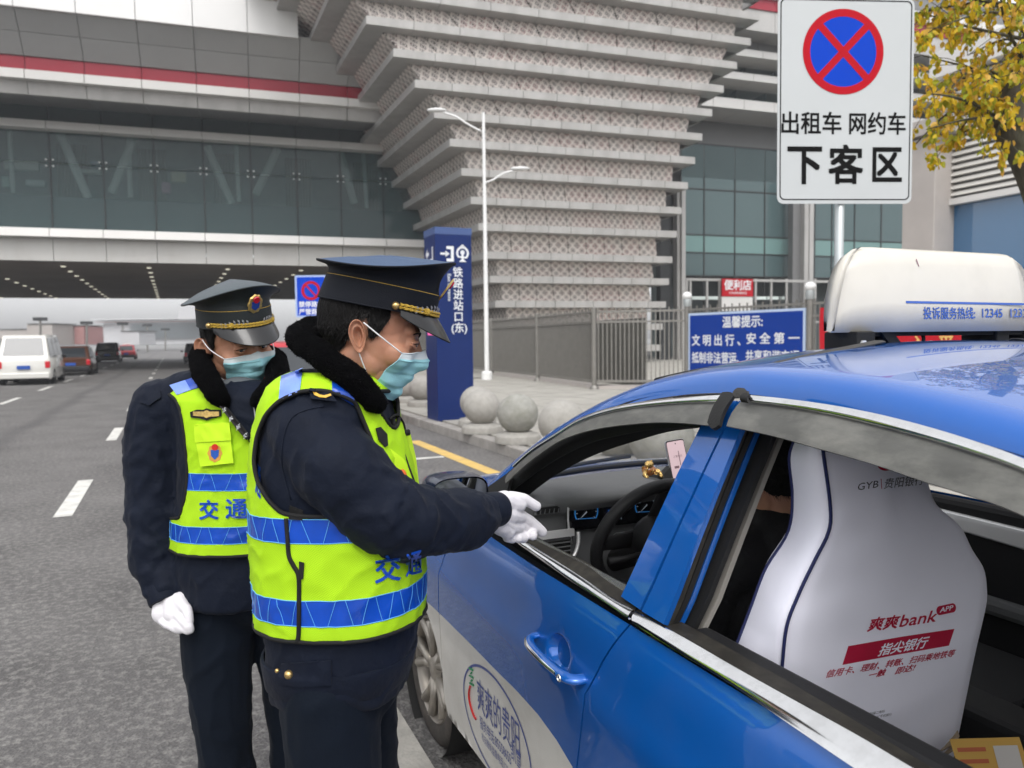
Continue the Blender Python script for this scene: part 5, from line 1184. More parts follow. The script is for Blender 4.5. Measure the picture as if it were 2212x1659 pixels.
# dashboard
def dash_sec(x, hood=0.):
    e = .10*(1-((x-XC)/.74)**2)
    return [Vector((x, 2.42+e*1.5, 1.0)), Vector((x, 2.33+e, 1.012)), Vector((x, 2.20+e*.5, 1.035+.02*hood)), Vector((x, 2.10+e*.3-.09*hood, 1.040+.026*hood)), Vector((x, 2.055+e*.3-.125*hood, 1.030+.022*hood)), Vector((x, 2.05+e*.3-.115*hood, 1.01+.020*hood)), Vector((x, 2.07+e*.3, .975)), Vector((x, 2.06+e*.3, .925)), Vector((x, 2.02+e*.3, .86)), Vector((x, 2.02+e*.3, .80)), Vector((x, 2.06, .74)), Vector((x, 2.12, .60)), Vector((x, 2.2, .45))]
rows = []
for i in range(61):
    x = lerp(.93, 2*XC-.93, i/60); hh = max(0, 1-abs((x-1.26)/.205)**6); rows.append(dash_sec(x, hh))
mb = MB(); mb.grid(rows); build('dashboard', mb, m_int2, inn, smooth=True)
mb = MB(); mb.box((.93, 2.44, .3), (2*XC-.93, 2.47, .965)); build('firewall', mb, m_seal, inn)
# instrument cluster
cl = empty('instrument_cluster', Vector((1.255, 2.03, .985))-root_loc(inn)); cl.parent = inn
mb = MB(); mb.box((1.085, 2.035, .93), (1.43, 2.06, 1.045)); build('cluster_face', mb, mat('gloss_black', (.006, .006, .008), rough=.12, coat=.6), cl, bevel=.02)
m_dial = mat('dial_blue', (.05, .3, .75), rough=.4, emit=(.05, .35, 1), estr=.12); m_dw = mat('dial_white', (.6, .65, .7), rough=.4, emit=(.6, .7, .8), estr=.1)
for xx, zz, rr in ((1.145, .99, .042), (1.365, .99, .045)):
    fm = lambda x, y, l=0., xx=xx, zz=zz: Vector((xx+x, 2.031-l, zz+y))
    ringpoly('dial_ring', disc2(0, 0, rr, 40, -.6, pi+.6), disc2(0, 0, rr*.9, 40, -.6, pi+.6), fm, m_dial, cl)
    for k in range(9):
        a = lerp(-.6, pi+.6, k/8); flat('tick', [(rr*.86*cos(a-.03), rr*.86*sin(a-.03)), (rr*.86*cos(a+.03), rr*.86*sin(a+.03)), (rr*.74*cos(a+.03), rr*.74*sin(a+.03)), (rr*.74*cos(a-.03), rr*.74*sin(a-.03))], fm, m_dw, cl, .0006)
    flat('needle', [(0, .003), (-rr*.6, -rr*.5), (.002, -.002)], fm, m_dw, cl, .001)
for k, s_ in enumerate(('80', '100', '120', '140')): text('dial_figures', s_, lambda x, y, l, k=k: Vector((1.365-.03+.02*k+x, 2.030, .99+.012+.012*(1-abs(k-1.5)/1.5)+y)), m_dw, cl, size=.012, bold=.01)
text('clock_figures', '04:11', lambda x, y, l: Vector((1.252+x, 2.030, .96+y)), m_dw, cl, size=.020, bold=.01)
text('display_text', '行驶时间', lambda x, y, l: Vector((1.252+x, 2.030, .98+y)), m_dial, cl, size=.016, bold=.02)
mb = MB(); mb.tube([Vector((1.098-.022*sin(pi*(.15+.6*k/6)), 2.022, lerp(.90, 1.045, k/6))) for k in range(7)], .0035, 6); build('cluster_rim', mb, m_slv, cl, smooth=True)
# vents and silver strip by the near door
for (x0, x1, z0, z1, y) in ((.985, 1.062, .995, 1.014, 2.072), (.97, 1.075, .865, .918, 2.03)):
    vt = MB(); vt.box((x0-.006, y-.02, z0-.006), (x1+.006, y-.006, z1+.006)); vv = build('air_vent', vt, m_int2, inn, bevel=.004)
    mb = MB(); mb.box((x0, y-.024, z0), (x1, y-.019, z1)); build('vent_mouth', mb, m_seal, vv)
    n = 5 if z1-z0 < .03 else 4
    for k in range(n):
        mb = MB()
        if z1-z0 < .03: xx = lerp(x0, x1, (k+.5)/n); mb.hexa([(xx, y-.028, z0), (xx+.002, y-.028, z0), (xx+.008, y-.022, z1), (xx+.006, y-.022, z1), (xx, y-.02, z0), (xx+.002, y-.02, z0), (xx+.008, y-.02, z1), (xx+.006, y-.02, z1)][:4]+[(xx, y-.02, z0), (xx+.002, y-.02, z0), (xx+.008, y-.02, z1), (xx+.006, y-.02, z1)])
        else: zz = lerp(z0, z1, (k+.5)/n); mb.box((x0, y-.03, zz), (x1, y-.02, zz+.0025))
        build('vent_blade', mb, m_int2, vv)
mb = MB(); mb.box((1.0, 1.994, .885), (1.035, 1.999, .890)); build('vent_tab', mb, m_slv, inn)
mb = MB(); rows = [[Vector((x, 2.004+.0*k, z)) for x in [lerp(.965, 1.085, i/6) for i in range(7)]] for k, z in enumerate((.930, .936, .944, .951))]
mb.grid(rows); build('silver_strip', mb, m_slv, inn, smooth=True, solid=.012)
mb = MB(); mb.tube(smooth_path([(.975, 1.995, .85), (1.03, 1.99, .852), (1.075, 1.99, .87), (1.095, 1.995, .905), (1.098, 2.0, .94)], 5), .007, 8, flat=.8); build('silver_curve', mb, m_slv, inn, smooth=True)
# steering wheel
sw = empty('steering_wheel', Vector((1.255, 1.84, .93))-root_loc(inn)); sw.parent = inn
Ms = Matrix.Rotation(radians(-66), 3, 'X'); cw = Vector((1.255, 1.84, .942)); Rw_ = .182
def swp(x, y, z=0.): return cw+Ms @ Vector((x, y, z))
mb = MB(); rows = []
for i in range(65):
    a = 2*pi*i/64; ring = []
    for k in range(14):
        b = 2*pi*k/14; rr = Rw_+.0185*cos(b); ring.append(swp(rr*cos(a), rr*sin(a), .019*sin(b)))
    rows.append(ring)
mb.grid(rows, closed_u=True); build('rim', mb, mat('leather_black', (.016, .016, .017), rough=.42, bump=.25, bscale=350), sw, smooth=True)
mb = MB(); mb.tube([swp(0, -.01, -.06), swp(0, -.01, .0), swp(0, -.01, .022)], [.05, .075, .06], 20); build('hub', mb, m_int, sw, smooth=True)
for a in (0, pi, -pi/2):
    mb = MB(); mb.tube([swp(.04*cos(a), .04*sin(a), .008), swp(.11*cos(a), .11*sin(a), .004), swp(.172*cos(a), .172*sin(a), 0)], [.036, .028, .024], 12, flat=.35, up_=tuple(Ms @ Vector((0, 0, 1)))); build('spoke', mb, m_int, sw, smooth=True)
    if a != -pi/2:
        rr = rrect(.055, -.018, .125, .024, .012); sg = cos(a); ringpoly('silver_bezel', [(x*sg, y) for x, y in rr], [(x*.93*sg+.006*sg, y*.86) for x, y in rr], lambda x, y, l=0.: swp(x, y, .02), m_slv, sw)
for s_ in (-1, 1):
    mb = MB(); mb.tube([swp(.05*s_, .01, -.05), swp(.12*s_, .02, -.05), swp(.165*s_, .025, -.045)], [.008, .009, .012], 10); build('stalk', mb, m_int, inn, smooth=True)
mb = MB(); mb.tube([swp(0, -.01, -.05), (1.255, 2.1, .80)], .035, 12); build('steering_column', mb, m_int, inn)
# phone and ornament on the dash
ph = PY(1466, 998, 2.16); pho = empty('phone', ph, label='phone with a pink map screen in a black holder on the taxi dashboard', cat='phone')
axp = Vector((1, -.08, .10)).normalized(); ayp = Vector((-.12, .22, 1)); ayp = (ayp-axp*ayp.dot(axp)).normalized(); pp = plane_map(ph, axp, ayp)
k_ = 1.0
def solidp(nm, poly, d0, d1, m, par): 
    n = len(poly); mb = MB(); mb.add([pp(x, y, d0) for x, y in poly]+[pp(x, y, d1) for x, y in poly], [tuple(range(n-1, -1, -1)), tuple(range(n, 2*n))]+[(i, (i+1) % n, n+(i+1) % n, n+i) for i in range(n)]); return build(nm, mb, m, par)
solidp('case', rrect(-.037, -.078, .037, .078, .009), -.008, 0, mat('phone_case', (.5, .5, .52), rough=.3, metal=.6), pho)
flat('bezel', rrect(-.0355, -.0765, .0355, .0765, .008), pp, m_black, pho, .0004)
flat('screen', rrect(-.0335, -.073, .0335, .073, .007), pp, mat('phone_screen', (.5, .38, .40), rough=.2, emit=(.85, .62, .66), estr=.28), pho, .0008)
flat('lens_dot', disc2(0, .064, .0022, 12), pp, m_black, pho, .0012)
flat('bottom_bar', [(-.033, -.073), (.033, -.073), (.033, -.058), (-.033, -.058)], pp, mat('screen_blue', (.05, .05, .3), rough=.3, emit=(.1, .1, .6), estr=.3), pho, .0012)
text('map_note', '上客地点', lambda x, y, l: pp(x, y+.02, .0013), mat('screen_ink', (.2, .12, .14), rough=.5), pho, size=.009)
for (x, y, w_, h_) in ((.004, -.012, .003, .05), (-.02, -.02, .018, .008), (.012, -.035, .003, .03)): flat('map_mark', [(x, y), (x+w_, y), (x+w_, y+h_), (x, y+h_)], pp, MATS['screen_ink'], pho, .0013)
mb = MB(); mb.tube([pp(-.03, -.055, -.012), pp(-.05, -.05, -.03), Vector((ph.x-.06, ph.y+.09, 1.02))], [.015, .02, .028], 10); build('holder', mb, m_seal, pho, smooth=True)
mb = MB(); mb.hexa([pp(-.085, -.07, -.03), pp(-.034, -.07, -.03), pp(-.034, -.07, .01), pp(-.085, -.07, .01), pp(-.075, -.03, -.03), pp(-.034, -.005, -.03), pp(-.034, -.005, .0), pp(-.075, -.03, .0)]); build('holder_block', mb, m_seal, pho, bevel=.005)
solidp('clamp', [(-.042, -.085), (.042, -.085), (.042, -.066), (-.042, -.066)], -.014, .004, m_seal, pho)
oc = PY(1402, 1030, 2.18); orn = empty('frog_ornament', Vector((oc.x, oc.y, 1.03)), label='small golden frog ornament standing on the taxi dashboard by the phone', cat='ornament')
m_au = mat('gilt', (.62, .42, .16), rough=.25, metal=.8, var=.4, vscale=60, bump=.6, bscale=120); m_am = mat('amber', (.30, .10, .02), rough=.15, coat=1, var=.4, vscale=70)
oz_ = oc.z; mb = MB(); mb.ellipsoid((oc.x, oc.y, oz_+.022), .026, .024, .02, 14, 9); build('frog_body', mb, m_am, orn, smooth=True)
mb = MB(); mb.ellipsoid((oc.x-.008, oc.y-.012, oz_+.045), .016, .015, .013, 12, 8); build('frog_head', mb, m_au, orn, smooth=True)
for dx_, dz_ in ((-.016, .054), (.0, .056)): mb = MB(); mb.ellipsoid((oc.x+dx_, oc.y-.014, oz_+dz_), .0035, .0035, .0035, 10, 6); build('frog_eye', mb, m_au, orn, smooth=True)
for dx_ in (-.026, .026):
    mb = MB(); mb.tube([(oc.x+dx_*.7, oc.y-.008, oz_+.022), (oc.x+dx_*1.2, oc.y-.02, oz_+.012), (oc.x+dx_*1.1, oc.y-.034, oz_+.003)], [.010, .008, .006], 8); build('frog_leg', mb, m_au, orn, smooth=True)
for k in range(12):
    a = k*1.9; mb = MB(); mb.lathe([(.001, .002), (.007, .002), (.007, 0), (.001, 0)], 10, (oc.x+.026*cos(a), oc.y-.010+.02*sin(a), oz_+.02+.012*sin(k)), Matrix.Rotation(a, 3, 'Z') @ Matrix.Rotation(1.2, 3, 'X')); build('coin', mb, m_au, orn)
# ================================================================ seats
def Yr(z): return 1.065+(1.036-z)*.20
m_cov = mat('seat_cover_white', (.82, .82, .92), rough=.85, var=.03, vscale=4, bump=.15, bscale=9, sheen=.2)
m_nav = mat('seam_navy', (.015, .02, .08), rough=.7)
def onseat(u, v, l=0.):
    q = ray(u, v); t = (1.065+.20*(1.036-EYE))/(q.y+.20*q.z); return O+q*t+Vector((0, -l, 0))
Lf = [(1722, 930), (1717, 956), (1705, 997), (1712, 1078), (1703, 1153), (1654, 1224), (1622, 1300), (1577, 1404), (1530, 1500), (1500, 1640), (1490, 1800)]
Sm = [(1778, 930), (1782, 972), (1796, 1071), (1794, 1125), (1764, 1178), (1728, 1242), (1702, 1302), (1690, 1397), (1672, 1466), (1650, 1600), (1640, 1800)]
Rt = [(1985, 930), (1995, 1000), (2012, 1050), (2030, 1107), (2077, 1160), (2101, 1221), (2122, 1268), (2126, 1320), (2122, 1360), (2094, 1473), (2052, 1659), (2020, 1800)]
def ncurve(pts, n=64):
    P_ = smooth_path([(u, v, 0) for u, v in pts], 8); out = []
    v0, v1 = P_[0].y, P_[-1].y
    for i in range(n):
        v = lerp(v0, v1, i/(n-1)); j = 0
        while j < len(P_)-2 and P_[j+1].y < v: j += 1
        t = (v-P_[j].y)/max(1e-6, P_[j+1].y-P_[j].y); out.append((lerp(P_[j].x, P_[j+1].x, t), v))
    return out
LF, SM, RT = ncurve(Lf), ncurve(Sm), ncurve(Rt)
seat = empty('driver_seat', (1.3, 1.15, .34), label='driver seat under a white advertising cover with navy piping and red print', cat='car seat')
rows = []; seam = []; seam2 = []; seam3 = []
for (a, b, c) in zip(LF, SM, RT):
    pb_ = onseat(*b); pc_ = onseat(*c); z = (pb_.z+pc_.z)/2
    qa = ray(*a); xl_ = pb_.x-.03; 
    # gusset: runs forward from the seam
    dpt = .11; t = (pb_.y+dpt)/qa.y; pa = O+qa*t
    pb_.z = pc_.z = pa.z = z
    wr = .009*noise.noise(Vector((z*22, 1.3, 0)))*min(1, max(0, (1.28-z)*4)); xr_ = pc_.x; row = [Vector((xr_-.10, pb_.y+.16, z)), Vector((pb_.x+.12, pb_.y+.17, z)), Vector((pa.x+.03, pa.y+.03, z)), Vector((pa.x, pa.y, z)), Vector((lerp(pa.x, pb_.x, .45)-.006+wr, lerp(pa.y, pb_.y, .5)+wr, z)), Vector((pb_.x-.008, pb_.y+.022, z)), Vector((pb_.x, pb_.y+.004, z))]
    for k in range(1, 12):
        s_ = k/12; row.append(Vector((lerp(pb_.x, xr_, s_), pb_.y+.004-.020*sin(pi*s_)+.0045*noise.noise(Vector((s_*4+z*6, z*15-s_*6, 2)))+.010*noise.noise(Vector((s_*2, z*5, 7)))*sin(pi*s_)+.006*max(0, 1-s_*3.2)*noise.noise(Vector((s_*20-z*9, z*14, 4))), z)))
    row += [Vector((xr_-.004, pb_.y+.012, z)), Vector((xr_+.004, pb_.y+.035, z)), Vector((xr_-.01, pb_.y+.10, z))]
    rows.append(row); seam.append(row[6]+Vector((-.001, -.002, 0))); seam2.append(row[3]+Vector((-.001, -.001, 0))); seam3.append(row[19]+Vector((.002, -.002, 0)))
topz = rows[0][0].z; n = len(rows[0]); cen = sum((p for p in rows[0]), Vector((0, 0, 0)))/n
caps = []
for f, dz in ((.3, .062), (.75, .045), (.93, .02)): caps.append([cen.lerp(p, f)+Vector((0, 0, dz)) for p in rows[0]])
mb = MB(); mb.grid(caps+rows, closed_u=True); mb.f.append(tuple(range(n))); mb.mi.append(0); cov = build('backrest_cover', mb, m_cov, seat, smooth=True)
for s_, nm in ((seam, 'piping'), (seam2, 'piping'), (seam3, 'piping')):
    mb = MB(); mb.tube(s_, .0032, 8); build(nm, mb, m_nav, seat, smooth=True)
mb = MB(); mb.box((1.02, 1.20, .40), (1.56, 1.72, .56)); build('cushion', mb, m_cov, seat, bevel=.05, smooth=50)
mb = MB(); mb.box((1.08, 1.1, .30), (1.5, 1.7, .42)); build('seat_base', mb, m_int, seat)
m_pr = mat('print_red', (.42, .006, .04), rough=.8); m_pk = mat('print_black', (.015, .018, .03), rough=.8)
seat_bv = BVHTree.FromPolygons([tuple(v) for v in mb.v], mb.f)
cov.data.calc_loop_triangles(); _L = root_loc(seat); sbv = BVHTree.FromPolygons([v.co+_L for v in cov.data.vertices], [tuple(t.vertices) for t in cov.data.loop_triangles])
def cast(w_):
    for jx, jz in ((0, 0), (3e-4, 2e-4), (-3e-4, 4e-4), (7e-4, -6e-4)):
        dr_ = (w_+Vector((jx, 0, jz))-O).normalized(); h_ = sbv.ray_cast(O, dr_)
        if h_[0] is not None: return h_[0], dr_
    return w_+Vector((0, -.012, 0)), (w_-O).normalized()
def stext(body, u0, v0, u1, v1, hpx, m, bold=.02, shear=0., nm='lettering', lift=.0012):
    """lettering whose base line runs between two photo points on the cover"""
    a = onseat(u0, v0); b = onseat(u1, v1); d = b-a; L_ = d.length; ex = d.normalized(); ez = Vector((0, -.2, 1)).normalized(); ez = (ez-ex*ez.dot(ex)).normalized()
    h = hpx/1650*((a+b)/2-O).dot(fwd0)
    def f_(t, s_, yy, l):
        h_, dr_ = cast(a+ex*(t*L_)+ez*yy); return h_-dr_*(lift+l*.5)
    return textfit(nm, body, f_, m, seat, size=h, bold=bold*.6, shear=shear)
def spoly(nm, pts, m, lift=.001):
    mb = MB(); vs, fs = cdt_panel(pts, 6.); P_ = []
    for u, v in vs:
        h_, dr_ = cast(onseat(u, v)); P_.append(h_-dr_*lift)
    mb.add(P_, fs); return build(nm, mb, m, seat)
stext('GYB', 1853, 1052, 1898, 1045, 24, m_pk, bold=.0); stext('贵阳银行', 1911, 1045, 1996, 1036, 26, m_pk, bold=.0)
spoly('divider', [(1902.5, 1034), (1904, 1034), (1905.5, 1056), (1904, 1056)], m_pr)
spoly('logo_disc', [(1913+18*cos(a), 1003+14*sin(a)) for a in [2*pi*k/20 for k in range(20)]], m_pr)
stext('爽爽', 1876, 1350, 1943, 1342, 36, m_pr, bold=.03, shear=.12); stext('bank', 1945, 1342, 2024, 1330, 42, m_pr, bold=.02, shear=.08)
spoly('app_pill', [(2030+6*cos(a)*1.2 if a > pi/2 and a < 3*pi/2 else 2058+6*cos(a)*1.2, (1319 if cos(a) < 0 else 1313)+10*sin(a)) for a in [2*pi*k/20+.01 for k in range(20)]], m_pr)
stext('APP', 2031, 1318, 2059, 1312, 17, m_cov, bold=.03, lift=.0019)
spoly('red_bar', [(1832.6, 1395.7), (1950, 1375), (2061.8, 1358.4), (2049.9, 1394.7), (1940, 1414), (1819.7, 1436.4)], m_pr)
stext('指尖银行', 1899, 1405, 2006, 1386, 31, m_cov, bold=.03, shear=.25, lift=.0019)
stext('信用卡、理财、转账、扫码乘地铁等', 1786, 1456, 2064, 1410, 20, m_pr, bold=.025, shear=.25)
stext('一触', 1877, 1459, 1914, 1451, 19, m_pr, bold=.03, shear=.25); stext('即达!', 1934, 1450, 1978, 1441, 19, m_pr, bold=.03, shear=.25)
stext('扫描二维码', 1879, 1542, 1911, 1536, 8, m_pk, bold=.0); stext('下载“爽爽bank”手机银行', 1858, 1554, 1926, 1543, 8, m_pk, bold=.0)
# tan elastic band at the foot of the cover
m_tan = mat('tan_band', (.30, .235, .165), rough=.8, bump=.3, bscale=200)
for dv in (0, 14):
    mb = MB(); pts = [onseat(u, v, .012) for u, v in ((1930, 1668+dv), (1978, 1640+dv), (2020, 1610+dv), (2052, 1585+dv))]; pts += [pts[-1]+Vector((.03, .05, .02))]; mb.tube(smooth_path(pts, 3), .010, 8, flat=.5); build('tan_band', mb, m_tan, seat, smooth=True)
# the passenger seat, black, farther
ps_ = empty('passenger_seat', (2.1, 1.2, .34), label='black passenger seat seen beyond the white seat cover', cat='car seat')
mb = MB(); rows = []
for i in range(10):
    t = i/9; z = lerp(.45, 1.02, t); y = 1.15-.14*t; hw_ = lerp(.24, .20, t)*(1 if t < .85 else .9); ring = []
    for k in range(20):
        a = 2*pi*k/20; ring.append(Vector((2.08+hw_*math.copysign(abs(cos(a))**.5, cos(a)), y+.075*math.copysign(abs(sin(a))**.5, sin(a)), z)))
    rows.append(ring)
mb.grid(rows, closed_u=True); mb.f += [tuple(range(20)), tuple(range(180, 200))]; mb.mi += [0, 0]; build('backrest', mb, m_int, ps_, smooth=50)
mb = MB(); mb.box((1.95, 1.0, 1.03), (2.2, 1.12, 1.22)); build('headrest', mb, m_int, ps_, bevel=.04, smooth=50)
mb = MB(); mb.box((1.84, 1.2, .40), (2.32, 1.7, .56)); build('cushion', mb, m_int, ps_, bevel=.05, smooth=50)
rb = empty('rear_bench', (1.7, .4, .34), label='black rear bench inside the taxi with a pale cover at its far end', cat='car seat')
mb = MB(); mb.box((1.02, .25, .34), (2.38, .75, .52)); build('cushion', mb, m_int, rb, bevel=.05, smooth=50)
mb = MB(); mb.hexa([(1.05, .2, .5), (2.35, .2, .5), (2.35, .38, .5), (1.05, .38, .5), (1.1, .08, 1.0), (2.3, .08, 1.0), (2.3, .2, 1.0), (1.1, .2, 1.0)]); build('backrest', mb, m_int, rb, bevel=.04, smooth=50)
# leaflet tucked by the passenger seat
lf = PY(2138, 1652, 1.0); lfo = empty('leaflet', lf, label='yellow leaflet tucked beside the black passenger seat', cat='leaflet')
e1 = (right0+Vector((0, 0, .10))-fwd0*.15).normalized(); e2 = (Z+fwd0*.55+right0*-.12); e2 = (e2-e1*e2.dot(e1)).normalized(); lm = plane_map(lf, e1, e2)
flat('sheet', [(-.06, -.045), (.075, -.045), (.07, .05), (-.065, .05)], lm, mat('leaflet_yellow', (.50, .30, .06), rough=.6), lfo)
for k in range(3): flat('printed_line', [(-.055, .025-.022*k), (.0, .025-.022*k), (.0, .033-.022*k), (-.055, .033-.022*k)], lm, mat('leaflet_ink', (.4, .1, .04), rough=.6), lfo, .001)
flat('white_patch', [(.015, -.03), (.062, -.03), (.062, .035), (.015, .035)], lm, mat('leaflet_white', (.5, .48, .45), rough=.6), lfo, .001)
mb = MB(); mb.box((1.72, .95, .34), (1.86, 1.9, .62)); build('centre_console', mb, m_int, inn, bevel=.02)
# ================================================================ people
m_navy = mat('jacket_navy', (.0038, .0068, .0165), rough=.72, spec=.2, bump=1.0, bscale=13, sheen=.03, var=.15, vscale=9)
m_trs = mat('trouser_navy', (.0028, .0058, .012), rough=.8, spec=.16, bump=.9, bscale=9, sheen=.02, var=.1, vscale=8)
m_fur = mat('black_fur', (.0025, .0025, .003), rough=1.0, spec=.05, bump=1.0, bscale=260)
m_vt = mat('vest_trim', (.010, .010, .010), rough=.8)
m_glv = mat('glove_cotton', (.70, .68, .71), rough=.9, bump=.25, bscale=450, sheen=.2)
m_hair = mat('hair_black', (.006, .0055, .0055), rough=.65, spec=.15, bump=1.0, bscale=220, stretch=(1, 1, .2))
m_cord = mat('gold_cord', (.62, .40, .06), rough=.5, var=.25, vscale=300, bump=1, bscale=300)
m_brass = mat('brass_button', (.65, .45, .18), rough=.3, metal=.9)
m_silver = mat('silver_leaf', (.35, .35, .38), rough=.4, metal=.5, var=.3, vscale=300)
m_stud = mat('badge_gold', (.55, .38, .13), rough=.4, metal=.6, var=.3, vscale=200)
m_skin = mat('skin', (.43, .215, .135), rough=.48, spec=.35, var=.07, vscale=28, bump=.10, bscale=420, subs=.12, dirt=(.38, .13, .09), dscale=9, damt=.35)
m_maskb = mat('mask_blue', (.31, .60, .66), rough=.9, bump=.12, bscale=400, var=.04, vscale=20)
m_maskw = mat('mask_white', (.60, .66, .68), rough=.85)
m_strap = mat('mask_strap', (.70, .70, .71), rough=.8)
def cloth_mat(nm, c1, c2, sc_=330):
    m = mat(nm, c1, rough=.75); n = m.node_tree.nodes; l = m.node_tree.links; b = n['Principled BSDF']
    uv = n.new('ShaderNodeUVMap'); mp = n.new('ShaderNodeMapping'); mp.inputs['Scale'].default_value = (sc_, sc_, 1); mp.inputs['Rotation'].default_value = (0, 0, .6); l.new(uv.outputs[0], mp.inputs[0])
    ck = n.new('ShaderNodeTexVoronoi'); ck.inputs['Scale'].default_value = 1; ck.inputs['Randomness'].default_value = .0; l.new(mp.outputs[0], ck.inputs['Vector'])
    r = n.new('ShaderNodeMapRange'); r.inputs[1].default_value = .15; r.inputs[2].default_value = .5; r.inputs[3].default_value = .45; r.inputs[4].default_value = 0; l.new(ck.outputs['Distance'], r.inputs[0])
    tc = n.new('ShaderNodeTexCoord'); ns_ = n.new('ShaderNodeTexNoise'); ns_.inputs['Scale'].default_value = 11; l.new(tc.outputs['Object'], ns_.inputs['Vector'])
    mx = n.new('ShaderNodeMix'); mx.data_type = 'RGBA'; l.new(r.outputs[0], mx.inputs[0]); mx.inputs[6].default_value = (*c1, 1); mx.inputs[7].default_value = (*c2, 1)
    l.new(mx.outputs[2], b.inputs['Base Color'])
    bp = n.new('ShaderNodeBump'); bp.inputs['Strength'].default_value = .5; bp.inputs['Distance'].default_value = .002; cmb = n.new('ShaderNodeMath'); cmb.operation = 'MULTIPLY_ADD'; cmb.inputs[1].default_value = 3.; l.new(ns_.outputs[0], cmb.inputs[0]); l.new(ck.outputs['Distance'], cmb.inputs[2]); l.new(cmb.outputs[0], bp.inputs['Height']); l.new(bp.outputs[0], b.inputs['Normal'])
    return m
m_hv = cloth_mat('hi_vis_mesh', (.42, .72, .008), (.16, .32, .004))
m_hvs = mat('hi_vis_cloth', (.52, .80, .02), rough=.7, var=.03, vscale=10)
m_rfb = mat('reflective_blue', (.004, .06, .42), rough=.3, coat=.45, coatrough=.08, var=.25, vscale=7, bump=.25, bscale=10)
m_rfl = mat('reflective_blue_lit', (.16, .27, .72), rough=.35, coat=.6, var=.12, vscale=14, bump=.3, bscale=18)  # lit copy of the reflective blue: light on the shoulders put into colour
m_stch = mat('stitch_blue', (.12, .40, .75), rough=.6)
def fold(amp=.006, sc_=7., seed=0.):
    def f(co, n_):
        p = co*sc_+Vector((seed, 0, 0)); a = noise.noise(Vector((p.x, p.y, p.z*.6))); b = noise.noise(Vector((p.x*2.3+a*2, p.y*2.3, p.z*1.6+a)))
        rdg = (1-abs(b)*2.2); return amp*(.8*a+.55*(rdg if rdg > 0 else 0)*rdg)
    return f
def ring_pts(c, a, b, n=40, e=2.3, rot=0.):
    out = []
    for k in range(n):
        t = 2*pi*k/n; ct, st = cos(t), sin(t); x = a*math.copysign(abs(ct)**(2/e), ct); y = b*math.copysign(abs(st)**(2/e), st)
        out.append(c+right0*(x*cos(rot)-y*sin(rot))+fwd0*(x*sin(rot)+y*cos(rot)))
    return out
class Torso:
    """rows of (v, uL, uR, half depth) at depth dc; gives a closed skin and its param surface"""
    def __init__(s, rows, dc, e=2.3, rot=0.):
        s.r = []; s.e = e; s.rot = rot
        for v, uL, uR, b in rows:
            c = P((uL+uR)/2, v, dc); a = (uR-uL)/2/1650*dc; s.r.append((c.z, c, a, b))
        s.r.sort(key=lambda t: t[0]); s.zs = [t[0] for t in s.r]
    def at(s, z):
        zs = s.zs; cx_ = interp(z, zs, [t[1].x for t in s.r]); cy_ = interp(z, zs, [t[1].y for t in s.r]); return Vector((cx_, cy_, z)), interp(z, zs, [t[2] for t in s.r]), interp(z, zs, [t[3] for t in s.r])
    def ring(s, z, off=0., n=40):
        c, a, b = s.at(z); return ring_pts(c, a+off, b+off, n, s.e, s.rot)
    def skin(s, mb, off=0., n=40, dz=.02, z0=None, z1=None):
        z0 = s.zs[0] if z0 is None else z0; z1 = s.zs[-1] if z1 is None else z1; k = max(2, int((z1-z0)/dz)); rows = [s.ring(lerp(z0, z1, i/k), off, n) for i in range(k+1)]
        i0 = len(mb.v); mb.grid(rows, closed_u=True); m = (k)*n; mb.f += [tuple(i0+j for j in range(n-1, -1, -1)), tuple(i0+m+j for j in range(n))]; mb.mi += [0, 0]; return rows
def chain(mb, pts):
    for (a, ra), (b, rb_) in zip(pts[:-1], pts[1:]): mb.capsule(a, b, ra, rb_)
def skin_obj(name, mb, voxel, m, parent, it=5, disp=None, **kw):
    return finish(name, remesh(mb, voxel, it, name, disp), m, parent, True, **kw)
def bvh_of(*objs):
    vs = []; fs = []
    for o in objs:
        L = root_loc(o.parent) if o.parent else Vector((0, 0, 0)); k = len(vs); vs += [v.co+L for v in o.data.vertices]; fs += [tuple(k+i for i in p.vertices) for p in o.data.polygons]
    return BVHTree.FromPolygons(vs, fs)
def hit(bv, u, v, lift=.002):
    q = ray(u, v).normalized(); h = bv.ray_cast(O, q)
    return None if h[0] is None else h[0]-q*lift
def project(p):
    w_ = p-O; d = w_.dot(fwd); return CX+FOC*w_.dot(right)/d, CY-FOC*w_.dot(up)/d
def sewn(nm, bv, poly, m, parent, step=6., lift=.003, solid=.004, **kw):
    vs, fs = cdt_panel(poly, step); ps_ = [hit(bv, u, v, lift) for u, v in vs]
    good = [p for p in ps_ if p is not None]
    if not good: return None
    med = sorted((p-O).length for p in good)[len(good)//2]
    ps_ = [p if p is not None and abs((p-O).length-med) < .18 else O+ray(*vs[i]).normalized()*med for i, p in enumerate(ps_)]
    mb = MB(); mb.add(ps_, fs); return build(nm, mb, m, parent, smooth=True, solid=solid, **kw)
def sewn_tube(nm, bv, pts, r, m, parent, n=5, lift=.002, **kw):
    pth = [hit(bv, p.x, p.y, lift) for p in smooth_path([(u, v, 0) for u, v in pts], n)]; out = []
    for p in pth:
        if p is not None and (not out or abs((p-O).length-(out[-1]-O).length) < .06): out.append(p)
    if len(out) < 2: return None
    mb = MB(); mb.tube(out, r, 7); return build(nm, mb, m, parent, smooth=True, **kw)
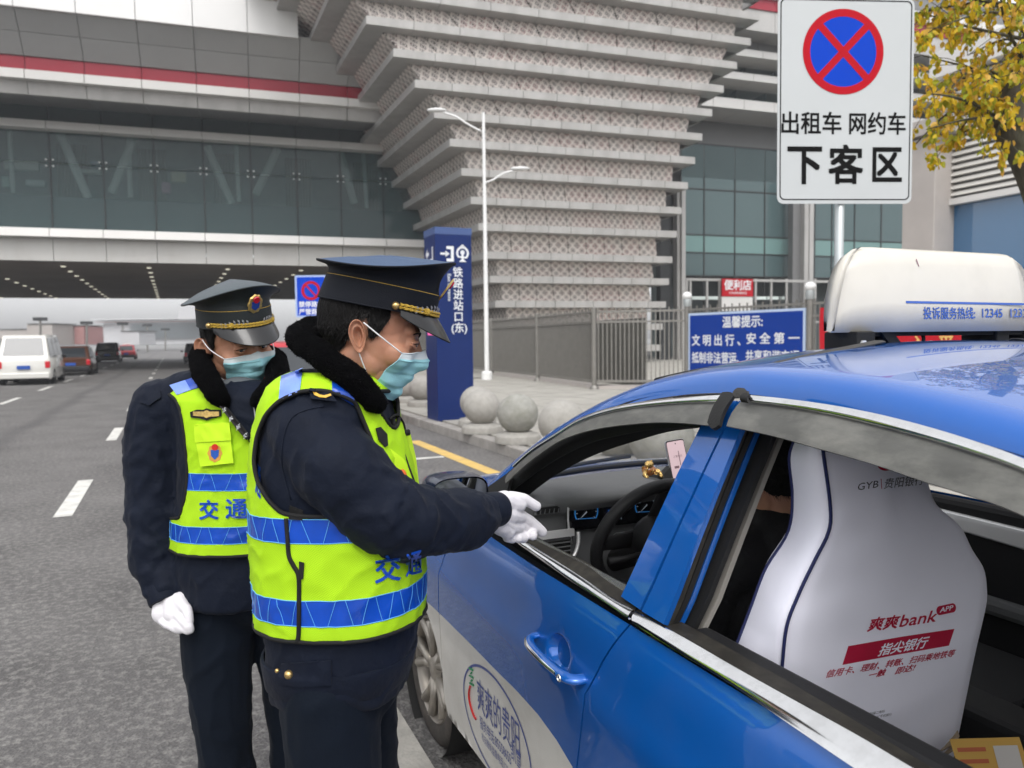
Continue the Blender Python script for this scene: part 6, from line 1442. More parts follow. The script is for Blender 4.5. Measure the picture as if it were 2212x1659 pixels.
def sewn_text(nm, body, bv, u0, v0, u1, v1, hpx, m, parent, bold=.03, lift=.004, shear=0., slant=0.):
    med = [1.6]
    def f_(t, s_, yy, l):
        u = lerp(u0, u1, t)+s_*slant; v = lerp(v0, v1, t)-s_*hpx; h = hit(bv, u, v, lift+l*.002)
        if h is None: h = O+ray(u, v).normalized()*med[0]
        med[0] = (h-O).length; return h
    return textfit(nm, body, f_, m, parent, bold=bold*.6, shear=shear)
# ---------------------------------------------------------------- vest over a torso
def vest(T, off, z0, z1, bands, cuts, patches, parent, n=150, dz=.006):
    zs = set([z0, z1]+[q for b in bands for q in b]); z = z0
    while z < z1: zs.add(z); z += dz
    zs = sorted(zs); zs = [zs[0]]+[b for a, b in zip(zs[:-1], zs[1:]) if b-a > .0015]
    for b in bands:
        for q in b: i = min(range(len(zs)), key=lambda k: abs(zs[k]-q)); zs[i] = q
    fo = fold(.007, 10, 3.); rows = []
    for z in zs:
        rr = T.ring(z, off, n); c, a, b = T.at(z); rows.append([p+(p-Vector((c.x, c.y, z))).normalized()*fo(p, None) for p in rr])
    me = bpy.data.meshes.new('vest'); vs = [p for r_ in rows for p in r_]; fs = []; mi = []; uvs = []
    for i in range(len(zs)-1):
        for j in range(n):
            f = (i*n+j, i*n+(j+1) % n, (i+1)*n+(j+1) % n, (i+1)*n+j); c = (vs[f[0]]+vs[f[2]])/2; ctr = T.at(c.z)[0]
            near = (c-ctr).dot(fwd0) < .0 or (c-ctr).normalized().dot((O-c).normalized()) > 0
            u, v = project(c)
            if near and any(in_poly((u, v), q) for q in cuts): continue
            k = 0
            for b in bands:
                if b[0] <= c.z <= b[1]: k = 1
            if near:
                for q, mk in patches:
                    if in_poly((u, v), q): k = mk
            fs.append(f); mi.append(k); R_ = T.at(c.z)[1]
            uvs += [(j/n*1.15, zs[i]), ((j+1)/n*1.15, zs[i]), ((j+1)/n*1.15, zs[i+1]), (j/n*1.15, zs[i+1])]
    me.from_pydata(vs, [], fs); me.polygons.foreach_set('material_index', mi); ul = me.uv_layers.new(name='UVMap')
    ul.data.foreach_set('uv', [c for t in uvs for c in t])
    bm = bmesh.new(); bm.from_mesh(me); lo = [v for v in bm.verts if not v.link_faces]; bmesh.ops.delete(bm, geom=lo, context='VERTS')
    for v in bm.verts:
        if not any(len(e.link_faces) == 1 for e in v.link_edges): continue
        u_, v_ = project(v.co); best = None
        for q in cuts:
            for a, b in zip(q, q[1:]+q[:1]):
                a = Vector(a); b = Vector(b); d = b-a; t = max(0, min(1, (Vector((u_, v_))-a).dot(d)/max(1e-6, d.dot(d)))); w_ = a+d*t; ds = (w_-Vector((u_, v_))).length
                if best is None or ds < best[0]: best = (ds, w_)
        if best and best[0] < 9 and (v.co-T.at(v.co.z)[0]).dot(O-v.co) > 0:
            dd = (v.co-O).length; v.co = O+ray(*best[1]).normalized()*dd
    bm.to_mesh(me)
    be = {e for e in bm.edges if len(e.link_faces) == 1}; trims = []
    while be:
        e = be.pop(); path = [e.verts[0], e.verts[1]]
        for end in (0, 1):
            while True:
                tip = path[-1]; nx_ = next((x for x in tip.link_edges if x in be), None)
                if nx_ is None: break
                be.discard(nx_); path.append(nx_.other_vert(tip))
            path.reverse()
        if len(path) > 6: trims.append([v.co.copy() for v in path])
    bm.free()
    o = finish('vest', me, [m_hv, m_rfb, m_rfl, m_hvs], parent, True, label='bright yellow-green mesh vest with blue reflective bands')
    md = o.modifiers.new('s', 'SOLIDIFY'); md.thickness = .003; md.offset = -1
    for tr_ in trims:
        if tr_[0].z > z1-.01 and tr_[-1].z > z1-.01 and min(p.z for p in tr_) > z1-.02: continue
        for _ in range(8): tr_ = [tr_[0]]+[(a+b*2+c)/4 for a, b, c in zip(tr_[:-2], tr_[1:-1], tr_[2:])]+[tr_[-1]]
        mb = MB(); mb.tube(tr_, .0045, 7); build('vest_edge', mb, m_vt, o, smooth=True)
    def seen(p):
        c = T.at(p.z)[0]; return not ((p-c).normalized().dot((O-p).normalized()) > 0 and any(in_poly(project(p), q) for q in cuts))
    def runs(pts):
        out = [[]]
        for p in pts:
            if seen(p): out[-1].append(p)
            elif out[-1]: out.append([])
        return [r_ for r_ in out if len(r_) > 1]
    fo2 = lambda p, c: p+(p-c).normalized()*fo(p, None)
    for zA, zB in bands:
        for k_ in range(38):
            pts = []
            for t in range(5):
                z = lerp(zA, zB, t/4); c = T.at(z)[0]; a = ((k_/38+(.012 if k_ % 2 else -.012)*(t/4-.5))*n) % n; i = int(a); rg = T.ring(z, off+.0012, n); pts.append(fo2(rg[i].lerp(rg[(i+1) % n], a-i), c))
            for r_ in runs(pts): mb = MB(); mb.tube(r_, .0006, 4, cap=False); build('band_stitch', mb, m_stch, o)
        for z in (zA, zB):
            c = T.at(z)[0]; rg = [fo2(p, c) for p in T.ring(z, off+.0008, 120)]
            for r_ in runs(rg+[rg[0]]): mb = MB(); mb.tube(r_, .0010, 5, cap=False); build('band_binding', mb, m_stch, o, smooth=True)
    return o
# ---------------------------------------------------------------- head
def frame(yaw_, pitch_, roll_):
    """yaw 0 = looks at the camera, + turns to photo right; pitch + = down; roll + = own right side down"""
    f = (-fwd0*cos(yaw_)+right0*sin(yaw_)); s_ = f.cross(Z).normalized()   # own right hand
    f2 = f*cos(pitch_)-Z*sin(pitch_); u2 = Z*cos(pitch_)+f*sin(pitch_)
    s3 = s_*cos(roll_)-u2*sin(roll_); u3 = u2*cos(roll_)+s_*sin(roll_)
    return s3, f2, u3
def head(parent, c, fr, k, near, skin=m_skin, name='head', mask_on=True, neck=True, lid=.0042):
    s_, f, u = fr
    def H(x, y, z): return c+(s_*x+f*y+u*z)*k
    M3 = Matrix((s_, f, u)).transposed()
    mb = MB()
    def E_(x, y, z, a, b, d): mb.ellipsoid(H(x, y, z), a*k, b*k, d*k, 22, 14, M3)
    E_(0, -.012, .030, .077, .098, .092); E_(0, .018, -.02, .067, .078, .088); E_(0, .022, -.072, .056, .062, .046); E_(0, .058, -.100, .026, .026, .022)
    E_(0, .074, .020, .050, .022, .018)
    for q in (-1, 1): E_(q*.040, .058, -.030, .029, .030, .028); E_(q*.052, .0, -.06, .018, .04, .03); E_(q*.031, .083, -.001, .017, .0125, .012)
    mb.capsule(H(0, .088, .006), H(0, .108, -.036), .0095*k, .0135*k); 
    for q in (-1, 1): E_(q*.011, .098, -.040, .010, .012, .008)
    E_(0, .086, -.068, .024, .012, .012)
    if neck: mb.capsule(H(0, -.015, -.05), H(0, -.02, -.12)-Z*.07*k, .056*k, .062*k)
    o = skin_obj(name, mb, .0032, skin, parent, 4)
    bv = bvh_of(o)
    # ears
    for q in (-1, 1):
        eo = H(q*.0755, -.014, -.012); out = s_*q; bk = (-f*.97+u*.10).normalized(); upv = (u*.96-f*.26).normalized(); rows = []
        prof = ((.02, -.004), (.25, -.005), (.42, -.002), (.54, .008), (.63, .013), (.72, .009), (.80, .010), (.88, .017), (.95, .021), (1.0, .0185), (1.0, .012), (.93, .006), (.8, -.002), (.6, -.006))
        for r_, h in prof:
            ring = []
            for j in range(28):
                a = 2*pi*j/28; ca, sa = cos(a), sin(a); fr_ = .5-.5*ca   # ca>0 back rim, ca<0 front (tragus)
                rx = .0195*(1.0 if ca > 0 else .72); ry = .0320*(1 if sa > 0 else .98); taper = 1-.28*max(0, -sa)
                hh = h*(1-.55*fr_*(1 if r_ > .6 else 0)) if h > 0 else h
                ring.append(eo+(bk*(rx*ca*r_*taper)+upv*(ry*sa*r_)+out*hh+out*(.006*max(0, ca)*r_))*k)
            rows.append(ring)
        mb = MB(); mb.grid(rows, closed_u=True); build('ear', mb, skin, parent, smooth=True, subd=1)
    # eyes, lashes, brows
    for q in (-1, 1):
        e = H(q*.031, .0865, -.001); mb = MB(); mb.ellipsoid(e, .0125*k, .0095*k, .0062*k, 16, 10, M3); build('eye', mb, mat('eye_white', (.55, .50, .47), rough=.25, coat=.5), parent, smooth=True)
        mb = MB(); mb.ellipsoid(e+(f*.0072-u*.0008+s_*(.003))*k, .0052*k, .003*k, .0046*k, 14, 8, M3); build('iris', mb, mat('iris_dark', (.012, .008, .006), rough=.1, coat=1), parent, smooth=True)
        mb = MB(); mb.ellipsoid(e+(u*lid-f*.0008)*k, .0142*k, .0112*k, .0062*k, 16, 10, M3); build('eyelid', mb, skin, parent, smooth=True)
        for zz, nm, r_ in ((.0052, 'upper_lid', .0042), (-.0062, 'lower_lid', .0036)):
            pth = [H(q*(.031+dx), .0935-abs(dx)*abs(dx)*28-.002*abs(dx)/.015, -.001+zz*(1-(dx/.0185)**2)) for dx in (-.0165, -.011, -.005, 0, .005, .011, .0165)]
            mb = MB(); mb.tube(smooth_path(pth, 2), r_*k, 8, flat=.8); build(nm, mb, skin, parent, smooth=True)
        pth = [H(q*(.031+dx), .0972-abs(dx)*abs(dx)*28, -.001+.0026*(1-(dx/.0175)**2)) for dx in (-.0155, -.008, 0, .008, .0155)]
        mb = MB(); mb.tube(smooth_path(pth, 3), .0009*k, 6); build('lashes', mb, m_hair, parent)
        pts = []
        for dx, dz in ((-.020, .016), (-.012, .0195), (0, .021), (.012, .0185), (.019, .013)):
            h = bv.find_nearest(H(q*(.031+dx), .094-abs(dx)*.35, .001+dz)); pts.append(h[0]+f*.0006*k)
        mb = MB(); mb.tube(smooth_path(pts, 3), [.0022*k, .003*k, .0036*k, .0038*k, .0038*k, .0038*k, .0037*k, .0035*k, .0033*k, .003*k, .0025*k, .002*k, .0016*k][:len(smooth_path(pts, 3))], 8, flat=.45); build('eyebrow', mb, m_hair, parent, smooth=True)
    # hair: shell on back and sides
    rows = []; nh = 72
    for i in range(13):
        t = i/12; row = []
        for j in range(nh+1):
            a = lerp(radians(66), radians(294), j/nh)   # 0 = front, around through the back
            back_ = (1-cos(a-0))/2; front_edge = min(abs(j-0), abs(nh-j))/nh
            zb_ = interp(front_edge, [0, .05, .09, .125, .165, .205, .30, .5], [.035, -.006, -.012, .026, .026, -.012, -.050, -.068])
            z = lerp(zb_+.006*noise.noise(Vector((j*.9, t, 2))), .058, t); rr_d = s_*sin(a)+f*cos(a); pc = H(0, 0, z); h = bv.ray_cast(pc+rr_d*.25, -rr_d)
            p = h[0] if h[0] is not None else pc+rr_d*.08*k
            th_ = (.0012+.0045*min(1, t*3.2)*(1 if t < .5 else .3))*k*(1+.35*noise.noise(Vector((j*1.3, t*3, 0)))); row.append(p+rr_d*th_)
        rows.append(row)
    mb = MB(); mb.grid(rows); build('hair', mb, m_hair, parent, smooth=True, solid=.004)
    mb = MB(); rh = random.Random(3)
    for _ in range(1500):
        i = rh.randint(0, 8); j = rh.randint(0, nh-1); p = rows[i][j].lerp(rows[i][j+1], rh.random()); dr_ = (-u+f*rh.gauss(-.1, .25)+s_*rh.gauss(0, .2)).normalized()
        nn = (p-c).normalized(); L_ = rh.uniform(.008, .018)*k; a = p+nn*.001; sd_ = dr_.cross(nn)*.0006*k
        mb.add([a-sd_, a+sd_, a+dr_*L_+nn*rh.uniform(-.001, .0035)], [(0, 1, 2)])
    build('hair_strands', mb, mat('hair_strand', (.012, .011, .0105), rough=.6, spec=.2), parent, kind='stuff')
    if mask_on:
        nA, nZ = 33, 31; R = []
        def zt_of(t): return lerp(-.022, -.012, 1-abs(t))+.006*max(0, 1-abs(t)*5)
        grid_ = []
        for i in range(nZ):
            fz = i/(nZ-1); row = []
            for j in range(nA):
                t = 2*j/(nA-1)-1; amax = radians(lerp(60, 47, fz)); a = t*amax; z = lerp(-.122+.018*t*t, zt_of(t), fz); dr_ = s_*sin(a)+f*cos(a)
                pc = H(0, .005, z); h = bv.ray_cast(pc+dr_*.3, -dr_); r_ = (h[0]-pc).length if h[0] is not None else .06*k; row.append([r_, a, z])
            grid_.append(row)
        base_r = [[q[0] for q in r_] for r_ in grid_]; rr = [[max(q, .01) for q in r_] for r_ in base_r]
        for it in range(14):
            nr = [r_[:] for r_ in rr]
            for i in range(nZ):
                for j in range(nA):
                    s1 = 0; n1 = 0
                    for di, dj in ((1, 0), (-1, 0), (0, 1), (0, -1)):
                        if 0 <= i+di < nZ and 0 <= j+dj < nA: s1 += rr[i+di][j+dj]; n1 += 1
                    nr[i][j] = max(base_r[i][j], .35*rr[i][j]+.65*s1/n1)
            rr = nr
        rows = []
        for i in range(nZ):
            fz = i/(nZ-1); row = []
            for j in range(nA):
                t = 2*j/(nA-1)-1; _, a, z = grid_[i][j]; pl = .0042*((1-(fz*3.6+.12*t) % 1)**1.5)*(1-.6*abs(t))*(1 if .1 < fz < .86 else .1)+.0012*noise.noise(Vector((t*5, fz*7, k*10)))
                dr_ = s_*sin(a)+f*cos(a); row.append(H(0, .005, z)+dr_*(rr[i][j]+.004*k+pl*k+.003*k*max(0, 1-t*t)))
            rows.append(row)
        mi_rows = MB()
        for i in range(nZ-1): mi_rows.cur = 1 if i >= nZ-5 else 0; mi_rows.grid([rows[i], rows[i+1]])
        mk = build('face_mask', mi_rows, [m_maskb, m_maskw], parent, smooth=True, weld=True, solid=.0015, subd=1, label='pale blue surgical mask with a white upper edge')
        mb = MB(); mb.tube([p+f*.001 for p in rows[-1]], .0013*k, 6); build('mask_hem', mb, m_maskw, mk, smooth=True)
        for q in (-1, 1):
            jj = -1 if q > 0 else 0; eb = H(q*.082, -.012, .016); el = H(q*.079, -.010, -.036)
            for a_, b_, mid in ((rows[-1][jj], eb, 1), (rows[1][jj], el, 1)):
                out = s_*q; mb = MB(); m_ = a_.lerp(b_, .5)+out*.010*k; mb.tube(smooth_path([a_, m_, b_+out*.004*k], 4), .0014*k, 6); build('mask_strap', mb, m_strap, mk, smooth=True)
    return H, M3, bv, o
# ---------------------------------------------------------------- peaked cap
def cap(parent, H, k, cloth, crownm, near, rim=0., dome=0.):
    n = 72
    def ringf(fx, fy, fz): return [H(fx(a), fy(a), fz(a)) for a in [2*pi*j/n for j in range(n)]]
    def blend(A, B, t, bulge=0.):
        out = []
        for p, q in zip(A, B): out.append(p.lerp(q, t))
        return out
    b0 = ringf(lambda a: .0890*sin(a), lambda a: .001+.1170*cos(a), lambda a: .050+.010*cos(a))
    b1 = ringf(lambda a: .0895*sin(a), lambda a: .001+.1115*cos(a), lambda a: .096+.008*cos(a))
    def ez(a): ca = cos(a); return .124+rim+.033*ca+.018*ca*ca
    e0 = ringf(lambda a: .122*sin(a), lambda a: -.004+.131*cos(a), ez)
    cc = H(0, -.008, .150+dome*.35)
    mb = MB(); mb.grid([b0, b1], closed_u=True); cp = build('cap_band', mb, cloth, parent, smooth=True, solid=.002)
    e1 = [p.lerp(cc, .03)+(p-p.lerp(cc, .03)).normalized()*0 for p in e0]
    mb = MB(); side_rows = [b1]
    for t in (.2, .4, .6, .8, .93): side_rows.append([p.lerp(q, t)+(q-cc).normalized()*(-.012*sin(pi*t))*k for p, q in zip(b1, e0)])
    side_rows.append(e0); mb.grid(side_rows, closed_u=True); build('cap_side', mb, cloth, cp, smooth=True)
    mb = MB(); top = [e0]
    for t in (.05, .15, .3, .45, .6, .75, .88, .97):
        top.append([p.lerp(cc, t)+(H(0, 0, 1)-H(0, 0, 0)).normalized()*k*((.004+dome)*sin(pi*min(1, t*1.25)*.62)**.7+.0015*noise.noise(Vector((i_*.2, t*4, 5)))) for i_, p in enumerate(e0)])
    mb.grid(top, closed_u=True); i0 = len(mb.v)-n; mb.f.append(tuple(range(i0, i0+n))); mb.mi.append(0); build('cap_top', mb, crownm, cp, smooth=True)
    for rg, r_, m_ in ((e0, .0022, cloth), (b1, .0011, m_cord), (b0, .0018, cloth)):
        mb = MB(); mb.tube(rg+[rg[0]], r_*k, 6, cap=False); build('piping', mb, m_, cp, smooth=True)
    # visor
    rows = []; na = 28
    for j in range(na+1):
        a = lerp(-radians(68), radians(68), j/na); w_ = cos(a*.95)**.8 if abs(a) < 1.5 else 0; row = []
        p0 = (.0885*sin(a), .006+.1115*cos(a), .052+.010*cos(a))
        ext = .046*max(0, (cos(a*1.30)))**.7 if abs(a*1.3) < pi/2 else 0
        for t in (0, .25, .5, .75, 1.0):
            row.append(H(p0[0]*(1+.08*t*ext/.046), p0[1]+ext*t*.86, p0[2]-.0+.0-ext*t*.78-.006*t*t))
        rows.append(row)
    mb = MB(); mb.grid(rows); vs_ = build('visor', mb, mat('visor_black', (.012, .012, .013), rough=.28, coat=.4), cp, smooth=True, solid=.003)
    mb = MB(); mb.tube([r_[-1] for r_ in rows], .0016*k, 6); build('visor_edge', mb, m_vt, cp, smooth=True)
    # gold cord: two twisted strands and knots, buttons at the sides
    for dz in (0, .0058):
        pth = [H(.0915*sin(a), .006+.1155*cos(a), .0565+dz+.010*cos(a)-.002*cos(a*2)) for a in [lerp(-radians(70), radians(70), j/60) for j in range(61)]]
        for ph in (0, pi):
            pp_ = [p+((H(0, 0, 1)-H(0, 0, 0))*cos(i_*1.25+ph)+(p-cc).normalized()*sin(i_*1.25+ph))*.0012 for i_, p in enumerate(pth)]
            mb = MB(); mb.tube(pp_, .0021*k, 6); build('gold_cord', mb, m_cord, cp, smooth=True)
    for a in (-radians(38), radians(38)):
        mb = MB(); mb.ellipsoid(H(.092*sin(a), .006+.1165*cos(a), .0595+.010*cos(a)), .0065*k, .0065*k, .0078*k, 10, 8); build('cord_knot', mb, m_cord, cp, smooth=True)
    for q in (-1, 1):
        a = q*radians(74); ct = H(.0905*sin(a), .006+.1145*cos(a), .060+.010*cos(a)); out = (ct-H(0, .01, .06)).normalized(); mb = MB(); mb.ellipsoid(ct, .0078*k, .0078*k, .0078*k, 14, 10); build('cap_button', mb, m_brass, cp, smooth=True)
    # badge and silver leaves on the front
    fd_ = (H(0, 1, 0)-H(0, 0, 0)).normalized(); ud_ = (H(0, 0, 1)-H(0, 0, 0)).normalized(); sd_ = (H(1, 0, 0)-H(0, 0, 0)).normalized()
    bc = H(0, .117, .122); tl = (ud_*.93+fd_*.36).normalized(); nb_ = tl.cross(sd_).normalized()
    if nb_.dot(fd_) < 0: nb_ = -nb_
    bm_ = lambda x, y, l=0.: bc+sd_*x*k+tl*y*k+nb_*(l+.004)*k
    bt = empty('cap_badge', bc-root_loc(cp)); bt.parent = cp
    def relief(nm, poly, l0, l1, m_):
        nn = len(poly); mb = MB(); mb.add([bm_(x, y, l0) for x, y in poly]+[bm_(x*.92, y*.92, l1) for x, y in poly], [tuple(range(nn, 2*nn))]+[(i, (i+1) % nn, nn+(i+1) % nn, nn+i) for i in range(nn)]); build(nm, mb, m_, bt, smooth=30)
    relief('gold_wreath', [(.0195*cos(a)*(1+.06*cos(9*a)), .027*sin(a)*(1+.05*cos(9*a))) for a in [2*pi*j/40 for j in range(40)]], 0, .004, m_stud)
    relief('blue_shield', [(-.011, .008), (.011, .008), (.010, -.010), (0, -.018), (-.010, -.010)], .004, .006, mat('enamel_blue', (.02, .05, .3), rough=.25, coat=.8))
    relief('red_disc', [(.009*cos(a), .015+.009*sin(a)) for a in [2*pi*j/20 for j in range(20)]], .005, .008, mat('enamel_red', (.5, .01, .02), rough=.25, coat=.8))
    for q in (-1, 1):
        for j in range(7):
            a = q*radians(13+6.2*j); zz = .074+.0035*sin(j*.8)-.0008*j; p = H(.0908*sin(a), .006+.1142*cos(a), zz); tan_ = (H(.0908*sin(a+.1*q), .006+.1142*cos(a+.1*q), zz)-p).normalized()
            for s2 in (-1, 1):
                e = p+(tan_*.55+ud_*s2*.8).normalized()*.009*k; w_ = tan_.cross(ud_)*.0001; sd2 = (ud_*.55-tan_*s2*.8).normalized()*.0026*k; ou = (p-H(0, .01, zz)).normalized()*.002*k
                mb = MB(); mb.add([p+ou, p.lerp(e, .5)+sd2+ou*1.4, e+ou, p.lerp(e, .5)-sd2+ou*1.4], [(0, 1, 2, 3)]); build('silver_leaf', mb, m_silver, cp, solid=.0012)
    return cp
def fur_collar(parent, pts, r, nm='fur_collar', flat_=.8, seed=1):
    pth = smooth_path(pts, 5); rr = [r*interp(i/(len(pth)-1), [0, .06, .2, .8, .94, 1], [.45, .85, 1, 1, .85, .45]) for i in range(len(pth))]
    mb = MB()
    for i in range(len(pth)-1): mb.capsule(pth[i], pth[i+1], rr[i], rr[i+1], 12, 3)
    def d_(co, n_): return .0035*noise.noise(co*45)+.002*noise.noise(co*110)+.005*noise.noise(co*16)
    o = skin_obj(nm, mb, .006, m_fur, parent, 3, d_)
    rg = random.Random(seed); L = root_loc(parent); mb = MB(); vs = o.data.vertices; N = len(vs)
    for _ in range(9000):
        v = vs[rg.randrange(N)]; p = v.co+L; d = (v.normal+Vector((rg.gauss(0, .4), rg.gauss(0, .4), rg.gauss(-.2, .4)))).normalized(); sd_ = d.orthogonal()*.0005; ln = rg.uniform(.0015, .0042)
        mb.add([p-sd_, p+sd_, p+d*ln], [(0, 1, 2)])
    build('fur_pile', mb, mat('fur_tip', (.006, .0055, .006), rough=.9, spec=.1), o, kind='stuff'); return o
def shoe(mb, heel, toe_dir, k=1.):
    mb.capsule(heel+Z*.05, heel+toe_dir*.13+Z*.045, .042*k, .045*k); mb.capsule(heel+toe_dir*.13+Z*.04, heel+toe_dir*.2+Z*.03, .042*k, .028*k)
# ================================================================ officer 1, in profile at the taxi
D1 = 1.64
b1 = P(735, 900, D1); off1 = empty('person', (b1.x, b1.y, 0), label='officer in profile pointing a white-gloved hand at the open taxi window', cat='person')
T1 = Torso([(798, 655, 795, .085), (812, 625, 815, .12), (832, 602, 832, .14), (858, 592, 838, .15), (900, 580, 846, .158), (950, 570, 860, .165), (1010, 564, 876, .168), (1080, 562, 892, .168), (1150, 563, 903, .168), (1230, 567, 908, .168), (1300, 573, 907, .168), (1370, 578, 900, .165), (1430, 580, 892, .162), (1478, 588, 874, .15)], D1)
arm1 = [(P(664, 934, 1.53), .076), (P(734, 1012, 1.49), .084), (P(822, 1104, 1.50), .079), (P(880, 1126, 1.53), .074), (P(950, 1127, 1.60), .067), (P(1006, 1119, 1.665), .063), (P(1026, 1112, 1.69), .052)]
mb = MB(); T1.skin(mb); chain(mb, arm1)
chain(mb, [(P(740, 900, 1.78), .085), (P(770, 1060, 1.84), .075), (P(790, 1180, 1.84), .065), (P(850, 1240, 1.80), .055)])
def sleeve(pts, amp=.006):
    P_ = [Vector(p) for p, r_ in pts]; cum = [0]
    for a, b in zip(P_[:-1], P_[1:]): cum.append(cum[-1]+(b-a).length)
    el = cum[len(cum)//2]
    def f(co):
        best = None
        for i, (a, b) in enumerate(zip(P_[:-1], P_[1:])):
            d = b-a; t = max(0, min(1, (co-a).dot(d)/d.length_squared)); q = a+d*t; ds = (co-q).length
            if best is None or ds < best[0]: best = (ds, cum[i]+t*d.length, co-q, d.normalized())
        ds, t, rv, ax_ = best
        if ds > .13: return 0
        rv = rv.normalized(); ref = ax_.orthogonal().normalized(); x = rv.dot(ref); y = rv.dot(ax_.cross(ref))
        w_ = max(math.exp(-((t-el)/.085)**2), .75*math.exp(-((t-cum[-1])/.07)**2), .28)
        n1 = noise.noise(Vector((t*19+x*1.3, x*1.1, y*1.1+3))); n3 = noise.noise(Vector((t*34-y*2, x*1.5+5, y*1.5)))
        rg_ = 1-abs(n1)*2.6; return amp*w_*((rg_ if rg_ > -.2 else -.2)*.9+n3*.7)*min(1, max(0, (.13-ds)/.03))
    return f
elb = arm1[3][0]; sl1 = sleeve(arm1, .0085)
def d1(co, n_):
    a = fold(.010, 8.5, 1)(co, n_); w_ = max(0, 1-(co-elb).length/.24); t = (co-arm1[0][0]).dot((arm1[2][0]-arm1[0][0]).normalized()); return a*.8+sl1(co)
jk1 = skin_obj('jacket', mb, .0075, m_navy, off1, 5, d1)
mb = MB(); chain(mb, [(P(1030, 1110, 1.70), .043), (P(1046, 1104, 1.72), .042), (P(1074, 1099, 1.755), .0405)]); cuff = MB()
c0, c1 = P(1030, 1108, 1.70), P(1079, 1099, 1.76); cuff.tube([c0, c0.lerp(c1, .3), c0.lerp(c1, .36), c0.lerp(c1, .93), c1, c1, c0.lerp(c1, .9)], [.041, .0415, .0425, .0405, .0385, .036, .035], 28, cap=False); build('cuff', cuff, m_navy, off1, smooth=50)
# trousers, jacket hem, shoes
x_ = lambda cxm, d, z: right0*cxm+fwd0*d+Z*z
mb = MB(); hipc = x_(-.378, 1.64, .80)
mb.ellipsoid(hipc, .134, .13, .12, 24, 14, Matrix.Rotation(-YAW, 3, 'Z'))
chain(mb, [(x_(-.392, 1.57, .80), .102), (x_(-.385, 1.56, .62), .096), (x_(-.378, 1.555, .46), .088), (x_(-.39, 1.56, .28), .083), (x_(-.40, 1.57, .09), .080)])
chain(mb, [(x_(-.365, 1.71, .80), .092), (x_(-.362, 1.73, .62), .083), (x_(-.355, 1.74, .46), .078), (x_(-.33, 1.74, .28), .082), (x_(-.34, 1.74, .09), .080)])
tr1 = skin_obj('trousers', mb, .009, m_trs, off1, 5, fold(.008, 6, 9))
mb = MB(); shoe(mb, x_(-.44, 1.57, 0), right0); shoe(mb, x_(-.38, 1.75, 0), right0); skin_obj('shoes', mb, .006, mat('shoe_black', (.01, .01, .01), rough=.25, coat=.5), off1, 3)
jb = bvh_of(jk1); 
# hem band with flap and buttons
hem = MB(); rows = [[p for p in T1.ring(z, o_, 60)] for z, o_ in ((.79, -.004), (.80, .002), (.852, .006), (.858, .005), (.86, .0))]; hem.grid(rows, closed_u=True); hb1 = build('hem_band', hem, m_navy, off1, smooth=50, solid=.003)
hbv = bvh_of(hb1, jk1)
sewn('hem_flap', hbv, [(608, 1434), (715, 1427), (716, 1480), (640, 1484), (612, 1478), (602, 1460)], m_navy, hb1, 8, .004, .004)
for u, v, r_ in ((599, 1449, .005), (624, 1457, .0092)):
    p = hit(hbv, u, v, .008); mb = MB(); mb.ellipsoid(p, r_, r_, r_, 14, 10); build('button', mb, m_brass, hb1, smooth=True)
# vest
vn1 = [(800, 845), (858, 845), (862, 912), (852, 930), (838, 915), (815, 882)]
cut1 = [(768, 868), (728, 850), (690, 842), (645, 846), (602, 866), (572, 897), (553, 945), (547, 1000), (556, 1042), (578, 1080), (608, 1110), (660, 1117), (760, 1116), (830, 1100), (826, 1010), (800, 945)]
zb = lambda v, d: EYE-(v-735)/1650*d
v1 = vest(T1, .013, .935, P(735, 800, D1).z, [(.967, 1.018), (1.131, 1.178)], [cut1, vn1], [], off1)
vb1 = bvh_of(v1, jk1)
sewn('shoulder_band', vb1, [(607, 812), (654, 795), (647, 845), (602, 866)], m_rfl, v1, 5, .0035, .001); sewn('shoulder_band', vb1, [(717, 812), (766, 850), (764, 876), (718, 849)], m_rfb, v1, 5, .0035, .001)
sewn_tube('side_seam', vb1, [(618, 1120), (621, 1160), (624, 1200), (634, 1222), (645, 1245), (646, 1300), (645, 1372), (640, 1386)], .0045, m_vt, v1)
sewn('hook_tape', vb1, [(646, 1213), (657, 1216), (655, 1250), (646, 1254)], m_vt, v1, 6, .004, .002); sewn('hook_tape', vb1, [(626, 1092), (655, 1103), (653, 1124), (624, 1122)], m_vt, v1, 6, .003, .002)
sewn_text('lettering', '交', vb1, 810, 1232, 866, 1225, 58, m_rfb, v1, .03); sewn_text('lettering', '通', vb1, 877, 1222, 912, 1212, 50, m_rfb, v1, .03)
sewn_text('back_lettering', '通', vb1, 551, 1030, 563, 1045, 70, m_rfb, v1, .03)
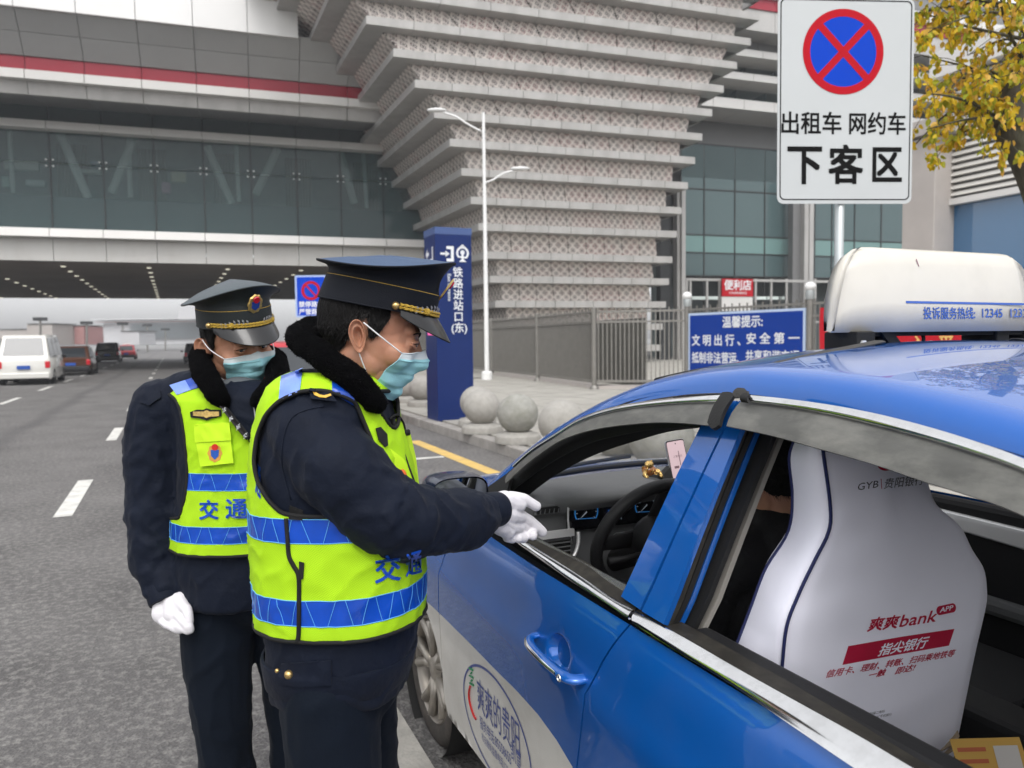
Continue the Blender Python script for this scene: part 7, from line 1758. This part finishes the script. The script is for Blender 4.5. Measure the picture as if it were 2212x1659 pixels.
# front edges, pocket and emblem seen from the side
sewn('velcro_patch', vb1, [(812, 925), (822, 922), (836, 938), (838, 962), (832, 966), (818, 950)], m_vt, v1, 5, .004, .002)
pf = MB()
def q1(u, v, d): return P(u, v, d)
pf.grid([[q1(832, 962, 1.54), q1(868, 990, 1.56), q1(876, 1000, 1.60)], [q1(826, 990, 1.53), q1(860, 1020, 1.55), q1(890, 1040, 1.60)], [q1(842, 1024, 1.54), q1(864, 1042, 1.56), q1(900, 1054, 1.61)]])
build('chest_pocket', pf, m_hvs, v1, smooth=True, solid=.006)
mb = MB(); mb.ellipsoid(q1(869, 1030, 1.545), .010, .004, .016, 14, 8, Matrix.Rotation(-YAW, 3, 'Z')); build('pocket_emblem', mb, mat('emblem_orange', (.6, .12, .02), rough=.6), v1, smooth=True)
pf = MB(); pf.grid([[q1(856, 905, 1.66), q1(872, 935, 1.64), q1(884, 938, 1.70)], [q1(868, 960, 1.66), q1(880, 985, 1.65), q1(896, 990, 1.70)], [q1(880, 1020, 1.66), q1(893, 1045, 1.65), q1(903, 1050, 1.70)]]); build('far_pocket', pf, m_hvs, v1, smooth=True, solid=.006)
mb = MB(); mb.tube(smooth_path([q1(848, 905, 1.62), q1(860, 950, 1.61), q1(880, 1010, 1.60), q1(897, 1056, 1.61)], 4), .006, 8); build('vest_edge', mb, m_vt, v1, smooth=True)
pf = MB(); pf.box((0, 0, 0), (.001, .001, .001))
mb = MB(); mb.tube(smooth_path([q1(866, 936, 1.65), q1(884, 934, 1.66)], 2), .007, 8); build('pocket_top', mb, m_vt, v1)
mb = MB(); mb.tube(smooth_path([q1(842, 905, 1.6), q1(858, 896, 1.62), q1(872, 915, 1.66), q1(876, 936, 1.67)], 5), .0025, 6); build('cord_loop', mb, m_vt, v1, smooth=True)
# epaulette
ep = sewn('epaulette', vb1, [(668, 840), (716, 850), (728, 868), (672, 862)], m_navy, off1, 6, .010, .006)
eb_ = bvh_of(ep); sewn('gold_leaf', eb_, [(675, 846), (684, 848), (690, 852), (700, 854), (714, 850), (716, 854), (704, 859), (690, 858), (679, 853)], mat('epaulette_gold', (.7, .4, .05), rough=.5), ep, 3, .006, .001)
# sleeve seam
sewn_tube('sleeve_seam', jb, [(700, 878), (660, 886), (628, 905), (612, 950), (610, 1010), (628, 1080)], .0016, m_navy, off1, lift=.001)
# head, collar, cap
fr1 = frame(radians(97), radians(16), radians(2)); hc1 = P(801, 716, 1.635)
H1, M1, hb_, hd1 = head(off1, hc1, fr1, 1.07, 1, lid=.0012)
m_capn = mat('cap_navy', (.0035, .005, .0095), spec=.25, rough=.65, bump=.2, bscale=500); m_capt1 = mat('cap_top_blue', (.045, .08, .15), rough=.55, bump=.2, bscale=300)
cap(off1, H1, 1.04, m_capn, m_capt1, 1)
fur_collar(off1, [P(822, 880, 1.535), P(792, 848, 1.515), P(745, 806, 1.505), P(697, 770, 1.53), P(655, 738, 1.59), P(650, 722, 1.68), P(690, 712, 1.77), P(760, 770, 1.78), P(820, 838, 1.74)], .029)
# glove
mb = MB(); g1 = lambda u, v, d: P(u, v, d)
chain(mb, [(g1(1070, 1090, 1.755), .028), (g1(1090, 1086, 1.785), .0285), (g1(1118, 1090, 1.81), .022)])
chain(mb, [(g1(1070, 1108, 1.76), .030), (g1(1095, 1112, 1.79), .029), (g1(1128, 1118, 1.83), .0155)])
chain(mb, [(g1(1072, 1122, 1.76), .028), (g1(1092, 1135, 1.79), .026), (g1(1120, 1140, 1.82), .015)])
chain(mb, [(g1(1080, 1135, 1.765), .022), (g1(1096, 1148, 1.785), .019)])
fing = [[(1104, 1079, 1.80, .0175), (1128, 1078, 1.815, .0128), (1144, 1085, 1.825, .0112), (1158, 1094, 1.835, .0104)],
        [(1126, 1117, 1.83, .0145), (1146, 1128, 1.85, .0125), (1160, 1139, 1.86, .0115), (1171, 1149, 1.87, .0105)],
        [(1122, 1130, 1.83, .0145), (1140, 1143, 1.85, .0122), (1149, 1152, 1.845, .0112), (1150, 1157, 1.83, .0105)],
        [(1112, 1140, 1.82, .0145), (1128, 1153, 1.84, .0120), (1130, 1162, 1.825, .0110), (1120, 1163, 1.81, .0100)],
        [(1100, 1147, 1.80, .0135), (1110, 1158, 1.81, .0110), (1106, 1163, 1.80, .0100), (1096, 1161, 1.79, .0095)]]
for fg in fing: chain(mb, [(g1(u, v, d), r_*1.16) for u, v, d, r_ in fg])
skin_obj('glove', mb, .0023, m_glv, off1, 2, lambda co, n_: .0010*noise.noise(co*60)+.0006*(1-abs(noise.noise(co*30))*2))
# ================================================================ officer 2, behind, turned to the right
D2 = 2.25
b2 = P(515, 900, D2); off2 = empty('person', (b2.x, b2.y, 0), label='officer standing behind, looking down to the right with a gloved hand hanging', cat='person')
T2 = Torso([(822, 425, 600, .085), (836, 390, 640, .12), (856, 372, 672, .145), (900, 385, 668, .155), (960, 396, 660, .16), (1030, 398, 654, .165), (1100, 394, 652, .168), (1180, 390, 652, .17), (1215, 390, 652, .17), (1250, 398, 648, .168), (1285, 404, 642, .165)], D2)
a2 = [(P(348, 878, 2.22), .078), (P(336, 960, 2.22), .084), (P(334, 1060, 2.22), .080), (P(338, 1150, 2.21), .078), (P(342, 1210, 2.20), .074), (P(356, 1262, 2.17), .060)]
mb = MB(); T2.skin(mb); chain(mb, a2)
chain(mb, [(P(676, 885, 2.3), .08), (P(700, 1050, 2.35), .075), (P(700, 1180, 2.3), .065), (P(690, 1270, 2.25), .055)])
chain(mb, [(P(372, 862, 2.23), .062), (P(430, 838, 2.22), .06)])
sl2 = sleeve(a2, .0085); fo2_ = fold(.010, 8, 21)
jk2 = skin_obj('jacket', mb, .0085, m_navy, off2, 5, lambda co, n_: fo2_(co, n_)*.8+sl2(co))
cf = MB(); c0, c1 = P(356, 1262, 2.17), P(366, 1298, 2.15); cf.tube([c0, c0.lerp(c1, .4), c0.lerp(c1, .9), c1, c1], [.055, .0565, .056, .054, .048], 26, cap=False, flat=.85); build('cuff', cf, m_navy, off2, smooth=50)
mb = MB()
mb.ellipsoid(x_(-.79, 2.25, .80), .165, .14, .13, 24, 14, Matrix.Rotation(-YAW, 3, 'Z'))
chain(mb, [(x_(-.875, 2.22, .80), .108), (x_(-.875, 2.20, .62), .100), (x_(-.87, 2.19, .46), .086), (x_(-.865, 2.2, .30), .078), (x_(-.85, 2.21, .09), .082)])
chain(mb, [(x_(-.725, 2.30, .80), .105), (x_(-.715, 2.31, .62), .092), (x_(-.70, 2.31, .46), .084), (x_(-.69, 2.32, .30), .08), (x_(-.68, 2.32, .09), .082)])
skin_obj('trousers', mb, .009, m_trs, off2, 5, fold(.009, 6, 31))
td = (right0*.8-fwd0*.5).normalized(); mb = MB(); shoe(mb, x_(-.87, 2.22, 0), td); shoe(mb, x_(-.70, 2.33, 0), td); skin_obj('shoes', mb, .006, MATS['shoe_black'], off2, 3)
cut2 = [(340, 832), (378, 862), (388, 880), (399, 945), (405, 1025), (401, 1070), (388, 1120), (340, 1120), (300, 960)]
vneck = [(462, 850), (500, 896), (537, 941), (548, 975), (700, 960), (700, 790), (470, 790)]
v2 = vest(T2, .013, .935, P(515, 824, D2).z, [(.970, 1.016), (1.117, 1.163)], [cut2, vneck], [], off2)
vb2 = bvh_of(v2, jk2)
sewn('shoulder_band', vb2, [(366, 832), (400, 821), (412, 842), (382, 853)], m_rfl, v2, 5, .004, .001); sewn('shoulder_band', vb2, [(400, 821), (428, 812), (440, 834), (412, 842)], m_rfb, v2, 5, .0042, .001)
sewn_text('lettering', '交', vb2, 430, 1101, 472, 1101, 43, m_rfb, v2, .035); sewn_text('lettering', '通', vb2, 487, 1099, 534, 1099, 43, m_rfb, v2, .035)
sewn('name_badge', vb2, [(411, 890), (425, 885), (440, 885), (446, 882), (456, 885), (477, 885), (478, 899), (462, 903), (446, 908), (430, 904), (412, 902)], m_vt, v2, 5, .005, .003)
sewn('badge_bars', vb2, [(417, 889), (440, 889), (446, 886), (453, 889), (473, 889), (473, 899), (453, 900), (446, 903), (440, 900), (417, 898)], m_stud, v2, 4, .009, .001)
pk2 = sewn('chest_pocket', vb2, [(424, 952), (499, 948), (505, 1000), (434, 1008)], m_hvs, v2, 6, .009, .006)
sewn('pocket_flap', vb2, [(420, 917), (496, 913), (500, 951), (422, 956)], m_hvs, v2, 6, .013, .005)
pe = bvh_of(pk2)
for nm, poly, c_, l_ in (('emblem_wreath', [(464+15*cos(a)*(1+.07*cos(8*a)), 979+19*sin(a)*(1+.05*cos(8*a))) for a in [2*pi*j/32 for j in range(32)]], (.6, .3, .06), .004), ('emblem_shield', [(455, 972), (473, 972), (472, 985), (464, 993), (456, 985)], (.02, .09, .4), .0055), ('emblem_red', [(464+7*cos(a), 966+7*sin(a)) for a in [2*pi*j/16 for j in range(16)]], (.6, .03, .02), .006)):
    sewn(nm, pe, poly, mat(nm+'_m', c_, rough=.6), v2, 3, l_, .0008)
mb = MB(); mb.tube(smooth_path([hit(vb2, 472, 868, .01), hit(vb2, 492, 893, .012), hit(vb2, 514, 922, .012), hit(vb2, 536, 948, .01)], 4), .011, 8, flat=.25); ly = build('lanyard', mb, mat('lanyard_black', (.012, .009, .010), rough=.5), off2, smooth=True)
lb = bvh_of(ly); 
for i_, ch in enumerate('交通执法'):
    u, v = lerp(530, 484, i_/3.), lerp(940, 885, i_/3.); sewn_text('lanyard_lettering', ch, lb, u-4.5, v+4, u+4.5, v-3, 10, m_txt, ly, .01, .003)
sewn_tube('jacket_zip', vb2, [(546, 868), (549, 884), (552, 905)], .002, m_silver, off2)
sewn('shoulder_tab', vb2, [(300, 868), (330, 846), (345, 842), (348, 858), (322, 876)], m_navy, off2, 6, .006, .004)
fr2 = frame(radians(47), radians(11), radians(9)); hc2 = P(510, 737, 2.26)
H2, M2, hb2, hd2 = head(off2, hc2, fr2, 1.10, -1)
m_capg = mat('cap_grey', (.016, .020, .022), spec=.3, rough=.5, bump=.2, bscale=300); m_capt2 = mat('cap_top_grey', (.07, .085, .095), rough=.45, bump=.15, bscale=260)
cap(off2, H2, 1.10, m_capg, m_capt2, -1, -.010, .009)
fur_collar(off2, [P(486, 872, 2.10), P(462, 840, 2.08), P(442, 806, 2.12), P(432, 776, 2.22), P(450, 758, 2.36), P(520, 758, 2.42), P(585, 770, 2.36), P(600, 800, 2.24), P(580, 845, 2.14), P(552, 868, 2.10)], .033, seed=5)
mb = MB(); mb.ellipsoid(P(520, 850, 2.2), .075, .06, .05, 16, 10); build('undershirt', mb, mat('grey_shirt', (.10, .11, .12), rough=.9), off2, smooth=True)
mb = MB()
chain(mb, [(g1(352, 1300, 2.15), .030), (g1(352, 1325, 2.13), .028), (g1(362, 1345, 2.12), .018)]); chain(mb, [(g1(375, 1298, 2.14), .032), (g1(378, 1325, 2.12), .030), (g1(384, 1345, 2.11), .018)]); chain(mb, [(g1(392, 1298, 2.13), .028), (g1(394, 1318, 2.11), .022)])
for fg in ([(394, 1305, 2.11, .018), (404, 1318, 2.09, .0135), (408, 1330, 2.08, .012), (409, 1341, 2.075, .011)], [(388, 1330, 2.10, .017), (400, 1344, 2.08, .0135), (408, 1354, 2.07, .012), (411, 1361, 2.07, .0105)], [(375, 1338, 2.11, .017), (386, 1352, 2.085, .0135), (397, 1359, 2.075, .012), (405, 1362, 2.07, .0105)], [(360, 1338, 2.12, .016), (370, 1351, 2.10, .013), (381, 1358, 2.085, .0115), (390, 1361, 2.08, .0105)], [(346, 1328, 2.13, .015), (354, 1342, 2.11, .0125), (363, 1350, 2.10, .011), (372, 1354, 2.09, .010)]):
    chain(mb, [(g1(u, v, d), r_) for u, v, d, r_ in fg])
skin_obj('glove', mb, .003, m_glv, off2, 3, lambda co, n_: .0014*noise.noise(co*50)+.0014*(1-abs(noise.noise(co*24))*2))
# ================================================================ the driver, mostly hidden behind the pillar and the seat
dv = empty('person', (1.28, 1.45, .34), label='dark-clothed driver leaning forward inside the taxi, mostly hidden by the pillar', cat='person')
m_blk = mat('driver_jacket', (.010, .010, .011), rough=.7, bump=.2, bscale=120)
mb = MB(); mb.ellipsoid((1.28, 1.36, .62), .18, .15, .16); mb.capsule((1.28, 1.36, .65), (1.27, 1.50, .98), .16, .15); mb.capsule((1.12, 1.48, 1.0), (1.44, 1.48, 1.0), .085, .085); mb.capsule((1.27, 1.455, 1.0), (1.265, 1.475, 1.04), .10, .08)
for s2 in (-1, 1): chain(mb, [(Vector((1.28+.19*s2, 1.48, .98)), .065), (Vector((1.28+.20*s2, 1.56, .76)), .055), (Vector((1.26+.10*s2, 1.70, .70)), .042)]); chain(mb, [(Vector((1.28+.09*s2, 1.42, .60)), .09), (Vector((1.28+.13*s2, 1.85, .62)), .075), (Vector((1.28+.1*s2, 2.1, .42)), .06)])
skin_obj('clothed_body', mb, .012, m_blk, dv, 4, fold(.008, 8, 40))
frd = (Vector((1, .0, 0)).normalized(), Vector((0, .86, -.5)).normalized(), Vector((0, .5, .86)).normalized())
Hd, Md, hbd, hdd = head(dv, Vector((1.27, 1.52, 1.165)), frd, 1.0, 1, mask_on=False)
mb = MB(); mb.ellipsoid(Hd(0, -.022, .040), .086, .100, .088, 26, 16, Matrix(frd).transposed()); build('hair_top', mb, m_hair, dv, smooth=True)
for s2 in (-1, 1):
    hnd = MB(); w0 = Vector((1.26+.10*s2, 1.70, .70)); chain(hnd, [(w0, .028), (w0+Vector((.01*s2, .05, .03)), .03)])
    for q in range(4): chain(hnd, [(w0+Vector((.01*s2, .06, .045-.02*q)), .010), (w0+Vector((.035*s2, .085, .045-.02*q)), .009), (w0+Vector((.05*s2, .06, .045-.02*q)), .008)])
    chain(hnd, [(w0+Vector((0, .05, .03)), .011), (w0+Vector((.0, .085, .05)), .009)]); skin_obj('hand', hnd, .004, m_skin, dv, 2)

for ob in [dv]: ob.location.x += .06; ob.location.y -= .07
# ================================================================ air between here and the far terminal
hz = MB(); hz.box((-260, -60, -1.0), (260, 320, 75)); hm_ = bpy.data.materials.new('haze'); hm_.use_nodes = True; nn_ = hm_.node_tree.nodes; nn_.clear()
vo_ = nn_.new('ShaderNodeVolumePrincipled'); vo_.inputs['Color'].default_value = (.93, .95, 1, 1); vo_.inputs['Density'].default_value = .0010
oo_ = nn_.new('ShaderNodeOutputMaterial'); hm_.node_tree.links.new(vo_.outputs[0], oo_.inputs['Volume'])
build('haze', hz, hm_, kind='stuff')
